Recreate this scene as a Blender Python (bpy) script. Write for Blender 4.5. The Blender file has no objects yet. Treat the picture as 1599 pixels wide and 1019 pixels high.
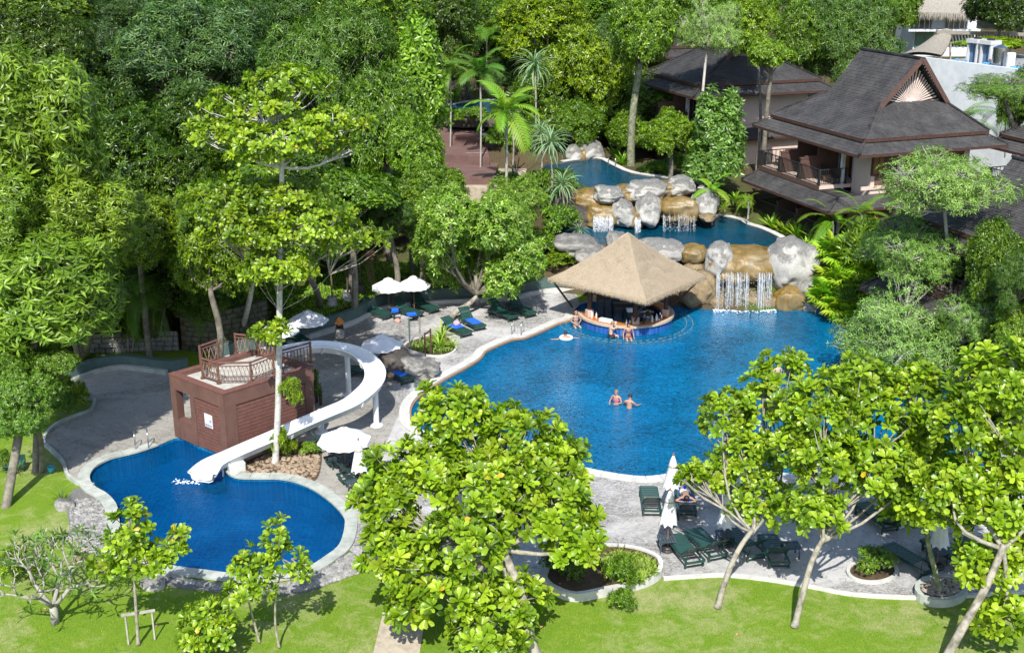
import bpy, math, random, bmesh
import numpy as np
from mathutils import Vector, Matrix, noise as mnoise
from mathutils.geometry import tessellate_polygon
PI = math.pi
R = math.radians
SC = bpy.context.scene
# ------------------------------------------------------------------ camera, light, exposure
CAM_H, PITCH, FPX = 21.6, R(18.9), 1850.0
cd = bpy.data.cameras.new('camera'); cam = bpy.data.objects.new('camera', cd); SC.collection.objects.link(cam)
cam.location = (0, 0, CAM_H); cam.rotation_euler = (PI/2-PITCH, 0, 0)
cd.sensor_width = 36; cd.lens = 36*FPX/1599; cd.clip_start = 0.5; cd.clip_end = 3000
SC.camera = cam
SUN_EL, SUN_AZ = R(48), R(184)
w = bpy.data.worlds.new("World"); SC.world = w; w.use_nodes = True
nt = w.node_tree; nt.nodes.clear()
sky = nt.nodes.new('ShaderNodeTexSky'); sky.sky_type = 'NISHITA'; sky.sun_disc = False
sky.sun_elevation = SUN_EL; sky.sun_rotation = SUN_AZ
bg = nt.nodes.new('ShaderNodeBackground'); bg.inputs[1].default_value = 0.15
wo = nt.nodes.new('ShaderNodeOutputWorld'); nt.links.new(sky.outputs[0], bg.inputs[0]); nt.links.new(bg.outputs[0], wo.inputs[0])
sd = bpy.data.lights.new('sun', 'SUN'); sd.energy = 5.0; sd.angle = R(0.53); sd.color = (1, .955, .88)
sun = bpy.data.objects.new('sun', sd); SC.collection.objects.link(sun)
sv = Vector((math.sin(SUN_AZ)*math.cos(SUN_EL), math.cos(SUN_AZ)*math.cos(SUN_EL), math.sin(SUN_EL)))
sun.rotation_euler = (-sv).to_track_quat('-Z', 'Y').to_euler(); sun.location = (0, -40, 80)
SC.view_settings.view_transform = 'Standard'; SC.view_settings.look = 'None'
SC.view_settings.exposure = 0.58; SC.view_settings.gamma = 1; SC.view_settings.use_curve_mapping = False
SC.render.engine = 'CYCLES'
SC.cycles.max_bounces = 6; SC.cycles.transparent_max_bounces = 10
SC.cycles.caustics_reflective = False; SC.cycles.caustics_refractive = False

# ------------------------------------------------------------------ placing
def ray(px, py):
    a = math.atan((py-509.5)/FPX)+PITCH
    r = math.hypot(FPX, py-509.5)
    return Vector(((px-799.5)/r, math.cos(a), -math.sin(a)))
def G(px, py, z=0.0):            # the point of the level plane z seen at that spot
    v = ray(px, py); t = (z-CAM_H)/v.z
    return Vector((v.x*t, v.y*t, z))
def D(px, py, d):                # the point at distance d down the site
    v = ray(px, py); t = d/v.y
    return Vector((v.x*t, d, CAM_H+v.z*t))
def scl(p):                      # pixels per metre there
    return FPX/(p[1]*math.cos(PITCH)+(CAM_H-p[2])*math.sin(PITCH))

# ------------------------------------------------------------------ objects
COL = SC.collection
def tag(o, label=None, cat=None, group=None, kind=None):
    if label: o['label'] = label
    if cat: o['category'] = cat
    if group: o['group'] = group
    if kind: o['kind'] = kind
    return o
def thing(name, label, cat, loc=(0, 0, 0), rz=0, group=None):
    o = bpy.data.objects.new(name, None); COL.objects.link(o); o.empty_display_size = .2
    o.location = loc; o.rotation_euler = (0, 0, rz)
    return tag(o, label, cat, group)
def rootloc(p):
    v = Vector((0, 0, 0))
    while p is not None:
        v += p.location; p = p.parent
    return v
def link_mesh(name, me, parent=None, kind=None):
    o = bpy.data.objects.new(name, me); COL.objects.link(o)
    if parent is not None: o.parent = parent
    if kind: o['kind'] = kind
    return o
KIDS = {}
def copy_tree(o, parent=None, loc=None, rz=None, label=None, scale=None):
    kids = KIDS.get(o.name)
    if kids is None:
        kids = KIDS[o.name] = list(o.children)
    c = o.copy(); COL.objects.link(c)
    if parent is not None: c.parent = parent
    if loc is not None: c.location = loc
    if rz is not None: c.rotation_euler = (0, 0, rz)
    if scale is not None: c.scale = scale
    if label: c['label'] = label
    for k in kids: copy_tree(k, c)
    return c
class MB:
    def __init__(s): s.v = []; s.f = []; s.uv = []
    def add(s, vs, fs, uvs=None):
        n = len(s.v); s.v.extend([tuple(v) for v in vs]); s.f.extend([tuple(i+n for i in f) for f in fs])
        if uvs is not None: s.uv.extend(uvs)
        return s
    def box(s, c, size, rz=0, M=None, bev=0):
        x, y, z = (size[0]/2, size[1]/2, size[2]/2)
        if bev:
            b = min(bev, x*.9, y*.9, z*.9); vs = []; 
            for sx in (-1, 1):
                for sy in (-1, 1):
                    for sz in (-1, 1):
                        vs += [(sx*x, sy*(y-b), sz*(z-b)), (sx*(x-b), sy*y, sz*(z-b)), (sx*(x-b), sy*(y-b), sz*z)]
            bm = bmesh.new(); 
            for v in vs: bm.verts.new(v)
            bmesh.ops.convex_hull(bm, input=bm.verts[:]); bm.verts.index_update()
            vs = [v.co.copy() for v in bm.verts]; fs = [[v.index for v in f.verts] for f in bm.faces]; bm.free()
        else:
            vs = [(-x, -y, -z), (x, -y, -z), (x, y, -z), (-x, y, -z), (-x, -y, z), (x, -y, z), (x, y, z), (-x, y, z)]
            fs = [(0, 3, 2, 1), (4, 5, 6, 7), (0, 1, 5, 4), (1, 2, 6, 5), (2, 3, 7, 6), (3, 0, 4, 7)]
        m = Matrix.Translation(c) @ (M.to_4x4() if M is not None else Matrix.Rotation(rz, 4, 'Z'))
        return s.add([m @ Vector(v) for v in vs], fs)
    def bar(s, a, b, wd, th=None, up=(0, 0, 1)):
        a = Vector(a); b = Vector(b); d = b-a; L = d.length
        if L < 1e-6: return s
        x = d/L; y = Vector(up).cross(x)
        if y.length < 1e-4: y = Vector((0, 1, 0)).cross(x)
        y.normalize(); z = x.cross(y)
        M = Matrix((x, y, z)).transposed()
        return s.box((a+b)/2, (L, wd, th or wd), M=M)
    def tube(s, pts, rad, n=8, caps=True):
        pts = [Vector(p) for p in pts]; k = len(pts)
        if not hasattr(rad, '__len__'): rad = [rad]*k
        vs = []; fs = []; prev = None
        for i, p in enumerate(pts):
            t = (pts[min(i+1, k-1)]-pts[max(i-1, 0)]).normalized()
            if prev is None:
                a = t.orthogonal().normalized()
            else:
                a = (prev-t*prev.dot(t))
                a = a.normalized() if a.length > 1e-6 else t.orthogonal().normalized()
            prev = a; b = t.cross(a)
            for j in range(n):
                q = 2*PI*j/n; vs.append(p+(a*math.cos(q)+b*math.sin(q))*rad[i])
        for i in range(k-1):
            for j in range(n):
                j2 = (j+1) % n; fs.append((i*n+j, i*n+j2, (i+1)*n+j2, (i+1)*n+j))
        if caps: fs.append(tuple(range(n))[::-1]); fs.append(tuple((k-1)*n+j for j in range(n)))
        return s.add(vs, fs)
    def lathe(s, prof, c=(0, 0, 0), n=16, M=None):
        vs = []; fs = []; k = len(prof); c = Vector(c)
        for r, z in prof:
            for j in range(n):
                q = 2*PI*j/n; v = Vector((r*math.cos(q), r*math.sin(q), z))
                if M is not None: v = M @ v
                vs.append(v+c)
        for i in range(k-1):
            for j in range(n):
                j2 = (j+1) % n; fs.append((i*n+j, i*n+j2, (i+1)*n+j2, (i+1)*n+j))
        if prof[0][0] > 1e-4: fs.append(tuple(range(n))[::-1])
        if prof[-1][0] > 1e-4: fs.append(tuple((k-1)*n+j for j in range(n)))
        return s.add(vs, fs)
    def prism(s, poly, z0, z1):
        n = len(poly); vs = [(p[0], p[1], z0) for p in poly]+[(p[0], p[1], z1) for p in poly]
        tri = tessellate_polygon([[Vector((p[0], p[1], 0)) for p in poly]])
        fs = [tuple(t) for t in tri]
        fs = [f if _area(poly, f) < 0 else f[::-1] for f in fs]
        top = [tuple(i+n for i in f[::-1]) for f in fs]
        ccw = sum(poly[i][0]*poly[(i+1) % n][1]-poly[(i+1) % n][0]*poly[i][1] for i in range(n)) > 0
        sd = [(i, (i+1) % n, n+(i+1) % n, n+i) if ccw else (i, n+i, n+(i+1) % n, (i+1) % n) for i in range(n)]
        return s.add(vs, fs+top+sd)
    def build(s, name, mt, parent=None, smooth=False, kind=None, origin=None):
        me = bpy.data.meshes.new(name)
        o0 = rootloc(parent) if parent is not None else Vector(origin or (0, 0, 0))
        if s.LOCAL: o0 = Vector((0, 0, 0))
        me.from_pydata([(v[0]-o0.x, v[1]-o0.y, v[2]-o0.z) for v in s.v], [], s.f)
        if s.uv:
            l = me.uv_layers.new(name='uv'); flat = [c for u in s.uv for c in u]
            if len(flat) == 2*len(me.loops): l.data.foreach_set('uv', flat)
        me.materials.append(mt)
        if smooth: me.shade_smooth()
        o = link_mesh(name, me, parent, kind)
        if parent is None: o.location = o0
        return o
    LOCAL = False
def _area(p, f):
    a, b, c = (p[i] for i in f)
    return (b[0]-a[0])*(c[1]-a[1])-(c[0]-a[0])*(b[1]-a[1])
def crom(pts, n=5, closed=True):
    pts = [Vector(p) for p in pts]; k = len(pts); out = []
    rng = range(k) if closed else range(k-1)
    for i in rng:
        if closed: p0, p1, p2, p3 = pts[i-1], pts[i], pts[(i+1) % k], pts[(i+2) % k]
        else: p0, p1, p2, p3 = pts[max(i-1, 0)], pts[i], pts[i+1], pts[min(i+2, k-1)]
        for j in range(n):
            t = j/n
            out.append(.5*((2*p1)+(p2-p0)*t+(2*p0-5*p1+4*p2-p3)*t*t+(3*p1-p0-3*p2+p3)*t**3))
    if not closed: out.append(pts[-1])
    return out
def offset(pts, d, closed=True):         # to the right of travel for d > 0
    k = len(pts); out = []
    for i in range(k):
        a = pts[i-1] if (closed or i > 0) else pts[i]; b = pts[(i+1) % k] if (closed or i < k-1) else pts[i]
        t = Vector((b[0]-a[0], b[1]-a[1], 0)).normalized()
        out.append(Vector((pts[i][0]+t.y*d, pts[i][1]-t.x*d, pts[i][2])))
    return out
def inside(x, y, poly):
    c = False; n = len(poly); j = n-1
    for i in range(n):
        xi, yi = poly[i][0], poly[i][1]; xj, yj = poly[j][0], poly[j][1]
        if (yi > y) != (yj > y) and x < (xj-xi)*(y-yi)/(yj-yi)+xi: c = not c
        j = i
    return c
def rail_strip(mb, inner, outer, z0, z1, closed=True):    # a kerb or wall between two lines
    k = len(inner); n = k if closed else k-1
    vs = []
    for i in range(k):
        a, b = inner[i], outer[i]
        vs += [(a[0], a[1], z0), (a[0], a[1], z1), (b[0], b[1], z1), (b[0], b[1], z0)]
    fs = []
    for i in range(n):
        a = 4*i; b = 4*((i+1) % k)
        for q in range(4): fs.append((a+q, a+(q+1) % 4, b+(q+1) % 4, b+q))
    if not closed: fs += [(0, 3, 2, 1), (4*k-4, 4*k-3, 4*k-2, 4*k-1)]
    mb.add(vs, fs)
    return mb
def sheet(name, loops, z, mt, kind='structure', parent=None):
    allp = [p for l in loops for p in l]
    tri = tessellate_polygon([[Vector((p[0], p[1], 0)) for p in l] for l in loops])
    fs = [tuple(t) if _area(allp, t) > 0 else tuple(t)[::-1] for t in tri]
    m = MB(); m.add([(p[0], p[1], z) for p in allp], fs)
    return m.build(name, mt, parent, kind=kind)

# ------------------------------------------------------------------ materials
class NT:
    def __init__(s, name):
        s.m = bpy.data.materials.new(name); s.m.use_nodes = True; s.t = s.m.node_tree; s.t.nodes.clear()
        s.out = s.n('ShaderNodeOutputMaterial')
    def n(s, ty, **kw):
        nd = s.t.nodes.new(ty)
        for k, v in kw.items():
            if k.startswith('_'): setattr(nd, k[1:], v)
            else:
                key = k.replace('__', ' ')
                s.set(nd.inputs[key], v)
        return nd
    def set(s, inp, v):
        if hasattr(v, 'links') or isinstance(v, bpy.types.NodeSocket): s.t.links.new(v, inp)
        elif isinstance(v, (tuple, list)) and len(v) == 3 and inp.type == 'RGBA': inp.default_value = (*v, 1)
        else: inp.default_value = v
    def co(s, kind='Object', scale=(1, 1, 1)):
        tc = s.n('ShaderNodeTexCoord'); mp = s.n('ShaderNodeMapping'); s.t.links.new(tc.outputs[kind], mp.inputs[0])
        mp.inputs['Scale'].default_value = scale if hasattr(scale, '__len__') else (scale,)*3
        return mp.outputs[0]
    def noise(s, co, scale, detail=4, rough=.6, dist=0):
        nd = s.n('ShaderNodeTexNoise', Scale=scale, Detail=detail, Roughness=rough, Distortion=dist)
        s.t.links.new(co, nd.inputs['Vector']); return nd.outputs[0]
    def ramp(s, f, stops):
        nd = s.n('ShaderNodeValToRGB'); s.t.links.new(f, nd.inputs[0]); e = nd.color_ramp.elements
        while len(e) < len(stops): e.new(.5)
        for i, (p, c) in enumerate(stops): e[i].position = p; e[i].color = (*c, 1) if len(c) == 3 else c
        return nd.outputs[0]
    def mix(s, f, a, b, mode='MIX'):
        nd = s.n('ShaderNodeMix', _data_type='RGBA', _blend_type=mode)
        s.set(nd.inputs[0], f); s.set(nd.inputs[6], a if not isinstance(a, tuple) else (*a, 1)); s.set(nd.inputs[7], b if not isinstance(b, tuple) else (*b, 1))
        return nd.outputs[2]
    def bump(s, h, st=.3, dist=.02):
        nd = s.n('ShaderNodeBump', Strength=st, Distance=dist); s.t.links.new(h, nd.inputs['Height']); return nd.outputs[0]
    def fin(s, col, rough=.7, normal=None, metal=0, spec=.5, **kw):
        p = s.n('ShaderNodeBsdfPrincipled'); s.set(p.inputs['Base Color'], col); s.set(p.inputs['Roughness'], rough)
        p.inputs['Metallic'].default_value = metal; p.inputs['Specular IOR Level'].default_value = spec
        if normal is not None: s.t.links.new(normal, p.inputs['Normal'])
        for k, v in kw.items(): s.set(p.inputs[k], v)
        s.t.links.new(p.outputs[0], s.out.inputs[0]); return s.m
MC = {}
def mat(name, c1, c2=None, scale=3, rough=.6, bump=.15, bs=20, metal=0, spec=.4, lo=.35, hi=.65, bd=.01):
    if name in MC: return MC[name]
    s = NT(name); co = s.co()
    if c2 is None: c2 = tuple(x*.8 for x in c1)
    f = s.noise(co, scale, 5, .65); c = s.ramp(f, [(lo, c1), (hi, c2)])
    nb = s.bump(s.noise(co, bs, 4), bump, bd) if bump else None
    MC[name] = s.fin(c, rough, nb, metal, spec); return MC[name]
def lawn_mat():
    s = NT('lawn_grass'); co = s.co()
    big = s.noise(co, .16, 5, .65); mid = s.noise(co, 1.4, 6, .78, .6); fine = s.noise(co, 26, 3, .8)
    worn = s.ramp(s.mix(.4, big, mid), [(.49, (0, 0, 0)), (.60, (1, 1, 1))])
    g = s.ramp(fine, [(.3, (.060, .125, .008)), (.55, (.12, .215, .016)), (.75, (.20, .30, .03))])
    g2 = s.mix(s.ramp(mid, [(.35, (0, 0, 0)), (.65, (1, 1, 1))]), g, s.mix(1, g, (1.3, 1.12, 1.1), 'MULTIPLY'))
    dry = s.ramp(s.mix(.3, fine, s.noise(co, 5, 4, .8)), [(.38, (.17, .19, .06)), (.60, (.40, .38, .21))])
    c = s.mix(s.mix(1, worn, (.7, .7, .7), 'MULTIPLY'), g2, dry)
    return s.fin(c, .9, s.bump(fine, .6, .03), spec=.15)
def deck_mat(name, a, b, dirt, dlo=.47, dhi=.6, amt=.8):
    s = NT(name); co = s.co()
    vo = s.n('ShaderNodeTexVoronoi', _feature='DISTANCE_TO_EDGE', Scale=2.3); wv = s.mix(.25, co, s.noise(co, 1.6, 4), 'ADD'); s.t.links.new(wv, vo.inputs[0])
    jo = s.ramp(vo.outputs[0], [(.0, (1, 1, 1)), (.045, (0, 0, 0))])
    region = s.ramp(s.noise(co, .16, 4, .65, .8), [(dlo, (0, 0, 0)), (dhi, (1, 1, 1))])
    scrib = s.ramp(s.noise(s.co('Object', (1, 2.0, 1)), 4.2, 7, .85, 1.8), [(.44, (0, 0, 0)), (.54, (1, 1, 1))])
    speck = s.noise(co, 16, 5, .85); base = s.ramp(s.mix(.5, speck, s.noise(co, 1.2, 5, .7)), [(.35, a), (.62, b)])
    f = s.mix(1, region, s.mix(.75, s.mix(.0, scrib, scrib), scrib), 'MULTIPLY')
    c = s.mix(s.mix(1, f, (amt, amt, amt), 'MULTIPLY'), base, dirt)
    c = s.mix(s.mix(1, s.ramp(speck, [(.60, (0, 0, 0)), (.72, (1, 1, 1))]), (.5, .5, .5), 'MULTIPLY'), c, dirt)
    c = s.mix(s.mix(1, jo, s.ramp(s.noise(co, 2.2, 4, .7), [(.42, (0, 0, 0)), (.6, (.75, .75, .75))]), 'MULTIPLY'), c, dirt)
    return s.fin(c, .8, s.bump(s.mix(.4, scrib, speck), .5, .02), spec=.3)
def water_mat(name, tint, body, k=.45, bscale=1.6, bst=.5):
    s = NT(name); co = s.co('Object', (1, 1.5, 1))
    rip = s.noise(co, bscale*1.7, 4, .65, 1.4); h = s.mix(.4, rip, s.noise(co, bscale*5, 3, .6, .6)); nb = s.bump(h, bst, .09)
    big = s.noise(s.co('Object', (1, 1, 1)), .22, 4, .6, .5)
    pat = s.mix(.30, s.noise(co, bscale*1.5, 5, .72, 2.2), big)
    bc = s.ramp(pat, [(.38, tuple(x*.38 for x in body)), (.50, body), (.60, tuple(x*1.6 for x in body)), (.72, tuple(min(1, x*2.4+.012) for x in body))])  # dark troughs and bright ripple highlights painted into the water's body colour
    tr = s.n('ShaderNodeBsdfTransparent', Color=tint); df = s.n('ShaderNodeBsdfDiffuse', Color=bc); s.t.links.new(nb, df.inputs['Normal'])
    mx = s.n('ShaderNodeMixShader', Fac=k); s.t.links.new(tr.outputs[0], mx.inputs[1]); s.t.links.new(df.outputs[0], mx.inputs[2])
    gl = s.n('ShaderNodeBsdfGlossy', Roughness=.05, Color=(.9, .95, 1)); s.t.links.new(nb, gl.inputs['Normal'])
    fr = s.n('ShaderNodeFresnel', IOR=1.12); s.t.links.new(nb, fr.inputs['Normal'])
    m2 = s.n('ShaderNodeMixShader', Fac=fr.outputs[0]); s.t.links.new(mx.outputs[0], m2.inputs[1]); s.t.links.new(gl.outputs[0], m2.inputs[2])
    s.t.links.new(m2.outputs[0], s.out.inputs[0]); return s.m
def tile_mat(name, c1, c2, mortar, sc=1.0):
    s = NT(name); co = s.co('Object', (1, 1, 1))
    b = s.n('ShaderNodeTexBrick', Color1=c1, Color2=c2, Mortar=mortar, Scale=sc, Mortar__Size=.012, Brick__Width=.22, Row__Height=.22, _offset=0.0)
    s.t.links.new(co, b.inputs['Vector']); f = s.noise(co, 2.5, 4)
    c = s.mix(s.ramp(f, [(.3, (.0, .0, .0)), (.7, (.5, .5, .5))]), b.outputs[0], tuple(x*1.25 for x in c2))
    return s.fin(c, .3, None)
def shingle_mat(name, c1, c2):
    s = NT(name); tc = s.n('ShaderNodeTexCoord')
    b = s.n('ShaderNodeTexBrick', Color1=c1, Color2=c2, Mortar=tuple(x*.45 for x in c1), Scale=1.0, Mortar__Size=.012, Brick__Width=.17, Row__Height=.22)
    s.t.links.new(tc.outputs['UV'], b.inputs['Vector'])
    co = s.co(); f = s.noise(co, .7, 6, .75)
    c = s.mix(s.ramp(f, [(.42, (0, 0, 0)), (.72, (.55, .55, .55))]), b.outputs[0], tuple(min(1, x*1.9) for x in c2))
    return s.fin(c, .75, s.bump(s.mix(.5, b.outputs[1], s.noise(co, 30, 3)), .4, .015), spec=.3)
def leaf_mat(name, gloss=.34, trans=.32):
    s = NT(name); at = s.n('ShaderNodeAttribute', _attribute_name='col'); ge = s.n('ShaderNodeNewGeometry')
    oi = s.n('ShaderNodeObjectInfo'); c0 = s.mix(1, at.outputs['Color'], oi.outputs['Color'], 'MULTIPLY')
    back = s.mix(1, c0, (.85, 1.0, 1.1), 'MULTIPLY')
    c = s.mix(ge.outputs['Backfacing'], c0, back)
    p = s.n('ShaderNodeBsdfPrincipled', Roughness=gloss); s.t.links.new(c, p.inputs['Base Color']); p.inputs['Specular IOR Level'].default_value = .45
    t = s.n('ShaderNodeBsdfTranslucent'); s.t.links.new(s.mix(1, c0, (1.35, 1.5, .55), 'MULTIPLY'), t.inputs['Color'])
    mx = s.n('ShaderNodeMixShader', Fac=trans); s.t.links.new(p.outputs[0], mx.inputs[1]); s.t.links.new(t.outputs[0], mx.inputs[2])
    s.t.links.new(mx.outputs[0], s.out.inputs[0]); return s.m
def rock_mat(name, light, dark, lo=.42, hi=.6, top=True):
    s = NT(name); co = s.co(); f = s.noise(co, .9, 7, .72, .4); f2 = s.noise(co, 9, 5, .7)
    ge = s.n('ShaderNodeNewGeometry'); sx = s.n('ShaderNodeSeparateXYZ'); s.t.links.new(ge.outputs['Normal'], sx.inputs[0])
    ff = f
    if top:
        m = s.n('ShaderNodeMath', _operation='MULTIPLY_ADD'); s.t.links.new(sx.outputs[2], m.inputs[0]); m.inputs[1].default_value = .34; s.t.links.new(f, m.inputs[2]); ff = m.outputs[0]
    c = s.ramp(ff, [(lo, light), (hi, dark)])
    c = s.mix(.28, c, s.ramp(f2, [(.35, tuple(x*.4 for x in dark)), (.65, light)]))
    return s.fin(c, .8, s.bump(s.mix(.5, f, f2), .6, .06), spec=.3)
M_LAWN = lawn_mat()
M_DECK = deck_mat('stamped_concrete', (.38, .375, .37), (.50, .495, .49), (.095, .09, .08), .44, .56, .85)
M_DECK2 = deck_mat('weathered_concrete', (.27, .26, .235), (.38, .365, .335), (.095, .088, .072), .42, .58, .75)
M_COPE = mat('coping_stone', (.5, .5, .48), (.36, .36, .34), 2.5, .8, .3, 25, lo=.45, hi=.8)
M_COPEG = mat('greenish_coping_stone', (.42, .44, .40), (.27, .30, .27), 1.8, .8, .3, 25)
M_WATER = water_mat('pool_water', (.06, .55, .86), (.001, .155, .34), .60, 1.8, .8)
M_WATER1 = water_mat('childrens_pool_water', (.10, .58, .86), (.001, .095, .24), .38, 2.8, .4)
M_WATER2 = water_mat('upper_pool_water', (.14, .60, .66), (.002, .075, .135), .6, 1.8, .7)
M_TILE = tile_mat('blue_pool_tile', (.012, .09, .32), (.008, .06, .24), (.04, .15, .36))
M_TILEK = tile_mat('childrens_pool_tile', (.006, .14, .29), (.004, .09, .22), (.04, .22, .38))
M_TILED = tile_mat('dark_blue_pool_tile', (.012, .06, .24), (.02, .10, .36), (.08, .15, .3))
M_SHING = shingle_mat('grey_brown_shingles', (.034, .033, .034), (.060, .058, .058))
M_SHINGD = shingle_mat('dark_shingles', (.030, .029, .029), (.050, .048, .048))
M_LEAF = leaf_mat('leaf'); M_LEAFM = leaf_mat('matte_leaf', .55, .3)
M_BARK = mat('pale_bark', (.34, .31, .26), (.13, .12, .09), 3, .9, .6, 14, lo=.42, hi=.62)
M_BARKW = mat('grey_white_twig', (.40, .385, .35), (.27, .25, .22), 4, .9, .5, 20)
M_BARKD = mat('brown_bark', (.14, .11, .08), (.06, .05, .035), 4, .9, .6, 16)
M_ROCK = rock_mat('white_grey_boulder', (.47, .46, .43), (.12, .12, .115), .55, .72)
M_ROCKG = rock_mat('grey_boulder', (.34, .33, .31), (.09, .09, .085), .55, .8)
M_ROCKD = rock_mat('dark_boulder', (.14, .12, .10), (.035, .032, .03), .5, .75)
M_OCHRE = rock_mat('ochre_wet_rock', (.36, .22, .055), (.15, .10, .028), .36, .62, False)
s_ = NT('ochre_wet_rock'); co_ = s_.co('Object', (2.2, 2.2, .5)); a_ = s_.noise(co_, 1.6, 6, .75, .6); b_ = s_.noise(s_.co(), .55, 4, .6)
M_OCHRE = s_.fin(s_.mix(s_.ramp(b_, [(.42, (0, 0, 0)), (.62, (.8, .8, .8))]), s_.ramp(a_, [(.30, (.05, .04, .012)), (.44, (.14, .085, .016)), (.58, (.22, .135, .025)), (.72, (.27, .19, .07))]), (.20, .16, .09)), .38, s_.bump(a_, .8, .05), spec=.5)
M_TANR = rock_mat('tan_boulder', (.32, .24, .14), (.10, .08, .045), .5, .8)
M_WHITE = mat('white_plastic', (.68, .70, .72), (.60, .63, .66), 2, .35, 0, spec=.5)
M_CLOTH = mat('white_canvas', (.68, .69, .73), (.60, .61, .65), 3, .9, .1, 40)
M_PINK = mat('pink_plaster', (.58, .46, .39), (.52, .41, .35), 2, .85, .15, 30)
M_MAROON = mat('maroon_render', (.145, .075, .058), (.10, .052, .042), 1.6, .75, .2, 25)
M_PLANK = mat('red_brown_plank', (.165, .075, .06), (.115, .052, .042), 5, .65, .2, 30)
M_DKWOOD = mat('dark_brown_wood', (.075, .035, .025), (.045, .022, .017), 5, .6, .2, 30)
M_BRWOOD = mat('carved_brown_wood', (.105, .058, .046), (.075, .042, .034), 5, .65, .2, 30)
M_GLASS = mat('dark_window_glass', (.02, .03, .035), (.035, .045, .05), 1, .08, 0, spec=.8)
M_BLACK = mat('black_metal', (.02, .02, .022), (.03, .03, .03), 3, .45, 0)
M_STEEL = mat('stainless_steel', (.6, .62, .64), (.5, .52, .54), 3, .22, 0, metal=1)
M_LGREEN = mat('dark_green_plastic', (.016, .062, .050), (.012, .045, .038), 4, .38, .05, 30, spec=.5)
M_TABLE = mat('slate_blue_slats', (.05, .075, .09), (.035, .055, .07), 4, .5, .05, 30)
M_BLUE = mat('blue_towel', (.012, .13, .62), (.01, .09, .5), 4, .95, .3, 60)
M_THATCH = mat('tan_thatch', (.37, .305, .22), (.27, .22, .155), 9, .95, .8, 45, lo=.35, hi=.7, bd=.03)
M_STRAW = mat('pale_straw', (.40, .33, .24), (.28, .23, .16), 14, .95, .3, 60)
M_GWALL = mat('grey_green_wall', (.085, .135, .125), (.06, .10, .095), 1.5, .6, .15, 30)
M_SOIL = mat('soil', (.10, .065, .035), (.05, .036, .02), 4, .95, .6, 18, bd=.03)
M_STONE = mat('mossy_stone', (.12, .115, .085), (.05, .055, .03), 3, .9, .5, 18)
M_SAND = mat('sandy_paving', (.42, .36, .28), (.27, .23, .17), 3.2, .9, .5, 22, lo=.42, hi=.72)
M_BRICKP = mat('reddish_paver', (.155, .088, .078), (.11, .064, .058), 1.5, .85, .3, 22)
M_WHITEW = mat('white_wall', (.66, .70, .72), (.54, .58, .61), 1.1, .8, .15, 20)
M_OLDTH = mat('old_grey_thatch', (.30, .275, .23), (.19, .175, .15), 7, .95, .8, 40, bd=.03)
M_ORWOOD = mat('varnished_orange_wood', (.46, .16, .03), (.36, .11, .02), 5, .35, .1, 30, spec=.5)
# ================================================================== THE SETTING
ZW = -.12
def L(px, z=0): return [G(a, b, z) for a, b in px]
main_px = [(1555, 660), (1550, 720), (1500, 765), (1400, 775), (1250, 745), (1140, 728), (1100, 730), (1030, 744), (990, 745), (943, 738), (900, 730), (800, 716), (700, 692), (645, 665), (638, 650), (640, 633), (655, 615), (693, 590), (733, 568), (749, 557), (757, 547), (777, 537), (800, 528), (820, 525), (850, 513), (872, 503), (893, 496), (898, 479), (930, 470), (1000, 467), (1050, 467), (1075, 471), (1110, 477), (1200, 480), (1280, 484), (1305, 508), (1360, 538), (1430, 567), (1480, 592), (1530, 607), (1556, 630)]
kid_px = [(340, 709), (310, 696), (280, 683), (246, 695), (213, 706), (173, 716), (148, 729), (138, 745), (145, 760), (166, 773), (180, 790), (184, 812), (190, 838), (215, 864), (263, 884), (316, 892), (366, 898), (420, 899), (476, 889), (510, 870), (533, 850), (541, 818), (536, 803), (516, 782), (483, 760), (443, 748), (400, 747), (368, 745), (352, 733)]
MAIN = crom(L(main_px), 4); KID = crom(L(kid_px), 4)
def drop(pts, z): return [Vector((p[0], p[1], z)) for p in pts]
# lawn as one flat sheet with the pools left out of it
outer = [(-160, 4), (160, 4), (160, 72), (60, 72), (20, 71), (-10, 70.4), (-160, 70)]
sheet('lawn', [[Vector((x, y, 0)) for x, y in outer], MAIN, KID], -.045, M_LAWN)
# pool basins: floor and walls
def basin(line, depth, floor_m, wall_m, zw, fn='pool_floor', wn='pool_wall', wt=.25, ztop=None):
    sheet(fn, [line], zw-depth, floor_m)
    out = offset(line, wt if poly_ccw(line) else -wt)
    m = MB(); rail_strip(m, line, out, zw-depth-.05, (ztop if ztop is not None else -.012)); o = m.build(wn, wall_m, kind='structure'); return o
def poly_ccw(l): return sum(l[i][0]*l[(i+1) % len(l)][1]-l[(i+1) % len(l)][0]*l[i][1] for i in range(len(l))) > 0
basin(MAIN, 1.5, M_TILE, M_TILE, ZW); basin(KID, .9, M_TILEK, M_TILEK, ZW)
sheet('main_pool_water', [MAIN], ZW, M_WATER); sheet('childrens_pool_water', [KID], ZW, M_WATER1)
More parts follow.
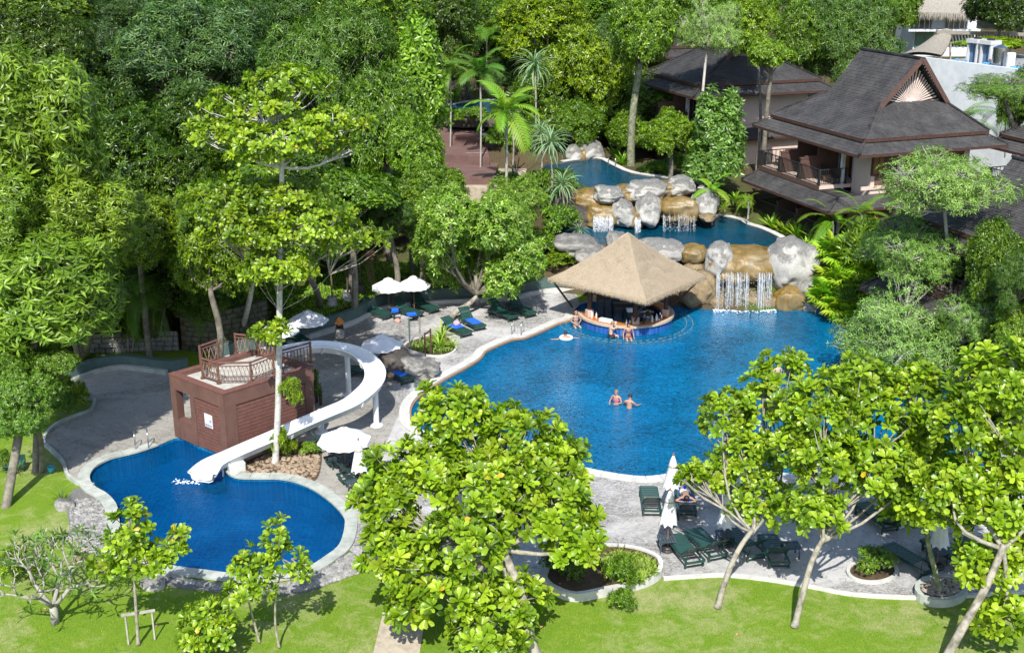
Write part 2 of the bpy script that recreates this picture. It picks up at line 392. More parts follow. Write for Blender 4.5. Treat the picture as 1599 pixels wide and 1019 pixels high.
# steps sunk under the water round the pool bar
# the stamped concrete deck
kidrun = [KID[(28-j) % len(KID)] for j in range(0, 61)]; kidtail = [KID[(28-j) % len(KID)] for j in range(61, 65)]
mainrun = MAIN[0:105]
lo_right = L([(560, 868), (620, 884), (700, 893), (780, 896), (850, 905), (900, 915), (1000, 905), (1035, 901), (1083, 898), (1133, 896), (1200, 903), (1267, 914), (1333, 926), (1433, 931), (1510, 928), (1600, 922), (1760, 915), (1900, 880), (1800, 690), (1640, 650), (1562, 650)])
back_r = L([(893, 488), (905, 476), (900, 457), (867, 457), (833, 462), (807, 468), (750, 472), (690, 475), (640, 478), (600, 484), (573, 496)])
back_l = L([(547, 509), (500, 524), (448, 540), (400, 553), (330, 569), (263, 583), (213, 576), (183, 575), (150, 582), (123, 592), (85, 607), (98, 622), (145, 625), (141, 640), (110, 652), (80, 668), (66, 690), (80, 706), (96, 723), (103, 743), (123, 757)])
cut = L([(600, 560), (625, 640), (600, 700), (570, 760)])
sheet('pool_deck', [[kidrun[-1]]+kidtail+lo_right+mainrun+back_r+cut], 0.0, M_DECK)
sheet('side_deck', [back_r[-1:]+back_l+kidrun+cut[::-1]], 0.0, M_DECK2)
def kerb(name, px, z0, z1, wd, mt, closed=False, z=0, n=4, kind='structure'):
    ln = crom(L(px, z), n, closed); m = MB(); rail_strip(m, ln, offset(ln, wd, closed), z0, z1, closed)
    return m.build(name, mt, kind=kind)
# coping stones round the pools, cut stone by stone where they show
def coping(name, line, wd, z1, mt, i0, i1, step, gap=.03, parent=None):
    out = offset(line, wd if poly_ccw(line) else -wd); n = len(line); k = i0; cnt = 0
    inn = offset(line, -.06 if poly_ccw(line) else .06)
    rt = thing('pool_coping', name[1], name[2]) if False else None
    base = MB(); rail_strip(base, inn[i0:i1+1], out[i0:i1+1], -.01, z1-.012, False); b = base.build('pool_coping', mt, kind='structure')
    while k < i1:
        e = min(i1, k+step); m = MB()
        a = [inn[j % n].copy() for j in range(k, e+1)]; c = [out[j % n].copy() for j in range(k, e+1)]
        t = (a[1]-a[0]).normalized()*gap; a[0] = a[0]+t; c[0] = c[0]+t
        rail_strip(m, a, c, z1-.02, z1+random.uniform(.012, .02), False); m.build('coping_stone', mt, b); cnt += 1; k = e
    return b
random.seed(3)
coping(None, MAIN, .42, .05, M_COPE, 4, 26*4+2, 2)
coping(None, KID, .42, .05, M_COPEG, 3*4, 28*4, 3)
# an orange-brown tile line just inside the coping
lip = MB(); rail_strip(lip, offset(MAIN, -.06 if poly_ccw(MAIN) else .06)[4:106], offset(MAIN, -.14 if poly_ccw(MAIN) else .14)[4:106], -.1, -.005, False)
lip.build('pool_edge_tiles', mat('terracotta_edge_tile', (.34, .20, .12), (.25, .15, .09), 5, .5, .1), kind='structure')
kerb('lawn_kerb', [(1035, 901), (1083, 898), (1133, 896), (1200, 903), (1267, 914), (1333, 926), (1433, 931), (1510, 928), (1600, 922), (1760, 915)], -.05, .06, .14, M_COPE)
kerb('side_kerb', [(146, 760), (123, 757), (103, 743), (96, 723), (80, 706), (66, 690), (80, 668), (110, 652), (141, 640), (146, 625)], -.05, .13, .13, M_COPEG)
kerb('side_kerb', [(85, 607), (123, 592), (150, 582), (183, 575), (213, 576), (263, 583)], -.05, .22, .25, M_COPEG)
# sandy path across the lawn
sheet('sandy_path', [L([(572, 1060), (597, 960), (640, 905), (655, 888), (700, 889), (690, 915), (665, 960), (648, 1060)])], -.02, M_SAND)
# gravel beds beside the children's pool
M_GRAV = mat('grey_gravel', (.22, .22, .21), (.09, .09, .085), 22, .9, .8, 40, bd=.03)
sheet('gravel_bed', [crom(L([(124, 760), (150, 776), (164, 792), (170, 814), (172, 845), (190, 870), (170, 872), (135, 862), (112, 830), (104, 790), (108, 770)]), 4)], -.03, M_GRAV)
sheet('gravel_bed', [crom(L([(225, 888), (262, 899), (316, 907), (366, 912), (420, 914), (480, 905), (518, 884), (545, 862), (600, 882), (560, 893), (520, 908), (470, 925), (400, 930), (330, 922), (260, 912)]), 4)], -.032, M_GRAV)
sheet('soil_bed', [crom(L([(362, 738), (400, 741), (443, 742), (486, 752), (500, 735), (500, 700), (470, 690), (420, 705), (380, 722)]), 4)], .012, M_SOIL)
m = MB(); random.seed(5)
def pebbles(mb, poly, n, r0, r1, z=-.03):
    xs = [p[0] for p in poly]; ys = [p[1] for p in poly]; c = 0
    while c < n:
        x = random.uniform(min(xs), max(xs)); y = random.uniform(min(ys), max(ys))
        if not inside(x, y, poly): continue
        r = random.uniform(r0, r1); k = 5; h = r*random.uniform(.4, .8); a0 = random.uniform(0, 6)
        vs = [(x+r*math.cos(a0+2*PI*j/k)*random.uniform(.8, 1.2), y+r*math.sin(a0+2*PI*j/k), z) for j in range(k)]
        vs += [(x+.55*r*math.cos(a0+2*PI*j/k), y+.55*r*math.sin(a0+2*PI*j/k), z+h) for j in range(k)]
        mb.add(vs, [(j, (j+1) % k, k+(j+1) % k, k+j) for j in range(k)]+[tuple(range(k, 2*k))]); c += 1
pebbles(m, L([(150, 776), (164, 792), (172, 845), (190, 870), (170, 872), (135, 862), (112, 830), (108, 780)]), 900, .03, .08)
pebbles(m, L([(225, 888), (316, 907), (420, 914), (480, 905), (545, 862), (600, 882), (560, 893), (470, 922), (330, 918)]), 1300, .03, .10)
m.build('gravel', mat('pale_pebbles', (.36, .355, .34), (.14, .14, .135), 3, .9, .2), kind='stuff')
m = MB(); pebbles(m, L([(364, 738), (443, 742), (484, 750), (498, 735), (498, 700), (420, 707)], 0), 420, .03, .12, .012)
m.build('planting_bed_stones', mat('brown_pebbles', (.36, .28, .20), (.18, .13, .09), 3, .9, .2), kind='stuff')

# ---- rising ground behind the deck
front_px = [(-500, 600), (-200, 575), (0, 560), (90, 545), (200, 535), (300, 530), (400, 525), (483, 507), (523, 500), (567, 480), (600, 468), (690, 463), (750, 461), (807, 455), (835, 450), (870, 446), (905, 446), (960, 452), (1040, 455), (1080, 462), (1280, 470), (1330, 495), (1440, 545), (1540, 580), (1640, 610), (1800, 640), (2300, 700)]
fr = [G(a, b) for a, b in front_px]; FX = [p.x for p in fr]; FY = [p.y for p in fr]
def yfront(x): return float(np.interp(x, FX, FY))
P2_px = [(872, 352), (930, 357), (1000, 351), (1060, 346), (1110, 338), (1150, 344), (1165, 352), (1190, 360), (1222, 377), (1215, 392), (1150, 398), (1080, 393), (1000, 386), (930, 381), (878, 374)]
P3_px = [(850, 262), (880, 255), (930, 249), (952, 258), (985, 272), (1050, 281), (1085, 286), (1090, 296), (1050, 302), (980, 303), (900, 304), (860, 304)]
POOL2 = crom(L(P2_px, 2.2), 3); POOL3 = crom(L(P3_px, 4.2), 3)
POOL4 = crom(L([(755, 206), (775, 192), (800, 189), (835, 195), (840, 212), (800, 218), (772, 219)], 5.4), 3)
POOL5 = crom(L([(700, 168), (740, 160), (800, 158), (830, 166), (800, 178), (740, 182), (700, 180)], 6.6), 3)
def hill(x, y):
    t = y-yfront(x)
    if t < -1.2: return -1.2
    s = min(1, max(0, (t+1.2)/1.2))
    left = 1/(1+math.exp((x-.5)/1.5))
    hl = .45+.085*max(0, t)+max(0, t-25)*.06
    hc = 1.4+(.5 if t > 2 else 0) + (1.9/(1+math.exp(-(y-79.2)*1.5))) + max(0, y-93)*.09
    if x > 24: 
        k = min(1, (x-24)/8); hc = hc*(1-k)+(.5+.05*max(0, t)+max(0, y-95)*.05)*k
    h = hl*left+hc*(1-left)+ .25*mnoise.noise(Vector((x*.15, y*.15, 0)))
    return -1.2+(h+1.2)*s
TERR = [(crom(L(a, z), 4), z) for a, z in (([(700, 290), (828, 298), (830, 272), (820, 262), (700, 264)], 3.55), ([(690, 277), (772, 277), (778, 254), (690, 252)], 4.1), ([(688, 240), (764, 246), (760, 222), (686, 218)], 4.75), ([(676, 212), (752, 212), (762, 190), (728, 180), (682, 184)], 5.5), ([(683, 184), (706, 184), (700, 150), (688, 132), (680, 132)], 6.1))]
xs = np.concatenate([np.arange(-200, -45, 5.), np.arange(-45, 60, .9), np.arange(60, 221, 5.)]); ys = np.concatenate([np.arange(38, 110, .9), np.arange(110, 700, 12.)])
vs = []; 
for y in ys:
    for x in xs:
        h = hill(x, y)
        for pl, z in ((POOL5, 6.6), (POOL4, 5.4), (POOL3, 4.2), (POOL2, 2.2)):
            c = pl[0]
            if abs(x-c.x) < 20 and abs(y-c.y) < 20:
                dd = min(math.hypot(x-q.x, y-q.y) for q in pl)
                if inside(x, y, pl): h = min(h, z-.9)
                elif inside(x, y-.9, pl) or inside(x, y+.9, pl) or inside(x+.9, y, pl) or inside(x-.9, y, pl): h = max(min(h, z-.06), z-.12)
                elif dd < 1.4 and z < 5: h = z-.08
                elif dd < 5: h = max(h, z-.08-max(0, dd-1.5)*(.9 if y < c.y else .35))
        for tp, zt in TERR:
            if abs(x-tp[0].x) < 12 and abs(y-tp[0].y) < 12:
                dd = min(math.hypot(x-q.x, y-q.y) for q in tp)
                if inside(x, y, tp) or dd < .35: h = min(h, zt-.12)
        vs.append((x, y, h))
nx = len(xs); fs = [(j*nx+i, j*nx+i+1, (j+1)*nx+i+1, (j+1)*nx+i) for j in range(len(ys)-1) for i in range(nx-1)]
s = NT('forest_floor'); co = s.co(); n1 = s.noise(co, .22, 5, .7); n2 = s.noise(co, 14, 4, .8)
c = s.mix(s.ramp(n1, [(.34, (0, 0, 0)), (.52, (1, 1, 1))]), s.ramp(n2, [(.3, (.030, .070, .008)), (.7, (.085, .15, .02))]), s.ramp(n2, [(.3, (.035, .028, .016)), (.7, (.12, .09, .055))]))
M_HILL = s.fin(c, .95, s.bump(n2, .7, .05), spec=.1)
m = MB(); m.add(vs, fs); m.build('hillside', M_HILL, kind='structure', smooth=True)
def onhill(px, py):               # where that line of sight meets the rising ground
    v = ray(px, py); t = 30.0
    while t < 400:
        p = Vector((v.x*t, v.y*t, CAM_H+v.z*t))
        if p.z < max(hill(p.x, p.y), -.045 if p.y < 71 else -9): return p
        t += .15
    return p
def ground(x, y): return max(hill(x, y), -.045) if y < 72 else hill(x, y)

# upper pools
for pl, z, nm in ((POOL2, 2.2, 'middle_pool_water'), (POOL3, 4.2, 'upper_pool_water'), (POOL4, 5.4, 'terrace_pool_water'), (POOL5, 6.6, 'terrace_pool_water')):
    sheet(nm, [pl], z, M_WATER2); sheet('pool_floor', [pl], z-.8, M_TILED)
    mm = MB(); sg = 1 if poly_ccw(pl) else -1; rail_strip(mm, pl, offset(pl, .22*sg), z-.85, z+.10); mm.build('pool_wall', M_ROCKD, kind='structure')
    if z > 5 or True:
        mm = MB(); a = 0; b = len(pl)
        if z == 2.2: a, b = 9, 27
        if z == 4.2: a, b = 3, 22
        seg_ = drop(pl, z)[a:b]; rail_strip(mm, offset(pl, -.03*sg)[a:b], offset(pl, .4*sg)[a:b], z+.1, z+.16, False); mm.build('pool_rim', M_COPE, kind='structure')
# the low grey green wall behind the deck, with a pale kerb at its foot
def wallrun(name, px, z0, z1, th, mt, zpx=0, n=4, label=None, cat=None):
    ln = crom(L(px, zpx), n, False); m = MB(); rail_strip(m, ln, offset(ln, -th, False), z0, z1, False); o = m.build(name, mt)
    return tag(o, label, cat)
w1 = wallrun('garden_wall', [(905, 454), (870, 452), (838, 455), (807, 461), (750, 466), (690, 469), (640, 473), (600, 478), (572, 490), (547, 503), (500, 518), (448, 535), (400, 548), (330, 563)], -.04, .82, .3, M_GWALL, label='long curving grey green garden wall behind the sun loungers and the back deck', cat='wall')
w2 = wallrun('garden_wall', [(290, 574), (263, 578), (213, 571), (183, 570), (150, 576), (118, 588), (70, 606)], -.04, .62, .35, M_GWALL, label='low dark green curved wall left of the slide tower at the shaded deck edge', cat='wall')
kerb('wall_kerb', [(900, 457), (867, 457), (833, 462), (807, 468), (750, 472), (690, 475), (640, 479), (600, 485), (573, 497), (547, 510), (500, 525), (448, 541), (400, 554), (330, 570)], 0, .24, .28, M_COPE)
# old stone retaining wall left of the tower
def stonewall(name, ln, z0, z1, th, mt, label, bw=.55, bh=.28):
    rt = thing(name, label, 'wall', ln[0]); core = MB(); rail_strip(core, ln, offset(ln, -th, False), z0, z1-.05, False); core.build('wall_core', M_SOIL, rt)
    L_ = [0]; 
    for i in range(1, len(ln)): L_.append(L_[-1]+(ln[i]-ln[i-1]).length)
    T = L_[-1]; r = 0; z = z0; rows = []
    xi = lambda s: Vector((float(np.interp(s, L_, [p.x for p in ln])), float(np.interp(s, L_, [p.y for p in ln])), 0))
    while z < z1-.05:
        s = (r % 2)*bw*.5
        while s < T-.1:
            wdt = bw*random.uniform(.7, 1.25); e = min(T, s+wdt); a = xi(s+.015); b = xi(e-.015); t = (b-a).normalized(); nrm = Vector((t.y, -t.x, 0))
            mm = MB(); c = (a+b)/2+nrm*random.uniform(-.01, .035); mm.box((c.x, c.y, z+bh/2), ((b-a).length, .12, bh-.03), rz=math.atan2(t.y, t.x), bev=.03); mm.build('stone', mt, rt); s = e
        z += bh; r += 1
    return rt
random.seed(8)
stonewall('stone_wall', crom([G(285, 545), G(330, 548), G(375, 540), G(420, 528)], 4, False), -.05, 2.2, .4, M_STONE, 'mossy curved retaining wall of old stone blocks behind the slide tower')
stonewall('stone_wall', crom([G(118, 548), G(160, 550), G(210, 547), G(280, 546)], 3, False), -.05, .9, .4, mat('pale_old_stone', (.25, .25, .235), (.13, .13, .12), 2, .9, .5, 18), 'low pale stone wall under the palms behind the shaded deck')
# terrace steps rising to the upper left of the waterfalls
def terrace(px, z0, z1, nm='paved_terrace', mt=None):
    ln = L(px, z1); m = MB(); m.prism([(p.x, p.y) for p in ln], z0, z1); return m.build(nm, mt or M_BRICKP, kind='structure')
terrace([(700, 290), (828, 298), (830, 272), (820, 262), (700, 264)], 2.4, 3.55, 'sandy_path', M_SAND)
terrace([(690, 277), (772, 277), (778, 254), (690, 252)], 3.0, 4.1)
terrace([(688, 240), (764, 246), (760, 222), (686, 218)], 3.6, 4.75)
terrace([(676, 212), (752, 212), (762, 190), (728, 180), (682, 184)], 4.2, 5.5)
terrace([(683, 184), (706, 184), (700, 150), (688, 132), (680, 132)], 4.6, 6.1)
def stairs(x0, x1, ya, za, zb, n, yw):
    m = MB(); a = G(x0, ya, za); b = G(x1, ya, za); h = (zb-za)/n; st = []
    rt = thing('garden_steps', None, 'steps', a)
    for i in range(n):
        mm = MB(); mm.box(((a.x+b.x)/2, a.y+yw*(i+.5), za+h*(i+.5)), (b.x-a.x, yw, h+.002*i+.02)); mm.build('step', M_BRICKP, rt)
        mm = MB(); mm.box(((a.x+b.x)/2, a.y+yw*i-.012, za+h*(i+1)-.015), (b.x-a.x, .12, .05)); mm.build('step_edge', mat('pale_step_edge', (.40, .33, .30), (.3, .25, .22)), rt)
    return rt
stairs(742, 774, 279, 2.95, 4.1, 6, .32)['label'] = 'lowest brown steps behind the leafy shrubs below the palms'
stairs(727, 760, 256, 4.1, 4.75, 4, .35)['label'] = 'middle brown steps between two paved terraces'
stairs(712, 740, 224, 4.75, 5.5, 4, .35)['label'] = 'upper brown steps with pale edges under the slender palms'
stairs(685, 703, 186, 5.5, 6.1, 4, .4)['label'] = 'topmost narrow steps climbing beside the bare white shrub'
# ================================================================== BUILDINGS
def frame_roof(mb, rects, zs, uvs=True, course=.22, step=.028):
    """hipped slope between two rectangles (a0,a1,b0,b1): stepped shingle courses"""
    (a0, a1, b0, b1), (c0, c1, d0, d1) = rects; z0, z1 = zs
    slope = math.hypot(z1-z0, max(c0-a0, d0-b0, .01)); n = max(2, int(slope/course))
    for i in range(n):
        t0, t1 = i/n, (i+1)/n
        def lerp(t): return (a0+(c0-a0)*t, a1+(c1-a1)*t, b0+(d0-b0)*t, b1+(d1-b1)*t, z0+(z1-z0)*t)
        p = lerp(t0); q = lerp(t1)
        P = [(p[0], p[2], p[4]), (p[1], p[2], p[4]), (p[1], p[3], p[4]), (p[0], p[3], p[4])]
        Q = [(q[0], q[2], q[4]-step), (q[1], q[2], q[4]-step), (q[1], q[3], q[4]-step), (q[0], q[3], q[4]-step)]
        for k in range(4):
            k2 = (k+1) % 4; A, B, C_, D_ = P[k], P[k2], Q[k2], Q[k]
            ax = 0 if k % 2 == 0 else 1
            v0 = i*course+.11; v1 = v0+course
            mb.add([A, B, C_, D_], [(0, 1, 2, 3)], [(A[ax], v0), (B[ax], v0), (C_[ax], v1), (D_[ax], v1)])
            E = (D_[0], D_[1], D_[2]+step); F = (C_[0], C_[1], C_[2]+step)
            mb.add([D_, C_, F, E], [(0, 1, 2, 3)], [(0, .1), (.02, .1), (.02, .1), (0, .1)])
def xf(mb, O, ang):
    M = Matrix.Translation(O) @ Matrix.Rotation(ang, 4, 'Z')
    mb.v = [tuple(M @ Vector(v)) for v in mb.v]; return mb
def hips(X_, r0, r1, z0, z1, mt, w=.16):
    for (x, y, X, Y) in ((r0[0], r0[2], r1[0], r1[2]), (r0[1], r0[2], r1[1], r1[2]), (r0[1], r0[3], r1[1], r1[3]), (r0[0], r0[3], r1[0], r1[3])):
        mb = MB(); mb.bar((x, y, z0+.05), (X, Y, z1+.05), w, .07); X_(mb, 'hip_cap', mt)
def eave(mb, r, z, h=.16, t=.05):
    a0, a1, b0, b1 = r
    mb.box(((a0+a1)/2, b0+t/2, z-h/2), (a1-a0, t, h)); mb.box(((a0+a1)/2, b1-t/2, z-h/2), (a1-a0, t, h))
    mb.box((a0+t/2, (b0+b1)/2, z-h/2), (t, b1-b0-2*t-.006, h)); mb.box((a1-t/2, (b0+b1)/2, z-h/2), (t, b1-b0-2*t-.006, h))
def gable_roof(rt, O, ang, a0, a1, b0, b1, z0, z1, over, mt, sun_mt, trim, course=.22, facing='a'):
    """steep gabled top; ridge runs along b, sunburst gable at b0"""
    am = (a0+a1)/2; H = z1-z0; th = .12
    # curved (slightly flared) slopes in courses
    for sgn, ae in ((-1, a0), (1, a1)):
        m = MB(); n = int(math.hypot(H, am-a0)/course); nb = (b0-over, b1)
        for i in range(n):
            t0, t1 = i/n, (i+1)/n
            f = lambda t: (ae+(am-ae)*t, z0+H*(t**1.12))
            x0, y0 = f(t0); x1, y1 = f(t1); y1 -= .0
            A, B, C_, D_ = (x0, nb[0]-t0*.35, y0+.03), (x0, nb[1], y0+.03), (x1, nb[1], y1), (x1, nb[0]-t1*.35, y1)
            q = [A, B, C_, D_] if sgn > 0 else [B, A, D_, C_]
            v0 = i*course+.11; uv = [(p[1], v0 if j in ((0, 1)) else v0+course) for j, p in enumerate(q)]
            m.add(q, [(0, 1, 2, 3)], uv)
            m.add([(x1, nb[0], y1), (x1, nb[1], y1), (x1, nb[1], y1+.03), (x1, nb[0], y1+.03)], [(0, 1, 2, 3)], [(0, .1)]*4)
        xf(m, O, ang).build('roof_slope', mt, rt)
        m = MB()
        m.bar((ae-sgn*.0, b0-over-.02, z0-.02), (am, b0-over-.37, z1+.02), .07, .30, up=(0, 0, 1)); xf(m, O, ang).build('barge_board', trim, rt)
    m = MB(); m.bar((am, b0-over-.4, z1+.06), (am, b1, z1+.06), .22, .12); xf(m, O, ang).build('ridge_cap', mt, rt)
    # gable back wall and fan of slats
    m = MB(); q = .92; m.add([(am+(a0-am)*q, b0+.12, z0+.02), (am+(a1-am)*q, b0+.12, z0+.02), (am, b0+.12, z0+H*q)], [(0, 1, 2)]); xf(m, O, ang).build('gable_panel', M_DKWOOD, rt)
    m = MB(); m.box((am, b0-.02, z0+.1), ((a1-a0)*.86, .14, .16)); xf(m, O, ang).build('gable_sill', sun_mt, rt)
    m = MB(); m.lathe([(.42, -.03), (.36, .05), (.0, .07)], (0, 0, 0), 14, Matrix.Rotation(PI/2, 3, 'X')); 
    m.v = [(v[0]+am, v[1]+b0-.04, max(v[2], 0)+z0+.18) for v in m.v]; xf(m, O, ang).build('sunburst_boss', sun_mt, rt)
    c = Vector((am, b0-.02, z0+.2)); N = 25
    for i in range(N):
        q = PI*(i+.5)/N; dx, dz = math.cos(q), math.sin(q)
        w2 = (a1-a0)/2*.88; h2 = H*.88
        L_ = 1/(abs(dx)/w2+dz/h2)*.97
        m = MB(); e = c+Vector((dx*L_, 0, dz*L_)); s_ = c+Vector((dx*.36, 0, dz*.36)); px_ = Vector((-dz, 0, dx))
        w0, w1 = .02, .035+.010*L_
        f = Vector((0, -.045, 0)); pts = [s_-px_*w0, s_+px_*w0, e+px_*w1, e-px_*w1]
        vs = [p for p in pts]+[pts[0]+f, pts[1]+f, pts[2]+f, pts[3]+f]
        m.add(vs, [(4, 5, 6, 7)[::-1], (0, 1, 5, 4), (1, 2, 6, 5), (2, 3, 7, 6), (3, 0, 4, 7)]); xf(m, O, ang).build('slat', sun_mt, rt)
def railing(rt, O, ang, a, b, z, mt, h=1.0, pitch=.13, post=True, name='railing', bal='baluster', top=.07):
    a = Vector((a[0], a[1], z)); b = Vector((b[0], b[1], z)); d = b-a; Ln = d.length; t = d/Ln
    up = Vector((0, 0, 1)); m = MB(); m.bar(a+up*h, b+up*h, top, .05); m.bar(a+up*.1, b+up*.1, .05, .04)
    if post:
        m.bar(a, a+up*(h+.05), .09, .09, up=(0, 1, 0)); m.bar(b, b+up*(h+.05), .09, .09, up=(0, 1, 0))
    r_ = xf(m, O, ang).build(name, mt, rt)
    n = int(Ln/pitch)
    me = None
    for i in range(1, n):
        p = a+d*(i/n); m = MB(); m.box((p.x, p.y, z+.1+(h-.12)/2), (.028, .028, h-.14)); xf(m, O, ang).build(bal, mt, r_)
    return r_
def pavilion(label, O, ang, A, B, zg, z1, zf, ze, over, shing, wallm, sunm, gab, balc=True, cat='building', tiers=None, detail=True, plain=False):
    """O front corner of the walls; A along the right facade, B along the left one"""
    O = Vector((O.x, O.y, 0)); rt = thing('guest_building', label, cat, (O.x, O.y, zg))
    X = lambda m, n, mt, k=None: xf(m, O, ang).build(n, mt, k or rt)
    z1t = zf
    # walls, storey by storey; a recessed gallery along b on the a=0 side
    rec = 1.9
    m = MB(); m.box(((A+rec)/2, B/2, (zg-1.5+z1t)/2), (A-rec, B, z1t-zg+1.5)); X(m, 'wall', wallm)
    m = MB(); m.box(((A+rec)/2, B/2, (z1t+ze)/2+.1), (A-rec, B, ze-z1t+.2)); X(m, 'wall', wallm)
    # end bay that closes the gallery at the front
    m = MB(); m.box((rec/2+.35, .95, (z1t+ze)/2+.1), (rec-.7, 1.9, ze-z1t+.18)); X(m, 'corner_bay', wallm)
    m = MB(); m.box((rec/2-.003+.35, .95, (zg+z1t)/2-.2), (rec-.71, 1.88, z1t-zg+.4)); X(m, 'corner_bay', wallm)
    # balcony floors
    bo = 1.6
    for z in (zg, zf):
        m = MB(); m.box((.5*(rec-bo), B/2+1.0-(.0), z-.12), (rec+bo-.01, B-2.0, .22)); X(m, 'balcony_floor', wallm)
        m = MB(); m.box((-bo-.03, B/2+1.0, z-.14), (.06, B-2.0, .30)); X(m, 'balcony_edge', M_BRWOOD)
    # dark recess wall with tall glazed doors, pale drapes, brown shutters, carved dividers
    nb = 3; bw = (B-2.2)/nb
    for z, hh in ((zg, z1t-zg-.25), (zf, ze-zf)):
        m = MB(); m.box((rec-.04, B/2+1.0, z+hh/2), (.1, B-2.1, hh)); X(m, 'recess_wall', M_MAROON)
        for k in range(nb):
            b0 = 2.1+k*bw
            m = MB(); m.box((rec-.12, b0+bw*.40, z+1.1), (.06, bw*.56, 2.2)); dr = X(m, 'glass_door', M_GLASS)
            for j in range(5):
                m = MB(); m.box((rec-.16, b0+bw*(.14+.13*j), z+1.1), (.05, .07, 2.2)); X(m, 'door_frame', M_DKWOOD, dr)
            for j in range(3):
                m = MB(); m.box((rec-.2, b0+bw*(.18+.17*j), z+1.05), (.05, .16, 2.0)); X(m, 'drape', mat('pale_drape', (.42, .40, .37), (.30, .28, .26)), dr)
            m = MB(); m.box((rec-.16, b0+bw*.82, z+1.05), (.07, bw*.22, 2.1)); X(m, 'shutter', mat('golden_brown_shutter', (.26, .12, .035), (.17, .075, .02), 5))
            m = MB(); m.box((.1, b0+bw*.02, z+hh/2), (.20, .24, hh)); X(m, 'column', mat('white_column', (.52, .53, .53), (.42, .43, .43)))
            # divider with stepped top and finial between neighbouring balconies
            if k:
                m = MB(); m.box((-.95, b0-.12, z+.65), (1.3, .14, 1.3)); m.box((-.95, b0-.12, z+1.34), (1.36, .2, .1)); m.box((-.8, b0-.12, z+1.43), (.95, .18, .08)); m.box((.4, b0-.12, z+1.2), (1.5, .12, 2.4)); m.box((.1, b0-.12, z+2.05), (.22, .2, .6)); m.box((.1, b0-.12, z+2.4), (.34, .24, .1))
                for q in (-1.25, -.95, -.65): m.box((q, b0-.20, z+1.08), (.16, .03, .22))
                X(m, 'balcony_divider', M_BRWOOD)
            # table, two chairs
            cx, cy = -.3, b0+bw*.45
            m = MB(); m.box((cx, cy, z+.3), (.5, .5, .06)); m.box((cx, cy, z+.14), (.35, .35, .26)); X(m, 'balcony_table', mat('rattan', (.40, .28, .15), (.25, .16, .08), 9))
            for q in (-.8, .8):
                m = MB(); m.box((cx, cy+q, z+.4), (.5, .5, .08)); m.box((cx+.24, cy+q, z+.65), (.06, .5, .5))
                for e1 in (-.2, .2):
                    for e2 in (-.2, .2): m.box((cx+e1, cy+q+e2, z+.18), (.05, .05, .36))
                X(m, 'balcony_chair', M_BLACK)
        if balc:
            for k in range(nb):
                b0 = 2.05+k*bw; railing(rt, O, ang, (-bo, b0+.06), (-bo, b0+bw-.06), z, M_BLACK, 1.0, .14 if detail else .3)
            railing(rt, O, ang, (-bo, 2.05), (.35, 2.05), z, M_BLACK, 1.0, .14 if detail else .3); railing(rt, O, ang, (-bo, B-.03), (1.4, B-.03), z, M_BLACK, 1.0, .3)
    # right facade: panels and windows on both storeys
    for z, hh in ((zg, z1t-zg-.3), (zf, ze-zf)):
        nn = 3; aw = (A-.5)/nn
        for k in range(0 if plain else nn):
            a0 = .45+k*aw
            m = MB(); m.box((a0+aw*.52, -.02, z+hh*.40), (aw*.62, .08, hh*.78)); X(m, 'wall_panel', M_MAROON)
            m = MB(); m.box((a0+aw*.24, -.05, z+hh*.60), (aw*.34, .12, hh*.5)); fr_ = X(m, 'window', M_DKWOOD)
            for j in range(2):
                m = MB(); m.box((a0+aw*(.17+.15*j), -.12, z+hh*.60), (aw*.12, .04, hh*.42)); X(m, 'shutter', mat('golden_brown_shutter', (.26, .12, .035), (.17, .075, .02), 5), fr_)
        m = MB(); m.box((A/2, -.045, z+.12), (A, .10, .22)); X(m, 'wall_base', wallm)
    for bb in range(3):
        m = MB(); m.box((A+.03, 1.5+bb*B/3, zf+1.4), (.1, 1.3, 1.2)); X(m, 'window', M_GLASS)
    # lower skirt roof, round the gallery and the right facade
    s0 = (-bo-1.0, A+.9, -.6, B+.6); s1 = (-bo+.02, A, -.02, B)
    m = MB(); frame_roof(m, (s0, s1), (z1t-1.02, z1t-.28)); X(m, 'lower_roof', shing)
    m = MB(); eave(m, s0, z1t-1.03); X(m, 'fascia', M_DKWOOD); hips(X, s0, s1, z1t-1.02, z1t-.28, shing)
    m = MB(); m.add([(s0[0], s0[2], z1t-1.1), (s0[1], s0[2], z1t-1.1), (s0[1], s0[3], z1t-1.1), (s0[0], s0[3], z1t-1.1)], [(0, 3, 2, 1)]); X(m, 'soffit', M_DKWOOD)
    m = MB(); m.box((-bo/2, 1.0, z1t-.31), (bo-.02, 2.04, .1)); X(m, 'roof_flat', shing)
    # main roof: three tiers
    o = over; H1, H2 = tiers[0], tiers[1]
    r0 = (-o+.1, A+o, -o, B+o); k1 = tiers[2]; r1 = (r0[0]+k1, r0[1]-k1, r0[2]+k1, r0[3]-k1)
    m = MB(); frame_roof(m, (r0, r1), (ze, ze+H1)); X(m, 'roof_skirt', shing)
    m = MB(); eave(m, r0, ze-.01); X(m, 'fascia', M_DKWOOD); hips(X, r0, r1, ze, ze+H1, shing)
    m = MB(); m.add([(r0[0], r0[2], ze-.06), (r0[1], r0[2], ze-.06), (r0[1], r0[3], ze-.06), (r0[0], r0[3], ze-.06)], [(0, 3, 2, 1)]); X(m, 'soffit', M_DKWOOD)
    q0 = (r1[0]-.25, r1[1]+.25, r1[2]-.25, r1[3]+.25); ga0, ga1, gb0, gb1 = gab[:4]; q1 = (ga0+.3, ga1-.3, gb0-.1, gb1)
    zq = ze+H1+.16
    m = MB(); frame_roof(m, (q0, q1), (zq, zq+H2)); X(m, 'middle_roof', shing)
    m = MB(); eave(m, q0, zq-.01, .2); X(m, 'fascia', M_DKWOOD); hips(X, q0, q1, zq, zq+H2, shing)
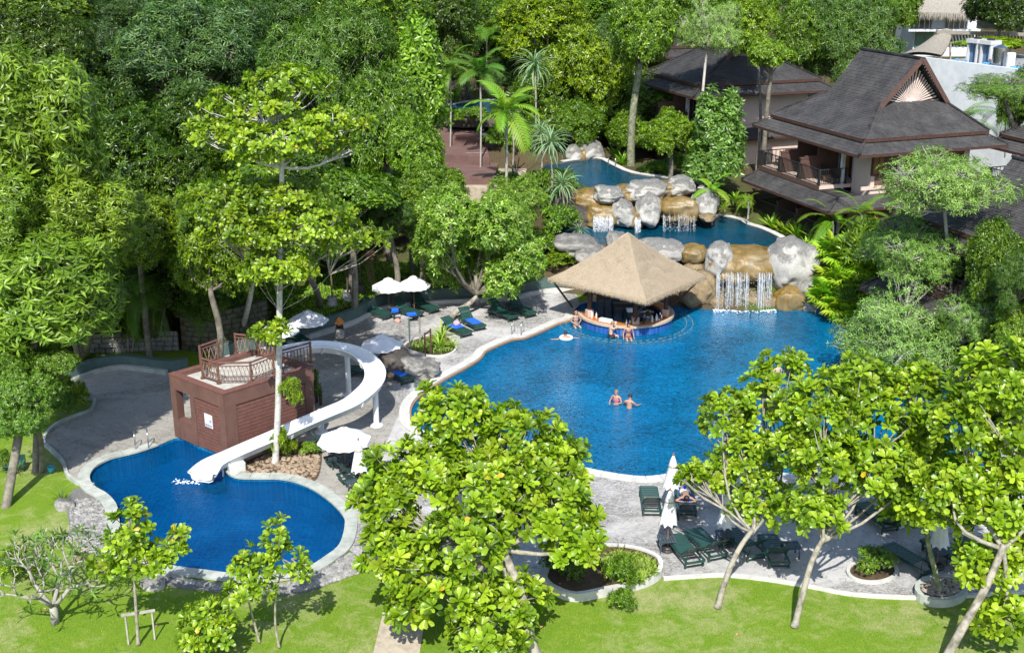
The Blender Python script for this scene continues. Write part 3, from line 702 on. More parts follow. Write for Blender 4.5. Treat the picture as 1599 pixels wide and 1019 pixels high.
    gable_roof(rt, O, ang, ga0, ga1, gb0, gb1, zq+H2-.35, gab[4], .5, shing, sunm, M_BRWOOD)
    return rt
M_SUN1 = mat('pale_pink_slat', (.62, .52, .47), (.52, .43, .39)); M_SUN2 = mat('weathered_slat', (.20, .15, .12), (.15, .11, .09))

pavilion('two storey guest building with tiered roof and pale sunburst gable at the right', Vector((21.45, 71.74, 0)), R(20), 8.0, 9.1, 2.55, 5.87, 5.87, 8.4, 1.55, M_SHING, M_PINK, M_SUN1, (2.6, 8.05, 2.97, 8.6, 13.4), tiers=(.62, 1.5, 1.1))
def by_eave(px, py, d, ang, o=1.5):
    p = D(px, py, d); c, s_ = math.cos(ang), math.sin(ang); a, b = -o+.1, -o
    return Vector((p.x-(a*c-b*s_), p.y-(a*s_+b*c), 0)), p.z
O2, z2 = by_eave(1083, 152, 87.5, R(20))
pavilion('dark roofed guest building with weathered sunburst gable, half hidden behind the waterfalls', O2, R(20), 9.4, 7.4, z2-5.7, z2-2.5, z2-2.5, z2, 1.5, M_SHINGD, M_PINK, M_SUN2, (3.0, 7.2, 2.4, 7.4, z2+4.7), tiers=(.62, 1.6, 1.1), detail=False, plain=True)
O3, z3 = by_eave(975, 92, 103, R(20))
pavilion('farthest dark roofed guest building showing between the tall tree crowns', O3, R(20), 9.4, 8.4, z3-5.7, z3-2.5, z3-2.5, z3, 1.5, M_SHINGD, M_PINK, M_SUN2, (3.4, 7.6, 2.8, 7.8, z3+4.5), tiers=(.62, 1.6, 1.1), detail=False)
pavilion('low guest building behind the bare twigged trees at the right edge', Vector((24.9, 50.3, 0)), R(20), 8.0, 11.0, .8, 4.2, 4.2, 6.4, 1.3, M_SHING, M_PINK, M_SUN1, (2.6, 6.6, 3.4, 9.6, 10.0), tiers=(.55, 1.2, 1.0), detail=False)
pavilion('guest building cut off by the right edge behind the gabled one', Vector((36.2, 68.0, 0)), R(20), 8.0, 10.0, 2.0, 5.3, 5.3, 7.6, 1.4, M_SHING, M_PINK, M_SUN1, (2.6, 7.0, 3.0, 8.6, 12.0), tiers=(.6, 1.4, 1.0), detail=False)
# white walled building behind, with rooftop plant
def wallpoly(mb, a, b, z0, z1, th):
    d = (b-a); d.z = 0; t = d.normalized(); n = Vector((-t.y, t.x, 0)); c = (a+b)/2+n*th/2
    mb.box((c.x, c.y, (z0+z1)/2), (d.length, th, z1-z0), rz=math.atan2(t.y, t.x)); return t, n
a = D(1432, 89, 101); b = D(1660, 113, 101); zt = 11.0
a = G(1432, 88, zt); b = G(1700, 122, zt)
wt = thing('white_building', 'plain pale blue white wall of the big flat roofed building behind the gabled roof', 'building', (a.x, a.y, 3))
m = MB(); t, n = wallpoly(m, a, b, 2, zt, .3); m.build('wall', M_WHITEW, wt)
m = MB(); q = a+n*.31; q2 = b+n*.31; wallpoly(m, q, q2, zt-.9, zt-.45, 12); m.build('flat_roof', mat('grey_roof_felt', (.30, .31, .32), (.2, .21, .22)), wt)
def on_roof(px, back):
    s_ = (px-1432)/(1700-1432); p = a+(b-a)*s_+n*back; p.z = zt-.45; return p
ang_w = math.atan2(t.y, t.x)
for px_, lab in ((1501, 'left one of the two tall grey air conditioning units on the flat roof'), (1523, 'right of the two tall grey white air conditioning units on the flat roof')):
    p = on_roof(px_, 1.6); r_ = thing('air_conditioning_unit', lab, 'air conditioner', p, ang_w)
    MB.LOCAL = True
    m = MB(); m.box((0, .7, 1.05), (1.05, .8, 2.1)); m.box((-.45, 0.2, 1.05), (.12, .5, 2.1)); m.box((.45, .2, 1.05), (.12, .5, 2.1)); m.box((0, .3, 1.95), (1.1, .9, .3)); m.build('casing', mat('grey_white_metal', (.55, .56, .56), (.46, .47, .47), 3, .4, 0), r_)
    for k in (-.2, .2):
        m = MB(); m.box((k, .26, .95), (.3, .08, 1.6)); m.build('coil', mat('blue_coil', (.10, .2, .36), (.06, .12, .22), 9, .5), r_)
    m = MB(); m.lathe([(.3, 0), (.34, .12)], (0, .5, 2.1), 12); m.build('fan_guard', M_BLACK, r_)
    MB.LOCAL = False
p = on_roof(1553, 1.1); m = MB(); m.lathe([(.52, 0), (.52, 1.75), (.46, 1.8), (.1, 1.95), (0, 1.95)], p, 20); r_ = thing('water_tank', 'tall shiny steel water tank on the flat white roof', 'tank', p); m.build('tank_shell', M_STEEL, r_, smooth=False)
m = MB(); [m.lathe([(.54, z), (.54, z+.05)], p, 20) for z in (.5, 1.1, 1.65)]; m.build('tank_band', M_STEEL, r_)
p = on_roof(1574, .9); r_ = thing('white_tank', 'narrow white cylinder standing right of the shiny steel tank', 'tank', p); m = MB(); m.lathe([(.34, 0), (.34, 1.4), (.28, 1.48), (0, 1.5)], p, 16); m.build('tank_shell', M_WHITE, r_); m = MB(); m.tube([p+Vector((.34, 0, .2)), p+Vector((.6, 0, .2)), p+Vector((.6, 0, -.05))], .05, 6); m.build('outlet_pipe', M_WHITE, r_)
mb_ = mat('sky_blue_pipe', (.10, .36, .66), (.07, .27, .52), 4, .5, 0)
r_ = thing('blue_pipework', 'sky blue pipes running along the edge of the white roof', 'pipes', on_roof(1480, .5))
for k, (x0, x1) in enumerate(((1472, 1600), (1484, 1560), (1578, 1640))):
    m = MB(); m.tube([on_roof(x0, .45+.18*k)+Vector((0, 0, .15+.1*k)), on_roof((x0+x1)/2, .45+.18*k)+Vector((0, 0, .22+.1*k)), on_roof(x1, .45+.18*k)+Vector((0, 0, .15+.1*k))], .11, 7); m.build('pipe', mb_, r_)
for x0 in (1488, 1503, 1536, 1541, 1580, 1590):
    m = MB(); p = on_roof(x0, .6); m.tube([p, p+Vector((0, 0, .45)), p+Vector((.35, .2, .45))], .09, 7); m.build('pipe_elbow', mb_, r_)
# curved old thatch canopy and the pergola behind it
r_ = thing('thatch_canopy', 'curved old grey thatch canopy left of the rooftop air conditioners', 'thatch roof', D(1450, 85, 104))
m = MB(); N = 12; K = 8; g = []
for i in range(N+1):
    for j in range(K+1):
        u_ = i/N; v_ = j/K
        lo_ = D(1400+70*v_, 86, 102); hi_ = D(1466+22*v_, 49, 109)
        p = lo_*(1-u_)+hi_*u_; p.z += .9*math.sin(PI*u_)*(-.35)+.25*math.sin(PI*v_); g.append(p)
for th in (0, -.25): m.add([q+Vector((0, 0, th)) for q in g], [(i*(K+1)+j, i*(K+1)+j+1, (i+1)*(K+1)+j+1, (i+1)*(K+1)+j)[::1 if th == 0 else -1] for i in range(N) for j in range(K)])
m.build('thatch', M_OLDTH, r_)
m = MB(); m.bar(D(1462, 50, 108), D(1598, 54, 110), .25, .3); m.build('ridge_beam', M_OLDTH, r_)
for x in (1484, 1534, 1577): m = MB(); m.bar(D(x, 52, 109), D(x, 95, 109), .14); m.build('post', M_BARK, r_)
for k in range(24):
    m = MB(); m.bar(D(1484+k*5, 54, 110), D(1488+k*5, 72, 112.5), .10); m.build('rafter', M_BRWOOD, r_)
# far thatched house
p0 = D(1425, 78, 125); p1 = D(1520, 78, 125); r_ = thing('thatched_house', 'far white house with shaggy grey thatch roof and dark windows at the top right', 'house', (p0.x, p0.y, 8))
m = MB(); m.box(((p0.x+p1.x)/2, 128, 12.8), (p1.x-p0.x, 6, 9)); m.build('wall', M_WHITEW, r_)
for x in (1432, 1448, 1486, 1503):
    a_ = D(x, 30, 124.9); m = MB(); m.box((a_.x, 124.92, a_.z), (1.0, .14, 1.9)); f_ = m.build('window', M_GLASS, r_)
    for q in (-.25, .25): m = MB(); m.box((a_.x+q, 124.82, a_.z), (.06, .06, 1.9)); m.build('window_bar', M_WHITE, f_)
a_ = D(1472, 47, 124); m = MB(); m.box((a_.x, 124.2, a_.z), (p1.x-p0.x+1, 1.5, .22)); m.build('balcony_slab', M_WHITE, r_)
for x in (1436, 1450): a_ = D(x, 62, 124.9); m = MB(); m.box((a_.x, 124.92, a_.z), (.9, .14, 1.6)); m.build('window', mat('green_glass', (.06, .16, .14), (.04, .10, .09), 2, .1, 0), r_)
m = MB(); e0 = D(1420, 18, 122.5); e1 = D(1524, 22, 122.5); t0 = D(1436, -40, 130); t1 = D(1508, -40, 130)
m.add([e0, e1, t1, t0, e0-Vector((0, 0, .4)), e1-Vector((0, 0, .4))], [(0, 1, 2, 3), (4, 5, 1, 0)]); m.build('thatch_roof', M_OLDTH, r_)
m = MB(); random.seed(4)
for k in range(260):
    f = random.random(); p = e0.lerp(e1, f)+Vector((0, random.uniform(-.1, .1), 0)); m.add([p+Vector((-.06, 0, 0)), p+Vector((.06, 0, 0)), p+Vector((random.uniform(-.1, .1), -.1, -random.uniform(.4, .9)))], [(0, 1, 2)])
m.build('thatch_fringe', M_OLDTH, r_, kind='stuff')
# roof glimpsed at the top centre
r_ = thing('dark_roof_house', 'dark gable roof corner between trunks at the top, left of centre', 'house', D(745, 30, 120))
m = MB(); a_ = D(722, 14, 118); b_ = D(800, 24, 118); c_ = D(812, -12, 128); d_ = D(700, -20, 128); dn = Vector((0, 0, -.3)); m.add([a_, b_, c_, d_, a_+dn, b_+dn], [(0, 1, 2, 3), (4, 5, 1, 0)]); m.build('roof', M_SHINGD, r_)
m = MB(); m.box(((a_.x+b_.x)/2, 122, a_.z-2.5), (5, 5, 4.4)); m.build('wall', M_MAROON, r_)
# ================================================================== SLIDE TOWER
F_ = G(357, 716, 0); L_ = G(276, 681, 0); R_ = G(487, 571, 3.0); R_.z = 0; B_ = L_+R_-F_; TH = 2.95
tw = thing('slide_tower', 'square brown slide tower with plank panels and flat roof deck beside the pool', 'tower', F_)
def face(A0, A1):
    d = A1-A0; t = d.normalized(); return A0, t, d.length, Vector((t.y, -t.x, 0))
def fbox(mb, fc, s0, s1, z0, z1, n0, n1):
    A0, t, Ln, nn = fc; c = A0+t*(s0+s1)/2+nn*(n0+n1)/2
    mb.box((c.x, c.y, (z0+z1)/2), (s1-s0, abs(n1-n0), z1-z0), rz=math.atan2(t.y, t.x)); return mb
fl = face(L_, F_); fr_ = face(F_, R_); fb = face(R_, B_); fw = face(B_, L_)
LL, LR = fl[2], fr_[2]
m = MB(); fbox(m, fl, -.05, LL+.05, TH-.62, TH, -.3, .05); fbox(m, fl, -.05, LL*.09, 0, TH-.62, -.3, .05); fbox(m, fl, LL*.36, LL*.45, 0, TH-.62, -.3, .05); fbox(m, fl, LL*.91, LL+.052, 0, TH-.62, -.3, .052); fbox(m, fl, LL*.09, LL*.36, 0, .95, -.3, .03); m.build('frame', M_MAROON, tw)
m = MB(); fbox(m, fl, LL*.45, LL*.91, 0, TH-.62, -.28, -.03); m.build('panel_backing', M_DKWOOD, tw)
def planks(fc, s0, s1, z0, z1, h=.16):
    n_ = int((z1-z0)/h)
    for i in range(n_):
        m = MB(); fbox(m, fc, s0, s1, z0+i*h+.012, z0+(i+1)*h-.008, -.03, .022); m.build('plank', M_PLANK, tw)
planks(fl, LL*.45+.01, LL*.91-.01, .03, TH-.62)
m = MB(); fbox(m, fr_, -.048, LR+.05, TH-.62, TH-.001, -.3, .048); fbox(m, fr_, 0.054, LR*.12, 0, TH-.62, -.3, .048); fbox(m, fr_, LR*.90, LR, 0, TH-.62, -.3, .048); m.build('frame', M_MAROON, tw)
m = MB(); fbox(m, fr_, LR*.12, LR*.90, 0, TH-.62, -.28, -.03); m.build('panel_backing', M_DKWOOD, tw); planks(fr_, LR*.12+.01, LR*.90-.01, .03, TH-.62)
m = MB(); fbox(m, fb, .01, fb[2]-.01, 0, TH-.01, -.3, .0); fbox(m, fw, .01, fw[2]*.6, 0, TH-.01, -.3, 0); fbox(m, fw, fw[2]*.6, fw[2]-.35, TH-.6, TH-.012, -.3, 0); m.build('rear_wall', M_MAROON, tw)
ins = lambda q: (q-(F_+B_)/2)*.955+(F_+B_)/2
m = MB(); m.prism([(ins(q).x, ins(q).y) for q in (F_, R_, B_, L_)], TH-.35, TH-.14); m.build('roof_deck', mat('pale_roof_screed', (.46, .46, .43), (.34, .34, .31), 2.5, .85, .3), tw)
m = MB(); fbox(m, fl, -.07, LL+.07, TH+.001, TH+.05, -.28, .07); fbox(m, fr_, .075, LR+.07, TH+.001, TH+.049, -.28, .07); fbox(m, fb, .25, fb[2], TH+.001, TH+.05, -.28, .05); fbox(m, fw, .25, fw[2]-.3, TH+.001, TH+.05, -.28, .05); m.build('parapet_cap', M_PLANK, tw)
# notice board with blue symbols
sg = thing('notice_board', 'small white notice board with blue round symbols on the brown tower wall', 'sign', fl[0]+fl[1]*LL*.70+Vector((0, 0, 1.45)))
m = MB(); fbox(m, fl, LL*.62, LL*.62+.52, 1.15, 1.75, .026, .05); m.build('board', M_WHITE, sg)
mbl = mat('sign_blue_print', (.02, .06, .25), (.015, .05, .2), 2, .6, 0)
def disc(fc, s_, z_, r, nn, mt, nm):
    A0, t, Ln, N_ = fc; m = MB(); c = A0+t*s_+N_*nn; pts = [c+t*r*math.cos(2*PI*i/14)+Vector((0, 0, z_+r*math.sin(2*PI*i/14))) for i in range(14)]; pts2 = [p+N_*.006 for p in pts]
    m.add(pts+pts2, [tuple(range(14, 28))]+[(i, (i+1) % 14, 14+(i+1) % 14, 14+i) for i in range(14)]); m.build(nm, mt, sg)
for q, z_ in ((.10, 1.24), (.25, 1.24), (.40, 1.24), (.40, 1.46)):
    disc(fl, LL*.62+q, z_, .058, .052, mbl, 'round_symbol'); m = MB(); fbox(m, fl, LL*.62+q-.012, LL*.62+q+.014, z_-.035, z_+.03, .058, .063); fbox(m, fl, LL*.62+q-.03, LL*.62+q+.03, z_-.005, z_+.012, .0581, .0632); m.build('symbol_figure', M_WHITE, sg)
for i, wd in enumerate((.30, .26, .22, .28, .18)):
    m = MB(); fbox(m, fl, LL*.62+.05, LL*.62+.05+wd, 1.68-i*.055, 1.69-i*.055, .051, .054); m.build('text_line', mat('faint_grey_print', (.35, .38, .45), (.35, .38, .45), 1, .7, 0), sg)
# bamboo style railing on the roof deck
M_BAM = mat('pale_bamboo', (.34, .24, .17), (.24, .16, .11), 5, .7); M_BAMD = mat('brown_bamboo', (.15, .075, .055), (.10, .05, .04), 5, .6)
rl = thing('roof_railing', 'brown bamboo style railing with criss cross infill round the tower roof deck', 'railing', ((F_+B_)/2)+Vector((0, 0, TH)))
zf = TH-.14
runs = [[(341, 562), (314, 572), (317, 591), (342, 599), (393, 598), (428, 584)], [(369, 552), (404, 556), (429, 560)], [(440, 579), (486, 566)]]
for ri, run in enumerate(runs):
    P_ = [G(x, y, zf) for x, y in run]
    for p in P_:
        m = MB(); m.tube([p, p+Vector((0, 0, 1.0))], .055, 8); m.build('post', M_BAMD, rl); m = MB(); m.tube([p, p+Vector((0, 0, .07))], .11, 8); m.build('post_foot', M_BAMD, rl)
    for p, q in zip(P_, P_[1:]):
        u3 = Vector((0, 0, 1)); m = MB(); m.tube([p+u3*.95, q+u3*.95], .05, 7); m.build('handrail', M_BAMD, rl); m = MB(); m.tube([p+u3*.80, q+u3*.80], .03, 6); m.tube([p+u3*.12, q+u3*.12], .035, 6); m.build('rail', M_BAMD, rl)
        n_ = max(3, int((q-p).length/.17))
        for i in range(n_):
            a_ = p.lerp(q, i/n_); b_ = p.lerp(q, (i+1)/n_)
            if ri == 2: m = MB(); m.bar(a_+u3*.12, a_+u3*.8, .04); m.build('baluster', M_BAMD, rl); continue
            m = MB(); m.bar(a_+u3*.12, b_+u3*.80, .022); m.build('lattice_bar', M_BAM, rl); m = MB(); m.bar(b_+u3*.12+Vector((0, .025, 0)), a_+u3*.80+Vector((0, .025, 0)), .022); m.build('lattice_bar', M_BAMD if i % 2 else M_BAM, rl)
# ================================================================== WATER SLIDE
sp = [(448, 553, 2.95), (470, 548, 2.9), (500, 545, 2.8), (530, 548, 2.62), (558, 556, 2.45), (576, 570, 2.27), (586, 586, 2.08), (583, 604, 1.88), (566, 622, 1.68), (545, 637, 1.48), (510, 652, 1.28), (470, 669, 1.06), (430, 687, .84), (390, 704, .60), (352, 721, .36), (330, 733, .22), (316, 748, .10)]
SP = crom([G(x, y, z) for x, y, z in sp], 4, False)
sl = thing('water_slide', 'long white curving water slide running from the brown tower down into the small pool', 'water slide', SP[-1])
prof = [(-.66, .26), (-.62, .29), (-.50, .29), (-.46, .22), (-.42, .04), (-.25, -.03), (.25, -.03), (.42, .04), (.46, .22), (.50, .29), (.62, .29), (.66, .26), (.62, .20), (.52, .16), (.47, -.04), (.28, -.12), (-.28, -.12), (-.47, -.04), (-.52, .16), (-.62, .20)]
vs = []; n_ = len(prof)
for i, p in enumerate(SP):
    t = (SP[min(i+1, len(SP)-1)]-SP[max(i-1, 0)]); t.z = 0; t.normalize(); nr = Vector((t.y, -t.x, 0)); 
    for a_, b_ in prof: vs.append(p+nr*a_*(.74 if i < len(SP)-9 else .74+.035*(i-len(SP)+9))+Vector((0, 0, b_)))
m = MB(); m.add(vs, [(i*n_+j, (i+1)*n_+j, (i+1)*n_+(j+1) % n_, i*n_+(j+1) % n_) for i in range(len(SP)-1) for j in range(n_)]); m.build('chute', M_WHITE, sl, smooth=True)
for i in (8, 20, 34, 46, 56):        # flanges between sections
    p = SP[i]; t = (SP[i+1]-SP[i-1]); t.z = 0; t.normalize(); nr = Vector((t.y, -t.x, 0)); m = MB()
    q = [(-.64, .15), (-.56, -.02), (-.34, -.17), (.34, -.17), (.56, -.02), (.64, .15)]
    m.add([p+nr*a_*.75+Vector((0, 0, b_))+t*s_ for s_ in (-.03, .03) for a_, b_ in q]+[p+nr*a_*.6+Vector((0, 0, b_+.05))+t*s_ for s_ in (-.03, .03) for a_, b_ in q], [(0, 1, 7, 6), (1, 2, 8, 7), (2, 3, 9, 8), (3, 4, 10, 9), (4, 5, 11, 10)]+[(i_, i_+1, i_+13, i_+12) for i_ in range(5)]+[(i_+6, i_+7, i_+19, i_+18) for i_ in range(5)]); m.build('section_flange', M_WHITE, sl)
for px_, py_, zt_ in ((545, 617, 2.38), (588, 664, 1.6), (502, 675, 1.1)):
    b_ = G(px_, py_, 0); m = MB(); m.tube([b_, b_+Vector((0, 0, zt_))], .13, 12); m.build('support_post', M_WHITE, sl); m = MB(); m.lathe([(.30, 0), (.30, .04), (.15, .10)], b_, 12); m.build('post_base', M_WHITE, sl)
p = SP[57]; m = MB(); m.box((p.x+.55, p.y+.15, .15), (.7, .8, .55), rz=.5, bev=.05); m.build('concrete_support', M_COPE, sl)
p = SP[-6]; m = MB(); [m.bar((p.x+a_, p.y, p.z-.1), (p.x+a_, p.y, -.5), .07) for a_ in (-.3, .35)]; m.build('support_leg', M_WHITE, sl)
# splash where it meets the water
m = MB(); random.seed(2); p = SP[-1]
for k in range(70):
    q = random.random(); x = p.x-.2-1.0*q+random.gauss(0, .12); y = p.y+.1+.15*q+random.gauss(0, .1); r = random.uniform(.01, .045); m.lathe([(r, 0), (r*.8, r*.4), (0, r*.6)], (x, y, ZW+.004), 5)
M_FOAM = mat('white_foam', (.8, .83, .85), (.6, .68, .74), 6, .8, .4, 30)
tag(m.build('slide_splash', M_FOAM), kind='stuff')
# ================================================================== POOL BAR
CB = Vector((G(977, 486, .45).x, 64.5, 0)); RB = 2.68
br = thing('pool_bar', 'round swim up bar with tan thatched pyramid roof standing in the pool', 'bar', CB)
E = [G(1010, 472, 2.5), G(1104, 431, 2.5), None, G(856, 435, 2.5)]; E[2] = E[1]+E[3]-E[0]; cen = (E[1]+E[3])/2; AP = Vector((cen.x-.1, cen.y, 5.12))
m = MB(); rng = 14
for k in range(4):
    A_, B2 = E[k], E[(k+1) % 4]; K = 16; g = []
    for i in range(rng+1):
        u_ = i/rng
        for j in range(K+1):
            v_ = j/K; p = A_.lerp(B2, v_).lerp(AP, u_); p = p+Vector((0, 0, -.16*math.sin(PI*min(1, u_*1.05))+.05*mnoise.noise(p*1.7)+.035*(u_*rng % 1)*.3)); g.append(p)
    m.add(g, [(i*(K+1)+j, i*(K+1)+j+1, (i+1)*(K+1)+j+1, (i+1)*(K+1)+j) for i in range(rng) for j in range(K)])
m.build('thatch_roof', M_THATCH, br)
m = MB(); dn = Vector((0, 0, -.06)); m.add([e.lerp(cen, .03)+dn for e in E]+[AP+Vector((0, 0, -.95))], [(1, 0, 4), (2, 1, 4), (3, 2, 4), (0, 3, 4)]); m.build('roof_underside', M_DKWOOD, br)
random.seed(6); m = MB()
for k in range(4):
    A_, B2 = E[k], E[(k+1) % 4]; side = (B2-A_).normalized(); out = Vector((side.y, -side.x, 0)); 
    if out.dot(A_-cen) < 0: out = -out
    for c_ in range(3600 if k in (0, 3) else 900):
        u_ = 1-math.sqrt(random.random()); v_ = random.random(); p = A_.lerp(B2, v_).lerp(AP, u_); p.z += -.16*math.sin(PI*min(1, u_*1.05))+.05*mnoise.noise(p*1.7)+.028
        dn_ = ((A_+B2)/2-AP).normalized(); l_ = random.uniform(.15, .32); w_ = random.uniform(.010, .02); sd_ = side*w_
        q = p+dn_*l_+Vector((0, 0, .0+random.uniform(-.015, .012)))+side*random.uniform(-.04, .04); m.add([p-sd_, p+sd_, q], [(0, 1, 2)])
    for c_ in range(1400):
        v_ = random.random(); p = A_.lerp(B2, v_)+out*random.uniform(-.05, .03)+Vector((0, 0, random.uniform(-.02, .1))); q = p+out*random.uniform(0, .08)-Vector((0, 0, random.uniform(.12, .26))); sd_ = side*.02; m.add([p-sd_, p+sd_, q], [(0, 1, 2)])
m.build('thatch_straw', M_STRAW, br, kind='stuff')
def ringseg(mb, r0, r1, a0, a1, z0, z1, n=40, c=CB):
    i_ = [Vector((c.x+r0*math.cos(a0+(a1-a0)*k/n), c.y+r0*math.sin(a0+(a1-a0)*k/n), 0)) for k in range(n+1)]; o_ = [Vector((c.x+r1*math.cos(a0+(a1-a0)*k/n), c.y+r1*math.sin(a0+(a1-a0)*k/n), 0)) for k in range(n+1)]
    return rail_strip(mb, i_, o_, z0, z1, False)
A0, A1 = R(-178), R(58)
m = MB(); ringseg(m, RB-.14, RB, A0, A1, -1.4, .33); m.build('counter_wall', M_TILED, br)
m = MB(); ringseg(m, RB-.09, RB+.10, A0, A1, .33, .455); m.build('counter_edge', mat('cream_stone', (.5, .42, .32), (.4, .33, .25), 4), br)
m = MB(); ringseg(m, RB-.62, RB-.085, A0, A1, .35, .465); m.build('counter_top', M_ORWOOD, br)
m = MB(); m.lathe([(RB-.15, -.95), (RB-.15, -.9), (0, -.9)], CB, 40); m.build('bar_floor', mat('dark_bar_floor', (.06, .065, .07), (.04, .04, .045)), br)
m = MB(); ringseg(m, RB+.15, RB+.62, R(-185), R(20), -.5, -.16, 40); m.build('underwater_bench', mat('dark_stone_bench', (.05, .05, .05), (.09, .08, .05)), br)
myel = mat('yellow_green_tile', (.26, .27, .08), (.10, .16, .08), 20)
for r_, z_ in ((RB+.80, -.17), (RB+1.15, -.17)):
    for k in range(34):
        a_ = R(-190)+k*R(6.3); m = MB(); ringseg(m, r_, r_+random.uniform(.025, .05), a_, a_+R(random.uniform(2.5, 5)), z_+.045, z_+.06, 2); m.build('step_edge_tile', myel, br)
m = MB(); ringseg(m, RB+.6, RB+1.25, R(-190), R(24), -1.2, -.2, 40); m.build('underwater_step', M_TILED, br)
for ang_, base in ((R(205), 1), (R(278), 1), (R(338), 1), (R(60), 0), (R(130), 0)):
    p = CB+Vector((math.cos(ang_), math.sin(ang_), 0))*(RB-.33); m = MB(); m.tube([p+Vector((0, 0, .4)), p+Vector((0, 0, 2.7))], .13, 10); cl = m.build('column', M_DKWOOD, br)
    m = MB(); m.box((p.x, p.y, .66), (.38, .38, .42), rz=ang_, bev=.03); m.build('column_base', mat('pink_stone', (.55, .40, .32), (.45, .32, .26)), cl)
for k, (x, y) in ((3, (894, 480)), (1, (1048, 480)), (0, (989, 505))):
    m = MB(); g_ = G(x, y, .45); m.bar(g_, E[k].lerp(Vector((g_.x, g_.y, 2.6)), .1), .09); m.build('brace', M_DKWOOD, br)
for k in range(4): m = MB(); m.bar(E[k].lerp(cen, .12)+Vector((0, 0, -.1)), E[(k+1) % 4].lerp(cen, .12)+Vector((0, 0, -.1)), .12, .18); m.build('eave_beam', M_DKWOOD, br)
# inside the bar: back counter, fridge, sink, shelves
def bloc(nm, lab, cat, px_, d, z, size, mt, rz=0, extra=None):
    g_ = D(px_, 400, d); p = Vector((g_.x, d, z)); r_ = thing(nm, lab, cat, p, rz); MB.LOCAL = True
    m = MB(); m.box((0, 0, size[2]/2), size, bev=.02); m.build('body', mt, r_)
    if extra: extra(r_, size)
    MB.LOCAL = False; return r_
def doors(r_, s_):
    for q in (-1, 1):
        m = MB(); m.box((q*s_[0]*.24, -s_[1]/2-.012, s_[2]*.48), (s_[0]*.42, .024, s_[2]*.8)); d_ = m.build('door', M_STEEL, r_); m = MB(); m.bar((q*s_[0]*.06, -s_[1]/2-.05, s_[2]*.3), (q*s_[0]*.06, -s_[1]/2-.05, s_[2]*.7), .02); m.build('handle', M_BLACK, d_)
def topp(r_, s_):
    m = MB(); m.box((0, 0, s_[2]+.02), (s_[0]+.06, s_[1]+.06, .04)); m.build('worktop', M_STEEL, r_)
bloc('bar_fridge', 'steel fronted fridge inside the bar behind the columns', 'fridge', 975, 65.6, -.9, (1.2, .6, 1.5), M_BLACK, 0, doors)
bloc('back_counter', 'steel topped work counter in the middle of the bar', 'counter', 1003, 65.2, -.9, (1.5, .6, 1.1), mat('grey_cabinet', (.12, .13, .14), (.09, .1, .1)), 0, topp)
bloc('ice_bin', 'small steel ice bin standing on the bar floor', 'bin', 968, 63.6, -.9, (.45, .4, .55), M_STEEL, 0, topp)
bloc('drinks_machine', 'grey drinks machine on the steel work counter', 'machine', 1005, 65.2, .24, (.5, .4, .45), M_STEEL, 0, topp)
bloc('tall_cupboard', 'tall dark cupboard at the left inside the bar', 'cupboard', 945, 65.9, -.9, (.9, .5, 1.9), M_DKWOOD, 0, doors)
def ctop(ang_, r=RB-.3): return CB+Vector((math.cos(R(ang_))*r, math.sin(R(ang_))*r, .47))
def bottle(ang_, lab, mt, h=.28, r=.045, cat='bottle', nm='bottle', rr=RB-.3):
    p = ctop(ang_, rr); t_ = thing(nm, lab, cat, p); MB.LOCAL = True
    m = MB(); m.lathe([(r, 0), (r, h*.6), (r*.4, h*.8), (r*.35, h)], n=10); m.build('bottle_body', mt, t_); m = MB(); m.lathe([(r*.42, h), (r*.42, h+.03), (0, h+.03)], n=8); m.build('cap', M_BLACK, t_); MB.LOCAL = False
def cup(ang_, lab, mt, h=.14, r=.05, rr=RB-.25, nm='cup'):
    p = ctop(ang_, rr); m = MB(); m.lathe([(r*.75, 0), (r, h), (r*.9, h), (r*.66, .02), (0, .02)], p, 10); tag(m.build(nm, mt, origin=p), lab, nm)
mgl = mat('brown_bottle_glass', (.08, .03, .01), (.05, .02, .01), 2, .1, 0); mgg = mat('clear_plastic', (.5, .53, .55), (.45, .5, .5), 2, .15, 0)
cup(247, 'white cup on the counter right of the towel pile', M_WHITE); cup(252, 'white cup beside the bare chested man at the bar', M_WHITE, .12); cup(277, 'tall white cup left of the pink column base', M_WHITE, .2)
bottle(266, 'white bottle standing between the two seated guests', M_WHITE, .30); bottle(270.5, 'clear bottle just left of the woman at the counter', mgg, .26); bottle(212, 'white bottle at the left end of the counter beside the column', M_WHITE, .42, .06); bottle(216, 'second white bottle at the left end of the counter', M_WHITE, .36, .05, rr=RB-.5)
bottle(303, 'tall white bottle on the right part of the counter', M_WHITE, .36, .055); bottle(311, 'white jug like bottle near the bartender', M_WHITE, .42, .07); cup(315, 'small white bowl at the right of the counter', M_WHITE, .07, .08); bottle(322, 'grey shaker by the right column', M_STEEL, .3, .06); bottle(327, 'silver shaker nearest the right column', M_STEEL, .34, .06, rr=RB-.5); bottle(290, 'brown beer bottle right of the pink column base', mgl, .25)
def towels(name, lab, p, n, size, mt, rz=0, group=None):
    t_ = thing(name, lab, 'towels', p, rz, group); MB.LOCAL = True
    for k in range(n): m = MB(); m.box((random.uniform(-.015, .015), random.uniform(-.015, .015), .03+.062*k), (size[0], size[1], .055), bev=.024); m.build('towel', mt, t_)
    MB.LOCAL = False; return t_
towels('towel_pile', 'pile of folded white towels on the bar counter', ctop(237), 3, (.75, .3), M_CLOTH, R(237-90))
towels('folded_napkins', 'small flat white napkins on the bar counter by the towels', ctop(243, RB-.4), 1, (.35, .25), M_CLOTH, R(150))
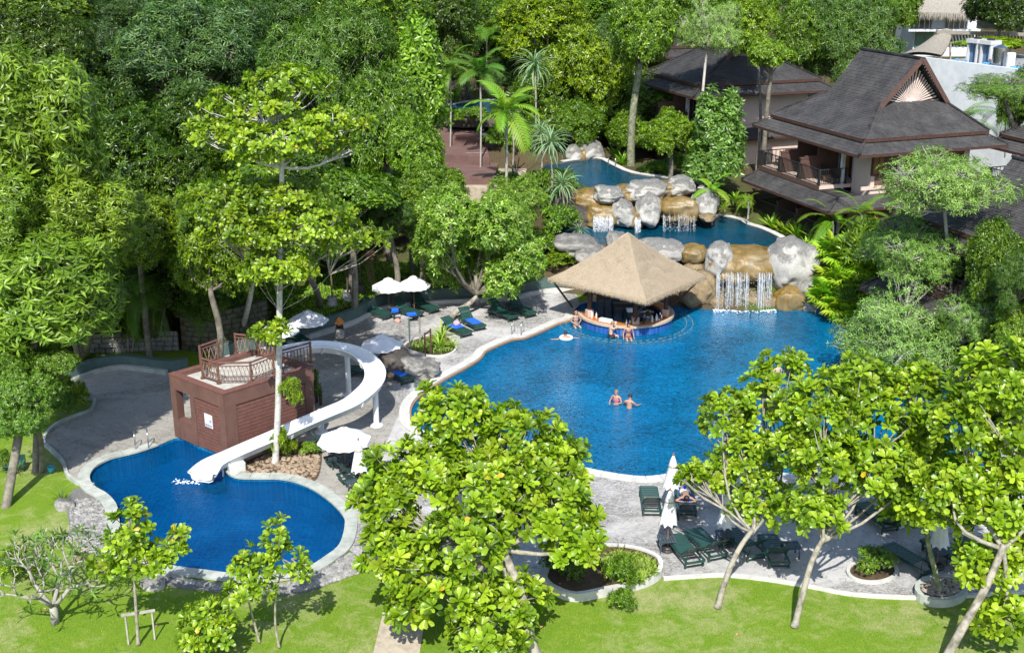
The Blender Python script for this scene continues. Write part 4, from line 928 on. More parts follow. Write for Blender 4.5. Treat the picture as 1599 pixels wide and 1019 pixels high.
# ================================================================== ROCKS AND WATERFALLS
def boulder(px, py, d, wpx, hpx, dep, mt, label, seed=0, sq=1.0, nm='boulder', cat='boulder', group=None, rough=.2, sub=4, flat=False):
    p = D(px, py, d); k = scl(p); rx, rz = wpx/k/2, hpx/k/2/.95
    bm = bmesh.new(); bmesh.ops.create_icosphere(bm, subdivisions=sub, radius=1)
    ex = 1/sq
    for v in bm.verts:
        c = v.co.normalized(); q = Vector([math.copysign(abs(a)**ex, a) for a in c]) if sq != 1 else c.copy()
        if sq != 1: q = q/max(1, (abs(q.x)**4+abs(q.y)**4+abs(q.z)**4)**.25)
        n = mnoise.noise(c*1.1+Vector((seed*7.3, seed, 0)))*rough*1.4-abs(mnoise.noise(c*2.2+Vector((seed, 0, 3))))*rough*1.1+mnoise.noise(c*4.5+Vector((seed, 5, 3)))*rough*.35+mnoise.noise(c*11+Vector((seed, 5, 3)))*rough*.14
        q *= 1+n*(.5 if flat else 1); v.co = Vector((q.x*rx, q.y*dep/2, q.z*rz))
    me = bpy.data.meshes.new(nm); bm.to_mesh(me); bm.free(); me.materials.append(mt); me.shade_smooth()
    o = bpy.data.objects.new(nm, me); COL.objects.link(o); o.location = p; o.rotation_euler = (0, 0, random.uniform(-.25, .25) if not flat else 0)
    return tag(o, label, cat, group)
random.seed(11)
B = boulder
B(1163, 411, 68.4, 112, 48, 3.2, M_OCHRE, 'broad ochre wet rock slab that the main waterfall pours over', 1, 1.35)
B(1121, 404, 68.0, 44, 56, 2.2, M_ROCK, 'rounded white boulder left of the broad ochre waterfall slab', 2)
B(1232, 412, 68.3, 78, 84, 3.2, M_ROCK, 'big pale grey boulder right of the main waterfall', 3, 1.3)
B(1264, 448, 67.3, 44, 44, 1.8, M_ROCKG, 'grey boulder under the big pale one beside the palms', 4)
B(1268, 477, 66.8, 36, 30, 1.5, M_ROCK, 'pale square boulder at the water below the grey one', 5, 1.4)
B(1163, 445, 69.0, 128, 60, 1.6, M_ROCKD, 'dark backing rock for the shaded hollow behind the falling water', 6, 1.5)  # dark rock colour stands in for the cave's shade behind the curtain
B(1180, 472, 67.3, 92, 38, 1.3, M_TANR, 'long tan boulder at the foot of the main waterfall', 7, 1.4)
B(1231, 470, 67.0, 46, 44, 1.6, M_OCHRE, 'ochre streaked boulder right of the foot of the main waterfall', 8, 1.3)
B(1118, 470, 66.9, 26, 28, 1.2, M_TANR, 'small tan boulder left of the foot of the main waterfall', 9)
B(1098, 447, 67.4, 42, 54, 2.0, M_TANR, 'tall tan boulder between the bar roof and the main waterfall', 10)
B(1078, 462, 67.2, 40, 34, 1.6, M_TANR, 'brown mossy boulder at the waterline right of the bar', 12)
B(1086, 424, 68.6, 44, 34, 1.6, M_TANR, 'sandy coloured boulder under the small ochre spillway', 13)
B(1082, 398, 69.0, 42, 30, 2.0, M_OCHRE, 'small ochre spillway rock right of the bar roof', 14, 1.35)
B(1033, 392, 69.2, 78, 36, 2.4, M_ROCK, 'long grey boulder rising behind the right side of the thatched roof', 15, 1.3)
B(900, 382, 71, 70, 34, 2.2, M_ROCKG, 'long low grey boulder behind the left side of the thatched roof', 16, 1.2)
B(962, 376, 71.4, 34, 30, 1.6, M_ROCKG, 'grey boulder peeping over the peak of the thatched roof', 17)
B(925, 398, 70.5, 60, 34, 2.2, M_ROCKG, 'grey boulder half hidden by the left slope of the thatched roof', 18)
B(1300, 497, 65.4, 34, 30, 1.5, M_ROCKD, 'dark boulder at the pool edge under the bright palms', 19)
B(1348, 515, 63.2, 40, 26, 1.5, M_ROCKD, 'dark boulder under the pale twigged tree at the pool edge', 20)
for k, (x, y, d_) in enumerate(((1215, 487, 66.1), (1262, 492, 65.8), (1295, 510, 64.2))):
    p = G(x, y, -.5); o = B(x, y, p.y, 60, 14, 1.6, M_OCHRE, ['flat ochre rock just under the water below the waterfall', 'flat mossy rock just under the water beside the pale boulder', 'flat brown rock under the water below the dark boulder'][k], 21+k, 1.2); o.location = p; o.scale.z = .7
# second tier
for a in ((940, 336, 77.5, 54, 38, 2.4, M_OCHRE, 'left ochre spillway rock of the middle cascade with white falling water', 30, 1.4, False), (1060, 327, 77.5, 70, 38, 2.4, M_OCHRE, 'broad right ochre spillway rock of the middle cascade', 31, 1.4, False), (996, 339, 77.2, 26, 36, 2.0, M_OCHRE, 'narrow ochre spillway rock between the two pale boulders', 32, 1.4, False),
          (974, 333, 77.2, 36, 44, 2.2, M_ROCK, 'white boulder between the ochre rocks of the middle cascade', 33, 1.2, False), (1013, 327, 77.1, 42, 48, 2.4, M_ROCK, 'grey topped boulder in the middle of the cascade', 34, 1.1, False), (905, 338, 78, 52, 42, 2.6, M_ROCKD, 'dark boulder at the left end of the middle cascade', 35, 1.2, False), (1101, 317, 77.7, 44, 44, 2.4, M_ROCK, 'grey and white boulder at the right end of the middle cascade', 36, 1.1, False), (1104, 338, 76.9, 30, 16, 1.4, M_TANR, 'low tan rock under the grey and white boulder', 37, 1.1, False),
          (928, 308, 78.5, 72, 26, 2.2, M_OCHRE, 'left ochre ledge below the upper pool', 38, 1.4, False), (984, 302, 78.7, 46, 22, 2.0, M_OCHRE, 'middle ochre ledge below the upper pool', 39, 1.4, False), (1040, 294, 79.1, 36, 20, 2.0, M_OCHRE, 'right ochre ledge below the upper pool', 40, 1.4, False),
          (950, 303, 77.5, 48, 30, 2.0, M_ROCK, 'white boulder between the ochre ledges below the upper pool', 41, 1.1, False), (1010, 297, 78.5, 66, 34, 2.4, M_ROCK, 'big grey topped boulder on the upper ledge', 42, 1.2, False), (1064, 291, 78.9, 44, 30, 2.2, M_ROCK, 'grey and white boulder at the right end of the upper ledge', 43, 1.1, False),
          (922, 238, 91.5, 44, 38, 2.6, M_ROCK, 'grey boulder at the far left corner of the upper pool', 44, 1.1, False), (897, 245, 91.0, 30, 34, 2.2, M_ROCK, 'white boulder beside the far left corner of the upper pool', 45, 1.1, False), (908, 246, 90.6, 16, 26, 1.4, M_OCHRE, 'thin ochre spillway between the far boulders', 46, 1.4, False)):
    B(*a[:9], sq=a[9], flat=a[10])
sheet('cascade_trough_water', [L([(890, 319), (960, 314), (1090, 301), (1100, 308), (960, 322), (890, 327)], 3.4)], 3.4, M_WATER2)
m = MB(); ln = L([(885, 322), (950, 318), (1000, 312), (1085, 303)], 3.4); rail_strip(m, ln, offset(ln, .25, False), 2.9, 3.5, False); tag(m.build('trough_wall', M_ROCKD), kind='structure')
# loose boulders elsewhere
B(614, 567, 56.0, 58, 46, 1.8, M_ROCKD, 'dark brown boulder behind the blue towelled lounger on the deck', 50, 1.1)
B(658, 574, 55.4, 56, 34, 1.5, M_ROCKG, 'grey mottled flat boulder between the slide and the main pool', 51, 1.2, rough=.35)
B(239, 914, 0, 36, 20, .8, M_ROCK, 'white flat stone on the grass below the small pool', 52, 1.2) if False else None
o = B(239, 913, G(239, 913).y, 38, 24, .7, M_ROCK, 'white flat stone on the grass below the small pool', 52, 1.3)
o = B(125, 875, G(125, 875).y, 34, 24, .7, M_TANR, 'brown stone between the bare frangipani and the gravel', 53, 1.2)
o = B(120, 836, G(120, 836).y, 34, 22, .7, M_ROCKG, 'mossy grey stone beside the gravel strip', 54, 1.1)
o = B(100, 790, G(100, 790).y, 34, 24, .7, M_ROCKG, 'grey stone under the small spiky plant', 55, 1.1)
o = B(695, 572, G(695, 545).y, 12, 10, .5, M_ROCKG, 'tiny stone by the planter', 56) if False else None
M_FALL = NT('falling_water'); fco = M_FALL.co('Object', (3, 3, 1.2)); ff = M_FALL.noise(fco, 3.5, 5, .8)
fa = M_FALL.n('ShaderNodeBsdfPrincipled', Roughness=.25); M_FALL.set(fa.inputs['Base Color'], (.78, .83, .88))
ft = M_FALL.n('ShaderNodeBsdfTransparent'); fm = M_FALL.n('ShaderNodeMixShader', Fac=M_FALL.ramp(ff, [(.38, (0, 0, 0)), (.6, (1, 1, 1))])); M_FALL.t.links.new(ft.outputs[0], fm.inputs[1]); M_FALL.t.links.new(fa.outputs[0], fm.inputs[2]); M_FALL.t.links.new(fm.outputs[0], M_FALL.out.inputs[0]); M_FALL = M_FALL.m
def curtain(label, x0, x1, ytop, d, z1, z0, n, seed, gaps=(), wmax=.05):
    random.seed(seed); m = MB(); a = D(x0, ytop, d); b = D(x1, ytop, d)
    for i in range(n):
        f = random.random()
        if any(g0 < f < g1 and random.random() < .85 for g0, g1 in gaps): continue
        p = a.lerp(b, f); y = d+random.uniform(-.22, .1); zt_ = z1+random.uniform(-.12, .05); zb = z0 if random.random() < .55 else random.uniform(z0, z1-.4); wd = random.uniform(.012, wmax)
        pts = []; K = 5
        for k in range(K+1):
            t = k/K; zz = zt_+(zb-zt_)*t; pts.append(Vector((p.x+random.uniform(-.012, .012), y-.30*math.sqrt(t), zz)))
        vs = []; 
        for k, q in enumerate(pts): w_ = wd*(.5+.5*math.sin(PI*(k+.6)/(K+1))); vs += [q-Vector((w_, 0, 0)), q+Vector((w_, 0, 0)), q+Vector((0, -.02, 0))]
        fs = []
        for k in range(K):
            for e in ((0, 2), (2, 1), (1, 0)): fs.append((3*k+e[0], 3*k+e[1], 3*k+3+e[1], 3*k+3+e[0]))
        m.add(vs, fs)
    for i in range(n*14):
        f = random.random()
        if any(g0 < f < g1 and random.random() < .8 for g0, g1 in gaps): continue
        p = a.lerp(b, f); z_ = random.uniform(z0, z1-.1); r = random.uniform(.006, .018); y = d-.30*math.sqrt((z1-z_)/(z1-z0))+random.uniform(-.15, .15)
        m.add([(p.x-r, y, z_), (p.x+r, y, z_), (p.x, y-r, z_+.0), (p.x, y, z_+r*2.5), (p.x, y, z_-r*2.5)], [(0, 2, 3), (2, 1, 3), (2, 0, 4), (1, 2, 4), (1, 0, 3), (0, 1, 4)])
    o = m.build('waterfall', M_FALL); return tag(o, label, 'waterfall')
def foam(x0, x1, y, z, n, seed, r0=.04, r1=.14, spread=.25, zz=.0):
    random.seed(seed); m = MB()
    for i in range(n):
        f = random.random(); p = G(x0+(x1-x0)*f, y, z); g_ = abs(random.gauss(0, spread)); r = random.uniform(r0, r1)*max(.3, 1-g_)
        m.lathe([(r, 0), (r*.85, r*.3), (r*.4, r*.5), (0, r*.55)], (p.x+random.uniform(-.1, .1), p.y-g_+.1, z+.003), 6)
    return tag(m.build('waterfall_foam', M_FOAM), kind='stuff')
curtain('main white waterfall pouring from the broad ochre slab into the large pool', 1119, 1206, 424, 66.75, 2.1, ZW, 110, 1, ((.58, .72), (.30, .36), (.12, .15), (.86, .90)), .012)
curtain('little waterfall under the small ochre spillway right of the bar roof', 1071, 1096, 408, 67.9, 1.75, .9, 40, 2)
curtain('left white fall of the middle cascade', 926, 958, 332, 76.2, 3.2, 2.2, 50, 3, wmax=.014); curtain('narrow fall between the pale boulders of the middle cascade', 991, 1001, 338, 76.0, 3.1, 2.2, 18, 4, wmax=.018); curtain('broad right fall of the middle cascade', 1036, 1088, 322, 76.3, 3.3, 2.2, 22, 5, wmax=.010)
foam(1113, 1208, 481, ZW, 900, 1, .03, .16, .38); foam(924, 962, 353, 2.2, 90, 2, .04, .10, .2); foam(988, 1004, 354, 2.2, 40, 3, .04, .1, .15); foam(1034, 1058, 347, 2.2, 60, 4, .03, .09, .15); foam(978, 1000, 309, 3.4, 40, 5, .03, .09, .1)

# ================================================================== DECK FURNITURE
def lounger_proto(kind):
    MB.LOCAL = True; rt = thing('sun_lounger', 'x', 'sun lounger', (0, 0, -50), 0)
    W = .34; z = .32; hx = .42                       # hinge of the backrest; head end is +x
    ba = {'up': R(42), 'low': R(22), 'flat': 0}[kind]
    m = MB(); [m.bar((-1.0, s_*W, z), (.98, s_*W, z), .05, .07) for s_ in (-1, 1)]; m.build('side_rail', M_LGREEN, rt) if False else None
    for s_ in (-1, 1):
        m = MB(); m.bar((-1.0, s_*W, z-.01), (.98, s_*W, z-.01), .05, .075); m.build('side_rail', M_LGREEN, rt)
    for x in (-1.0, .98): m = MB(); m.bar((x, -W, z-.012), (x, W, z-.012), .05, .07); m.build('end_rail', M_LGREEN, rt)
    for x in (-.82, .82):
        for s_ in (-1, 1): m = MB(); m.bar((x, s_*W, 0), (x+(.03 if x > 0 else -.03), s_*W, z-.04), .07, .05); m.build('leg', M_LGREEN, rt)
    for x in (.82, -.82): m = MB(); m.bar((x, -W, .08), (x, W, .08), .05, .03); m.build('foot_bar', M_LGREEN, rt)
    for i in range(9): m = MB(); m.box((-.95+i*.155, 0, z+.045), (.135, .66, .024), bev=.008); m.build('slat', M_LGREEN, rt)
    bk = MB(); c_, s2 = math.cos(ba), math.sin(ba)
    for q in (-.3, .3): bk.bar((hx, q, z+.03), (hx+.82*c_, q, z+.03+.82*s2), .04, .03)
    bo = bk.build('backrest', M_LGREEN, rt)
    for i in range(5):
        t = .07+i*.165; m = MB(); M_ = Matrix.Rotation(-ba, 3, 'Y'); m.box((hx+t*c_, 0, z+.055+t*s2), (.15, .68 if i < 4 else .6, .024), M=M_, bev=.008); m.build('back_slat', M_LGREEN, bo)
    if kind != 'flat': m = MB(); [m.bar((hx+.5*c_, q, z+.5*s2), (.78, q, z-.02), .03, .02) for q in (-.26, .26)]; m.build('strut', M_LGREEN, rt)
    MB.LOCAL = False; return rt
PRO = {k: lounger_proto(k) for k in ('up', 'low', 'flat')}; USED = {}
def put(proto, key, loc, rz, label, group=None, scale=None):
    if key not in USED:
        USED[key] = 1; proto.location = loc; proto.rotation_euler = (0, 0, rz); proto['label'] = label
        if scale: proto.scale = scale
        if group: proto['group'] = group
        KIDS[proto.name] = list(proto.children)
        return proto
    o = copy_tree(proto, None, loc, rz, label)
    if scale: o.scale = scale
    return o
GL = 'green sun loungers round the pools'
lg = [(1015, 790, 268, 'up', 'dark green sun lounger standing alone at the pool edge left of the sunbather'),
      (1070, 790, 266, 'low', 'sun lounger under the sunbather lying on a blue towel'),
      (1068, 868, 287, 'up', 'first green lounger of the front row, right of the small slatted table'),
      (1102, 858, 290, 'up', 'second green lounger of the front row with its back propped up'),
      (1160, 858, 292, 'up', 'green lounger of the front row beside the leaning trunk'),
      (1207, 868, 272, 'up', 'green lounger right of the leaning trunk, next to a slatted table'),
      (1150, 785, 268, 'up', 'green lounger half hidden behind the third closed umbrella'),
      (1418, 882, 300, 'up', 'shaded lounger just right of the round clipped hedge'),
      (1478, 872, 296, 'up', 'shaded lounger behind the mossy trunk in the round planter'),
      (1530, 872, 290, 'up', 'rightmost shaded lounger under the big leaved tree'),
      (1368, 815, 290, 'low', 'lounger under the right hand tree crown above the clipped hedge'),
      (1232, 790, 285, 'up', 'lounger glimpsed under the right tree near the pool'),
      (589, 494, 140, 'up', 'green lounger leftmost of those under the pair of white umbrellas'),
      (637, 492, 138, 'up', 'green lounger with blue towels under the pair of white umbrellas'),
      (664, 484, 132, 'up', 'green lounger rightmost of those under the pair of white umbrellas'),
      (714, 520, 128, 'low', 'lounger with a blue towel nearest the leaning pale trunk'),
      (737, 510, 122, 'up', 'lounger with a blue towel right of the leaning pale trunk'),
      (786, 496, 132, 'up', 'dark lounger in the leafy tree shade left of the slatted table by the ladder'),
      (815, 490, 125, 'up', 'green lounger at the end of the row closest to the pool bar'),
      (462, 533, 128, 'up', 'dark lounger under the umbrella behind the slide tower'),
      (436, 545, 128, 'up', 'lounger half hidden behind the tower railing'),
      (578, 588, 160, 'flat', 'lounger with a blue towel seen inside the curve of the slide'),
      (622, 592, 128, 'low', 'lounger with a blue towel below the shaded umbrella beside the dark boulder'),
      (523, 700, 205, 'up', 'upper lounger of the group under the big open umbrella by the small pool'),
      (545, 722, 207, 'up', 'middle lounger of the group under the big open umbrella by the small pool'),
      (566, 748, 209, 'up', 'lowest lounger of the group by the small pool'),
      (640, 738, 205, 'low', 'lounger with a blue towel under the big central tree'),
      (690, 755, 205, 'low', 'lounger deeper under the big central tree')]
LG = {}
for i, (x, y, a_, k, lab) in enumerate(lg): LG[i] = put(PRO[k], 'L'+k, G(x, y, 0), R(a_), lab, GL)
def towel_on(i, lab, x0=-.9, x1=.35, w=.6, dz=.395, mt=None):
    L0 = LG[i]; m = MB(); N = 10; K = 4
    M_ = Matrix.Translation(L0.location) @ Matrix.Rotation(L0.rotation_euler.z, 4, 'Z'); g = []
    for a_ in range(N+1):
        for b_ in range(K+1):
            x = x0+(x1-x0)*a_/N; y = w*(b_/K-.5)+.03*math.sin(a_*1.3); g.append(M_ @ Vector((x, y, dz+.012*mnoise.noise(Vector((x*5+i, y*7, 0)))-(.10 if b_ in (0, K) and w > .62 else 0))))
    f1 = [(a_*(K+1)+b_, a_*(K+1)+b_+1, (a_+1)*(K+1)+b_+1, (a_+1)*(K+1)+b_) for a_ in range(N) for b_ in range(K)]
    n0 = len(g); m.add(g+[p-Vector((0, 0, .014)) for p in g], f1+[tuple(q+n0 for q in f[::-1]) for f in f1]); o = m.build('blue_towel', mt or M_BLUE, smooth=True, origin=M_ @ Vector((0, 0, .39))); return tag(o, lab, 'towel')
towel_on(1, 'blue towel under the sunbather', -1.0, .42, .72); towel_on(16, 'blue towel on the lounger right of the leaning pale trunk', -.7, .35); towel_on(15, 'blue towel on the lounger nearest the leaning pale trunk', -.3, .9, .62, .41)
towel_on(21, 'rounded blue towel on the lounger inside the slide curve', -.9, .3, .72); towel_on(22, 'long blue towel on the lounger beside the dark boulder', -.6, .4, .7); towel_on(26, 'blue towel glimpsed under the big central tree', -.8, .4, .7)
random.seed(9)
towels('folded_towel', 'folded blue towel on the foot end of a lounger under the paired umbrellas', G(643, 492, .4), 2, (.55, .4), M_BLUE, .3); towels('folded_towel', 'blue towel heap on the small table under the paired umbrellas', G(617, 487, .55), 3, (.4, .35), M_BLUE, .1)
def table_proto():
    MB.LOCAL = True; rt = thing('side_table', 'x', 'table', (0, 0, -60))
    for i in range(7): m = MB(); m.box((-.27+i*.09, 0, .46), (.075, .60, .025), bev=.006); m.build('slat', M_TABLE, rt)
    m = MB(); m.box((0, -.24, .43), (.6, .04, .04)); m.box((0, .24, .43), (.6, .04, .04)); m.build('rail', M_TABLE, rt)
    for x in (-.25, .25):
        for y in (-.24, .24): m = MB(); m.bar((x, y, 0), (x, y, .42), .045); m.build('leg', M_TABLE, rt)
    MB.LOCAL = False; return rt
PT = table_proto()
for x, y, a_, lab in ((1040, 858, 4, 'slatted side table left of the front row of loungers, round an umbrella pole'), (1131, 850, 6, 'slatted side table between the second and third front loungers'), (1234, 868, 3, 'slatted side table at the right end of the front lounger row'), (617, 492, 40, 'small side table between loungers under the paired umbrellas'), (799, 486, 35, 'small side table between the two loungers near the pool bar'), (541, 733, 30, 'slatted side table pierced by the pole of the big open umbrella'), (557, 768, 30, 'slatted side table by the lowest lounger near the small pool'), (1462, 878, 20, 'shaded side table behind the mossy trunk'), (1047, 808, 3, 'side table hidden behind the front closed umbrella')):
    put(PT, 'T', G(x, y, 0), R(a_), lab, 'slatted side tables')
def umb(px, py, label, opened, Rr=1.15, H=2.35, base=True, tilt=0, sc=1.0):
    p = G(px, py, 0); rt = thing('umbrella', label, 'umbrella', p, R(random.uniform(0, 40))); MB.LOCAL = True
    m = MB(); m.tube([(0, 0, 0), (0, 0, H)], .022, 8); m.build('pole', mat('wooden_pole', (.28, .13, .07), (.2, .09, .05)), rt)
    m = MB(); m.lathe([(.27, .0), (.29, .05), (.26, .10), (.20, .12), (.17, .16), (0, .17)], n=20); m.build('base', M_BLACK, rt)
    m = MB(); m.lathe([(.035, H), (.05, H+.03), (.02, H+.08), (0, H+.13)], n=8); m.build('finial', mat('wooden_pole', (.3, .2, .1)), rt)
    m = MB(); n = 8
    if opened:
        zr = H-.52; vs = [(0, 0, H)]; fs = []; K = 5; S = 4
        for k in range(1, K+1):
            t = k/K
            for j in range(n*S):
                q = 2*PI*j/(n*S); rr = Rr*t; u_ = (j % S)/S; ch = math.cos(PI/n)/math.cos(2*PI/n*(u_-.5)) 
                sag = .05*math.sin(PI*u_)*t
                vs.append((rr*ch*math.cos(q), rr*ch*math.sin(q), H-(H-zr)*(t**1.12)-sag*.6))
        N_ = n*S
        fs += [(0, 1+j, 1+(j+1) % N_) for j in range(N_)]
        for k in range(K-1): fs += [(1+k*N_+j, 1+(k+1)*N_+j, 1+(k+1)*N_+(j+1) % N_, 1+k*N_+(j+1) % N_) for j in range(N_)]
        m.add(vs, fs); cz = m.build('canopy', M_CLOTH, rt)
        m = MB(); b0 = 1+(K-1)*N_; vv = [vs[b0+j] for j in range(N_)]; lo_ = [(v[0]*1.01, v[1]*1.01, v[2]-.10+.03*abs(math.sin(PI*j/2))) for j, v in enumerate(vv)]
        m.add(vv+lo_, [(j, (j+1) % N_, N_+(j+1) % N_, N_+j) for j in range(N_)]); m.build('valance', M_CLOTH, cz)
        m = MB(); m.lathe([(.30, -.09), (.2, -.02), (0, .05)], (0, 0, H+.0), 8); m.build('vent_cap', M_CLOTH, cz)
        for j in range(n): q = 2*PI*j/n; m = MB(); m.bar((0, 0, H-.06), (Rr*.97*math.cos(q), Rr*.97*math.sin(q), zr-.01), .02); m.build('rib', M_DKWOOD, rt)
    else:
        prof = [(.035, H-.02), (.10, H-.18), (.155, H-.40), (.15, H-.44), (.20, H-.75), (.27, H-1.15), (.30, H-1.30)]; N_ = 24; vs = []
        for r_, z in prof:
            for j in range(N_): q = 2*PI*j/N_; rr = r_*(1+.20*math.sin(8*q+z*2)*min(1, (H-z)*1.2)); zz = z-(.05*math.cos(8*q) if z < H-1.2 else 0); vs.append((rr*math.cos(q), rr*math.sin(q), zz))
        m.add(vs, [(k*N_+j, (k+1)*N_+j, (k+1)*N_+(j+1) % N_, k*N_+(j+1) % N_) for k in range(len(prof)-1) for j in range(N_)]+[tuple(range(N_))]); m.build('folded_canopy', M_CLOTH, rt, smooth=True)
        m = MB(); m.lathe([(.165, H-.40), (.175, H-.43), (.165, H-.46)], n=16); m.build('tie_strap', M_STRAW, rt)
    MB.LOCAL = False
    if sc != 1: rt.scale = (sc,)*3
    return rt
umb(1047, 805, 'closed white umbrella farther from the camera, its tip against the blue water', 0, H=2.55)
umb(1042, 858, 'closed white umbrella in front, over the leftmost slatted table', 0, H=2.4)
umb(1131, 850, 'closed white umbrella partly behind the leaning tree branches', 0, H=2.1)
umb(540, 735, 'big open white umbrella beside the small pool', 1, 1.12, 1.95)
umb(608, 491, 'left one of the two overlapping open white umbrellas', 1, 1.0, 2.2); umb(647, 488, 'right one of the two overlapping open white umbrellas', 1, 1.0, 2.2)
umb(483, 540, 'open white umbrella behind the top of the slide', 1, 1.1, 2.0); umb(438, 556, 'open white umbrella half hidden by the tall trunk behind the tower', 1, 1.05, 1.95)
o_ = umb(597, 573, 'pale bluish open umbrella shaded above the blue towelled lounger', 1, 1.08, 1.75)
umb(1296, 795, 'open white umbrella glimpsed through the right tree crown', 1, 1.15, 2.2); umb(1432, 858, 'open white umbrella glimpsed low behind the right trees', 1, .6, 2.2) if False else None
umb(563, 765, 'closed white umbrella beside the big central tree near the small pool', 0, H=2.2)
o = umb(1462, 885, 'closed umbrella pole behind the mossy trunk', 0, H=2.2)
# pool ladders
def ladder(px, py, ang, label, z=0, s=1.0):
    p = G(px, py, z); rt = thing('pool_ladder', label, 'ladder', p, R(ang)); MB.LOCAL = True
    for q in (-.27, .27):
        pts = [(.55, q, .0), (.50, q, .45), (.36, q, .72), (.15, q, .78), (-.05, q, .62), (-.12, q, .2), (-.12, q, -1.0)]
        m = MB(); m.tube(crom(pts, 4, False), .024, 8); m.build('handrail', M_STEEL, rt, smooth=True)
    for zz in (-.3, -.6, -.9): m = MB(); m.box((-.12, 0, zz), (.10, .54, .03)); m.build('tread', M_STEEL, rt)
    MB.LOCAL = False; return rt
ladder(222, 700, 108, 'steel ladder on the shaded side of the small pool'); ladder(807, 524, 75, 'steel ladder at the near left corner of the main pool'); ladder(955, 262, 80, 'steel ladder at the far corner of the upper pool', 4.3)
ladder(1122, 731, 265, 'steel ladder beside the right tree at the near edge of the main pool')
# small shrine lantern on its stone pedestal
rt = thing('spirit_lantern', 'small lantern with orange roof on a rough stone pedestal by the garden wall', 'lantern', G(531, 529, 0))
m = MB(); p = G(531, 529, 0); m.box((p.x, p.y, .32), (.5, .5, .64), bev=.1); m.build('pedestal', M_ROCKG, rt)
m = MB(); [m.box((p.x+a_, p.y+b_, .78), (.07, .07, .28)) for a_ in (-.13, .13) for b_ in (-.13, .13)]; m.box((p.x, p.y, .67), (.4, .4, .05)); m.build('lantern_frame', M_DKWOOD, rt)
m = MB(); m.lathe([(.36, .92), (.30, .97), (.08, 1.22), (0, 1.26)], (p.x, p.y, 0), 4, Matrix.Rotation(PI/4, 3, 'Z')); m.build('lantern_roof', mat('orange_tiles', (.62, .22, .04), (.5, .16, .03), 9), rt)
# planter rings
def oval(px, py, rx, ry, n=28): return [G(px+rx*math.cos(2*PI*i/n), py-ry*math.sin(2*PI*i/n)) for i in range(n)]
def planter(ln, z1, wd, label, mt=None, fill=None, fz=None, nm='planter'):
    rt = thing(nm, label, 'planter', sum(ln, Vector())/len(ln)); sg = 1 if poly_ccw(ln) else -1
    m = MB(); rail_strip(m, ln, offset(ln, -wd*sg), -.04, z1); m.build('rim', mt or M_COPE, rt)
    ii = offset(ln, -wd*sg*.9); t_ = tessellate_polygon([[Vector((q.x, q.y, 0)) for q in ii]]); m = MB(); m.add([(q.x, q.y, fz if fz is not None else z1-.06) for q in ii], [t if _area(ii, t) > 0 else t[::-1] for t in t_]); m.build('soil_fill', fill or M_SOIL, rt); return rt
planter(oval(1469, 926, 42, 21), .26, .17, 'round stone planter filled with cobbles at the foot of the mossy trunk', M_COPEG)
m = MB(); random.seed(31); pebbles(m, oval(1469, 924, 32, 15), 420, .03, .08, .19); tag(m.build('planter_cobbles', mat('brown_white_cobbles', (.42, .38, .33), (.16, .12, .09), 4, .9, .2)), kind='stuff')
planter(oval(1362, 893, 41, 19), .10, .12, 'flush oval kerb round the clipped hedge')
planter(crom(L([(630, 544), (640, 533), (672, 524), (700, 527), (714, 541), (708, 552), (685, 558), (655, 554)]), 3), .10, .12, 'low oval planter with spiky plants beside the leaning pale trunk')
planter(crom(L([(848, 905), (852, 918), (868, 929), (900, 938), (950, 929), (1000, 918), (1028, 905), (1035, 891), (1028, 876), (1000, 864), (960, 858), (900, 862), (862, 880)]), 3), .28, .16, 'curved white walled planter with grass and spiky plants on the lawn edge')
planter(oval(1395, 812, 30, 14), .1, .12, 'small round planter under the right hand tree')
planter(oval(890, 860, 26, 9), .3, .12, 'small dark planter pot ring under the central tree', M_COPEG)
# wooden support frame of the young tree
p = G(220, 1004); rt = thing('tree_support', 'low grey wooden frame propping the young tree on the lawn', 'frame', p)
a_, b_ = G(201, 1005), G(242, 997); m = MB(); m.bar(a_, a_+Vector((0, 0, 1.08)), .05); m.build('post', M_BARKW, rt); m = MB(); m.bar(b_, b_+Vector((0, 0, 1.02)), .05); m.build('post', M_BARKW, rt)
m = MB(); m.bar(a_.lerp(b_, -.15)+Vector((0, 0, 1.07)), a_.lerp(b_, 1.12)+Vector((0, 0, 1.03)), .10, .05); m.build('cross_bar', M_BARKW, rt)
# life ring on its post
p = G(1433, 612); rt = thing('life_ring', 'orange life ring hung on a post below the pale twigged tree', 'life ring', p)
m = MB(); c_ = D(1433, 581, p.y-.1)
vs = []; fs = []; N_, K = 24, 8
for i in range(N_):
    for j in range(K):
        q, t = 2*PI*i/N_, 2*PI*j/K; rr = .26+.075*math.cos(t); vs.append((c_.x+rr*math.cos(q), c_.y+.06*math.sin(t), c_.z+rr*math.sin(q)))
for i in range(N_):
    for j in range(K): fs.append((i*K+j, ((i+1) % N_)*K+j, ((i+1) % N_)*K+(j+1) % K, i*K+(j+1) % K))
m.add(vs, fs); m.build('ring', mat('orange_plastic', (.75, .13, .05), (.65, .10, .04), 3, .4, 0), rt, smooth=True)
for q in (0, PI/2, PI, 3*PI/2): m = MB(); m.box((c_.x+.26*math.cos(q), c_.y, c_.z+.26*math.sin(q)), (.16, .17, .07), M=Matrix.Rotation(-q, 3, 'Y')); m.build('white_band', M_WHITE, rt)
m = MB(); m.bar((p.x, p.y+.08, 0), (p.x, p.y+.08, 1.9), .06); m.build('post', M_BARKW, rt)
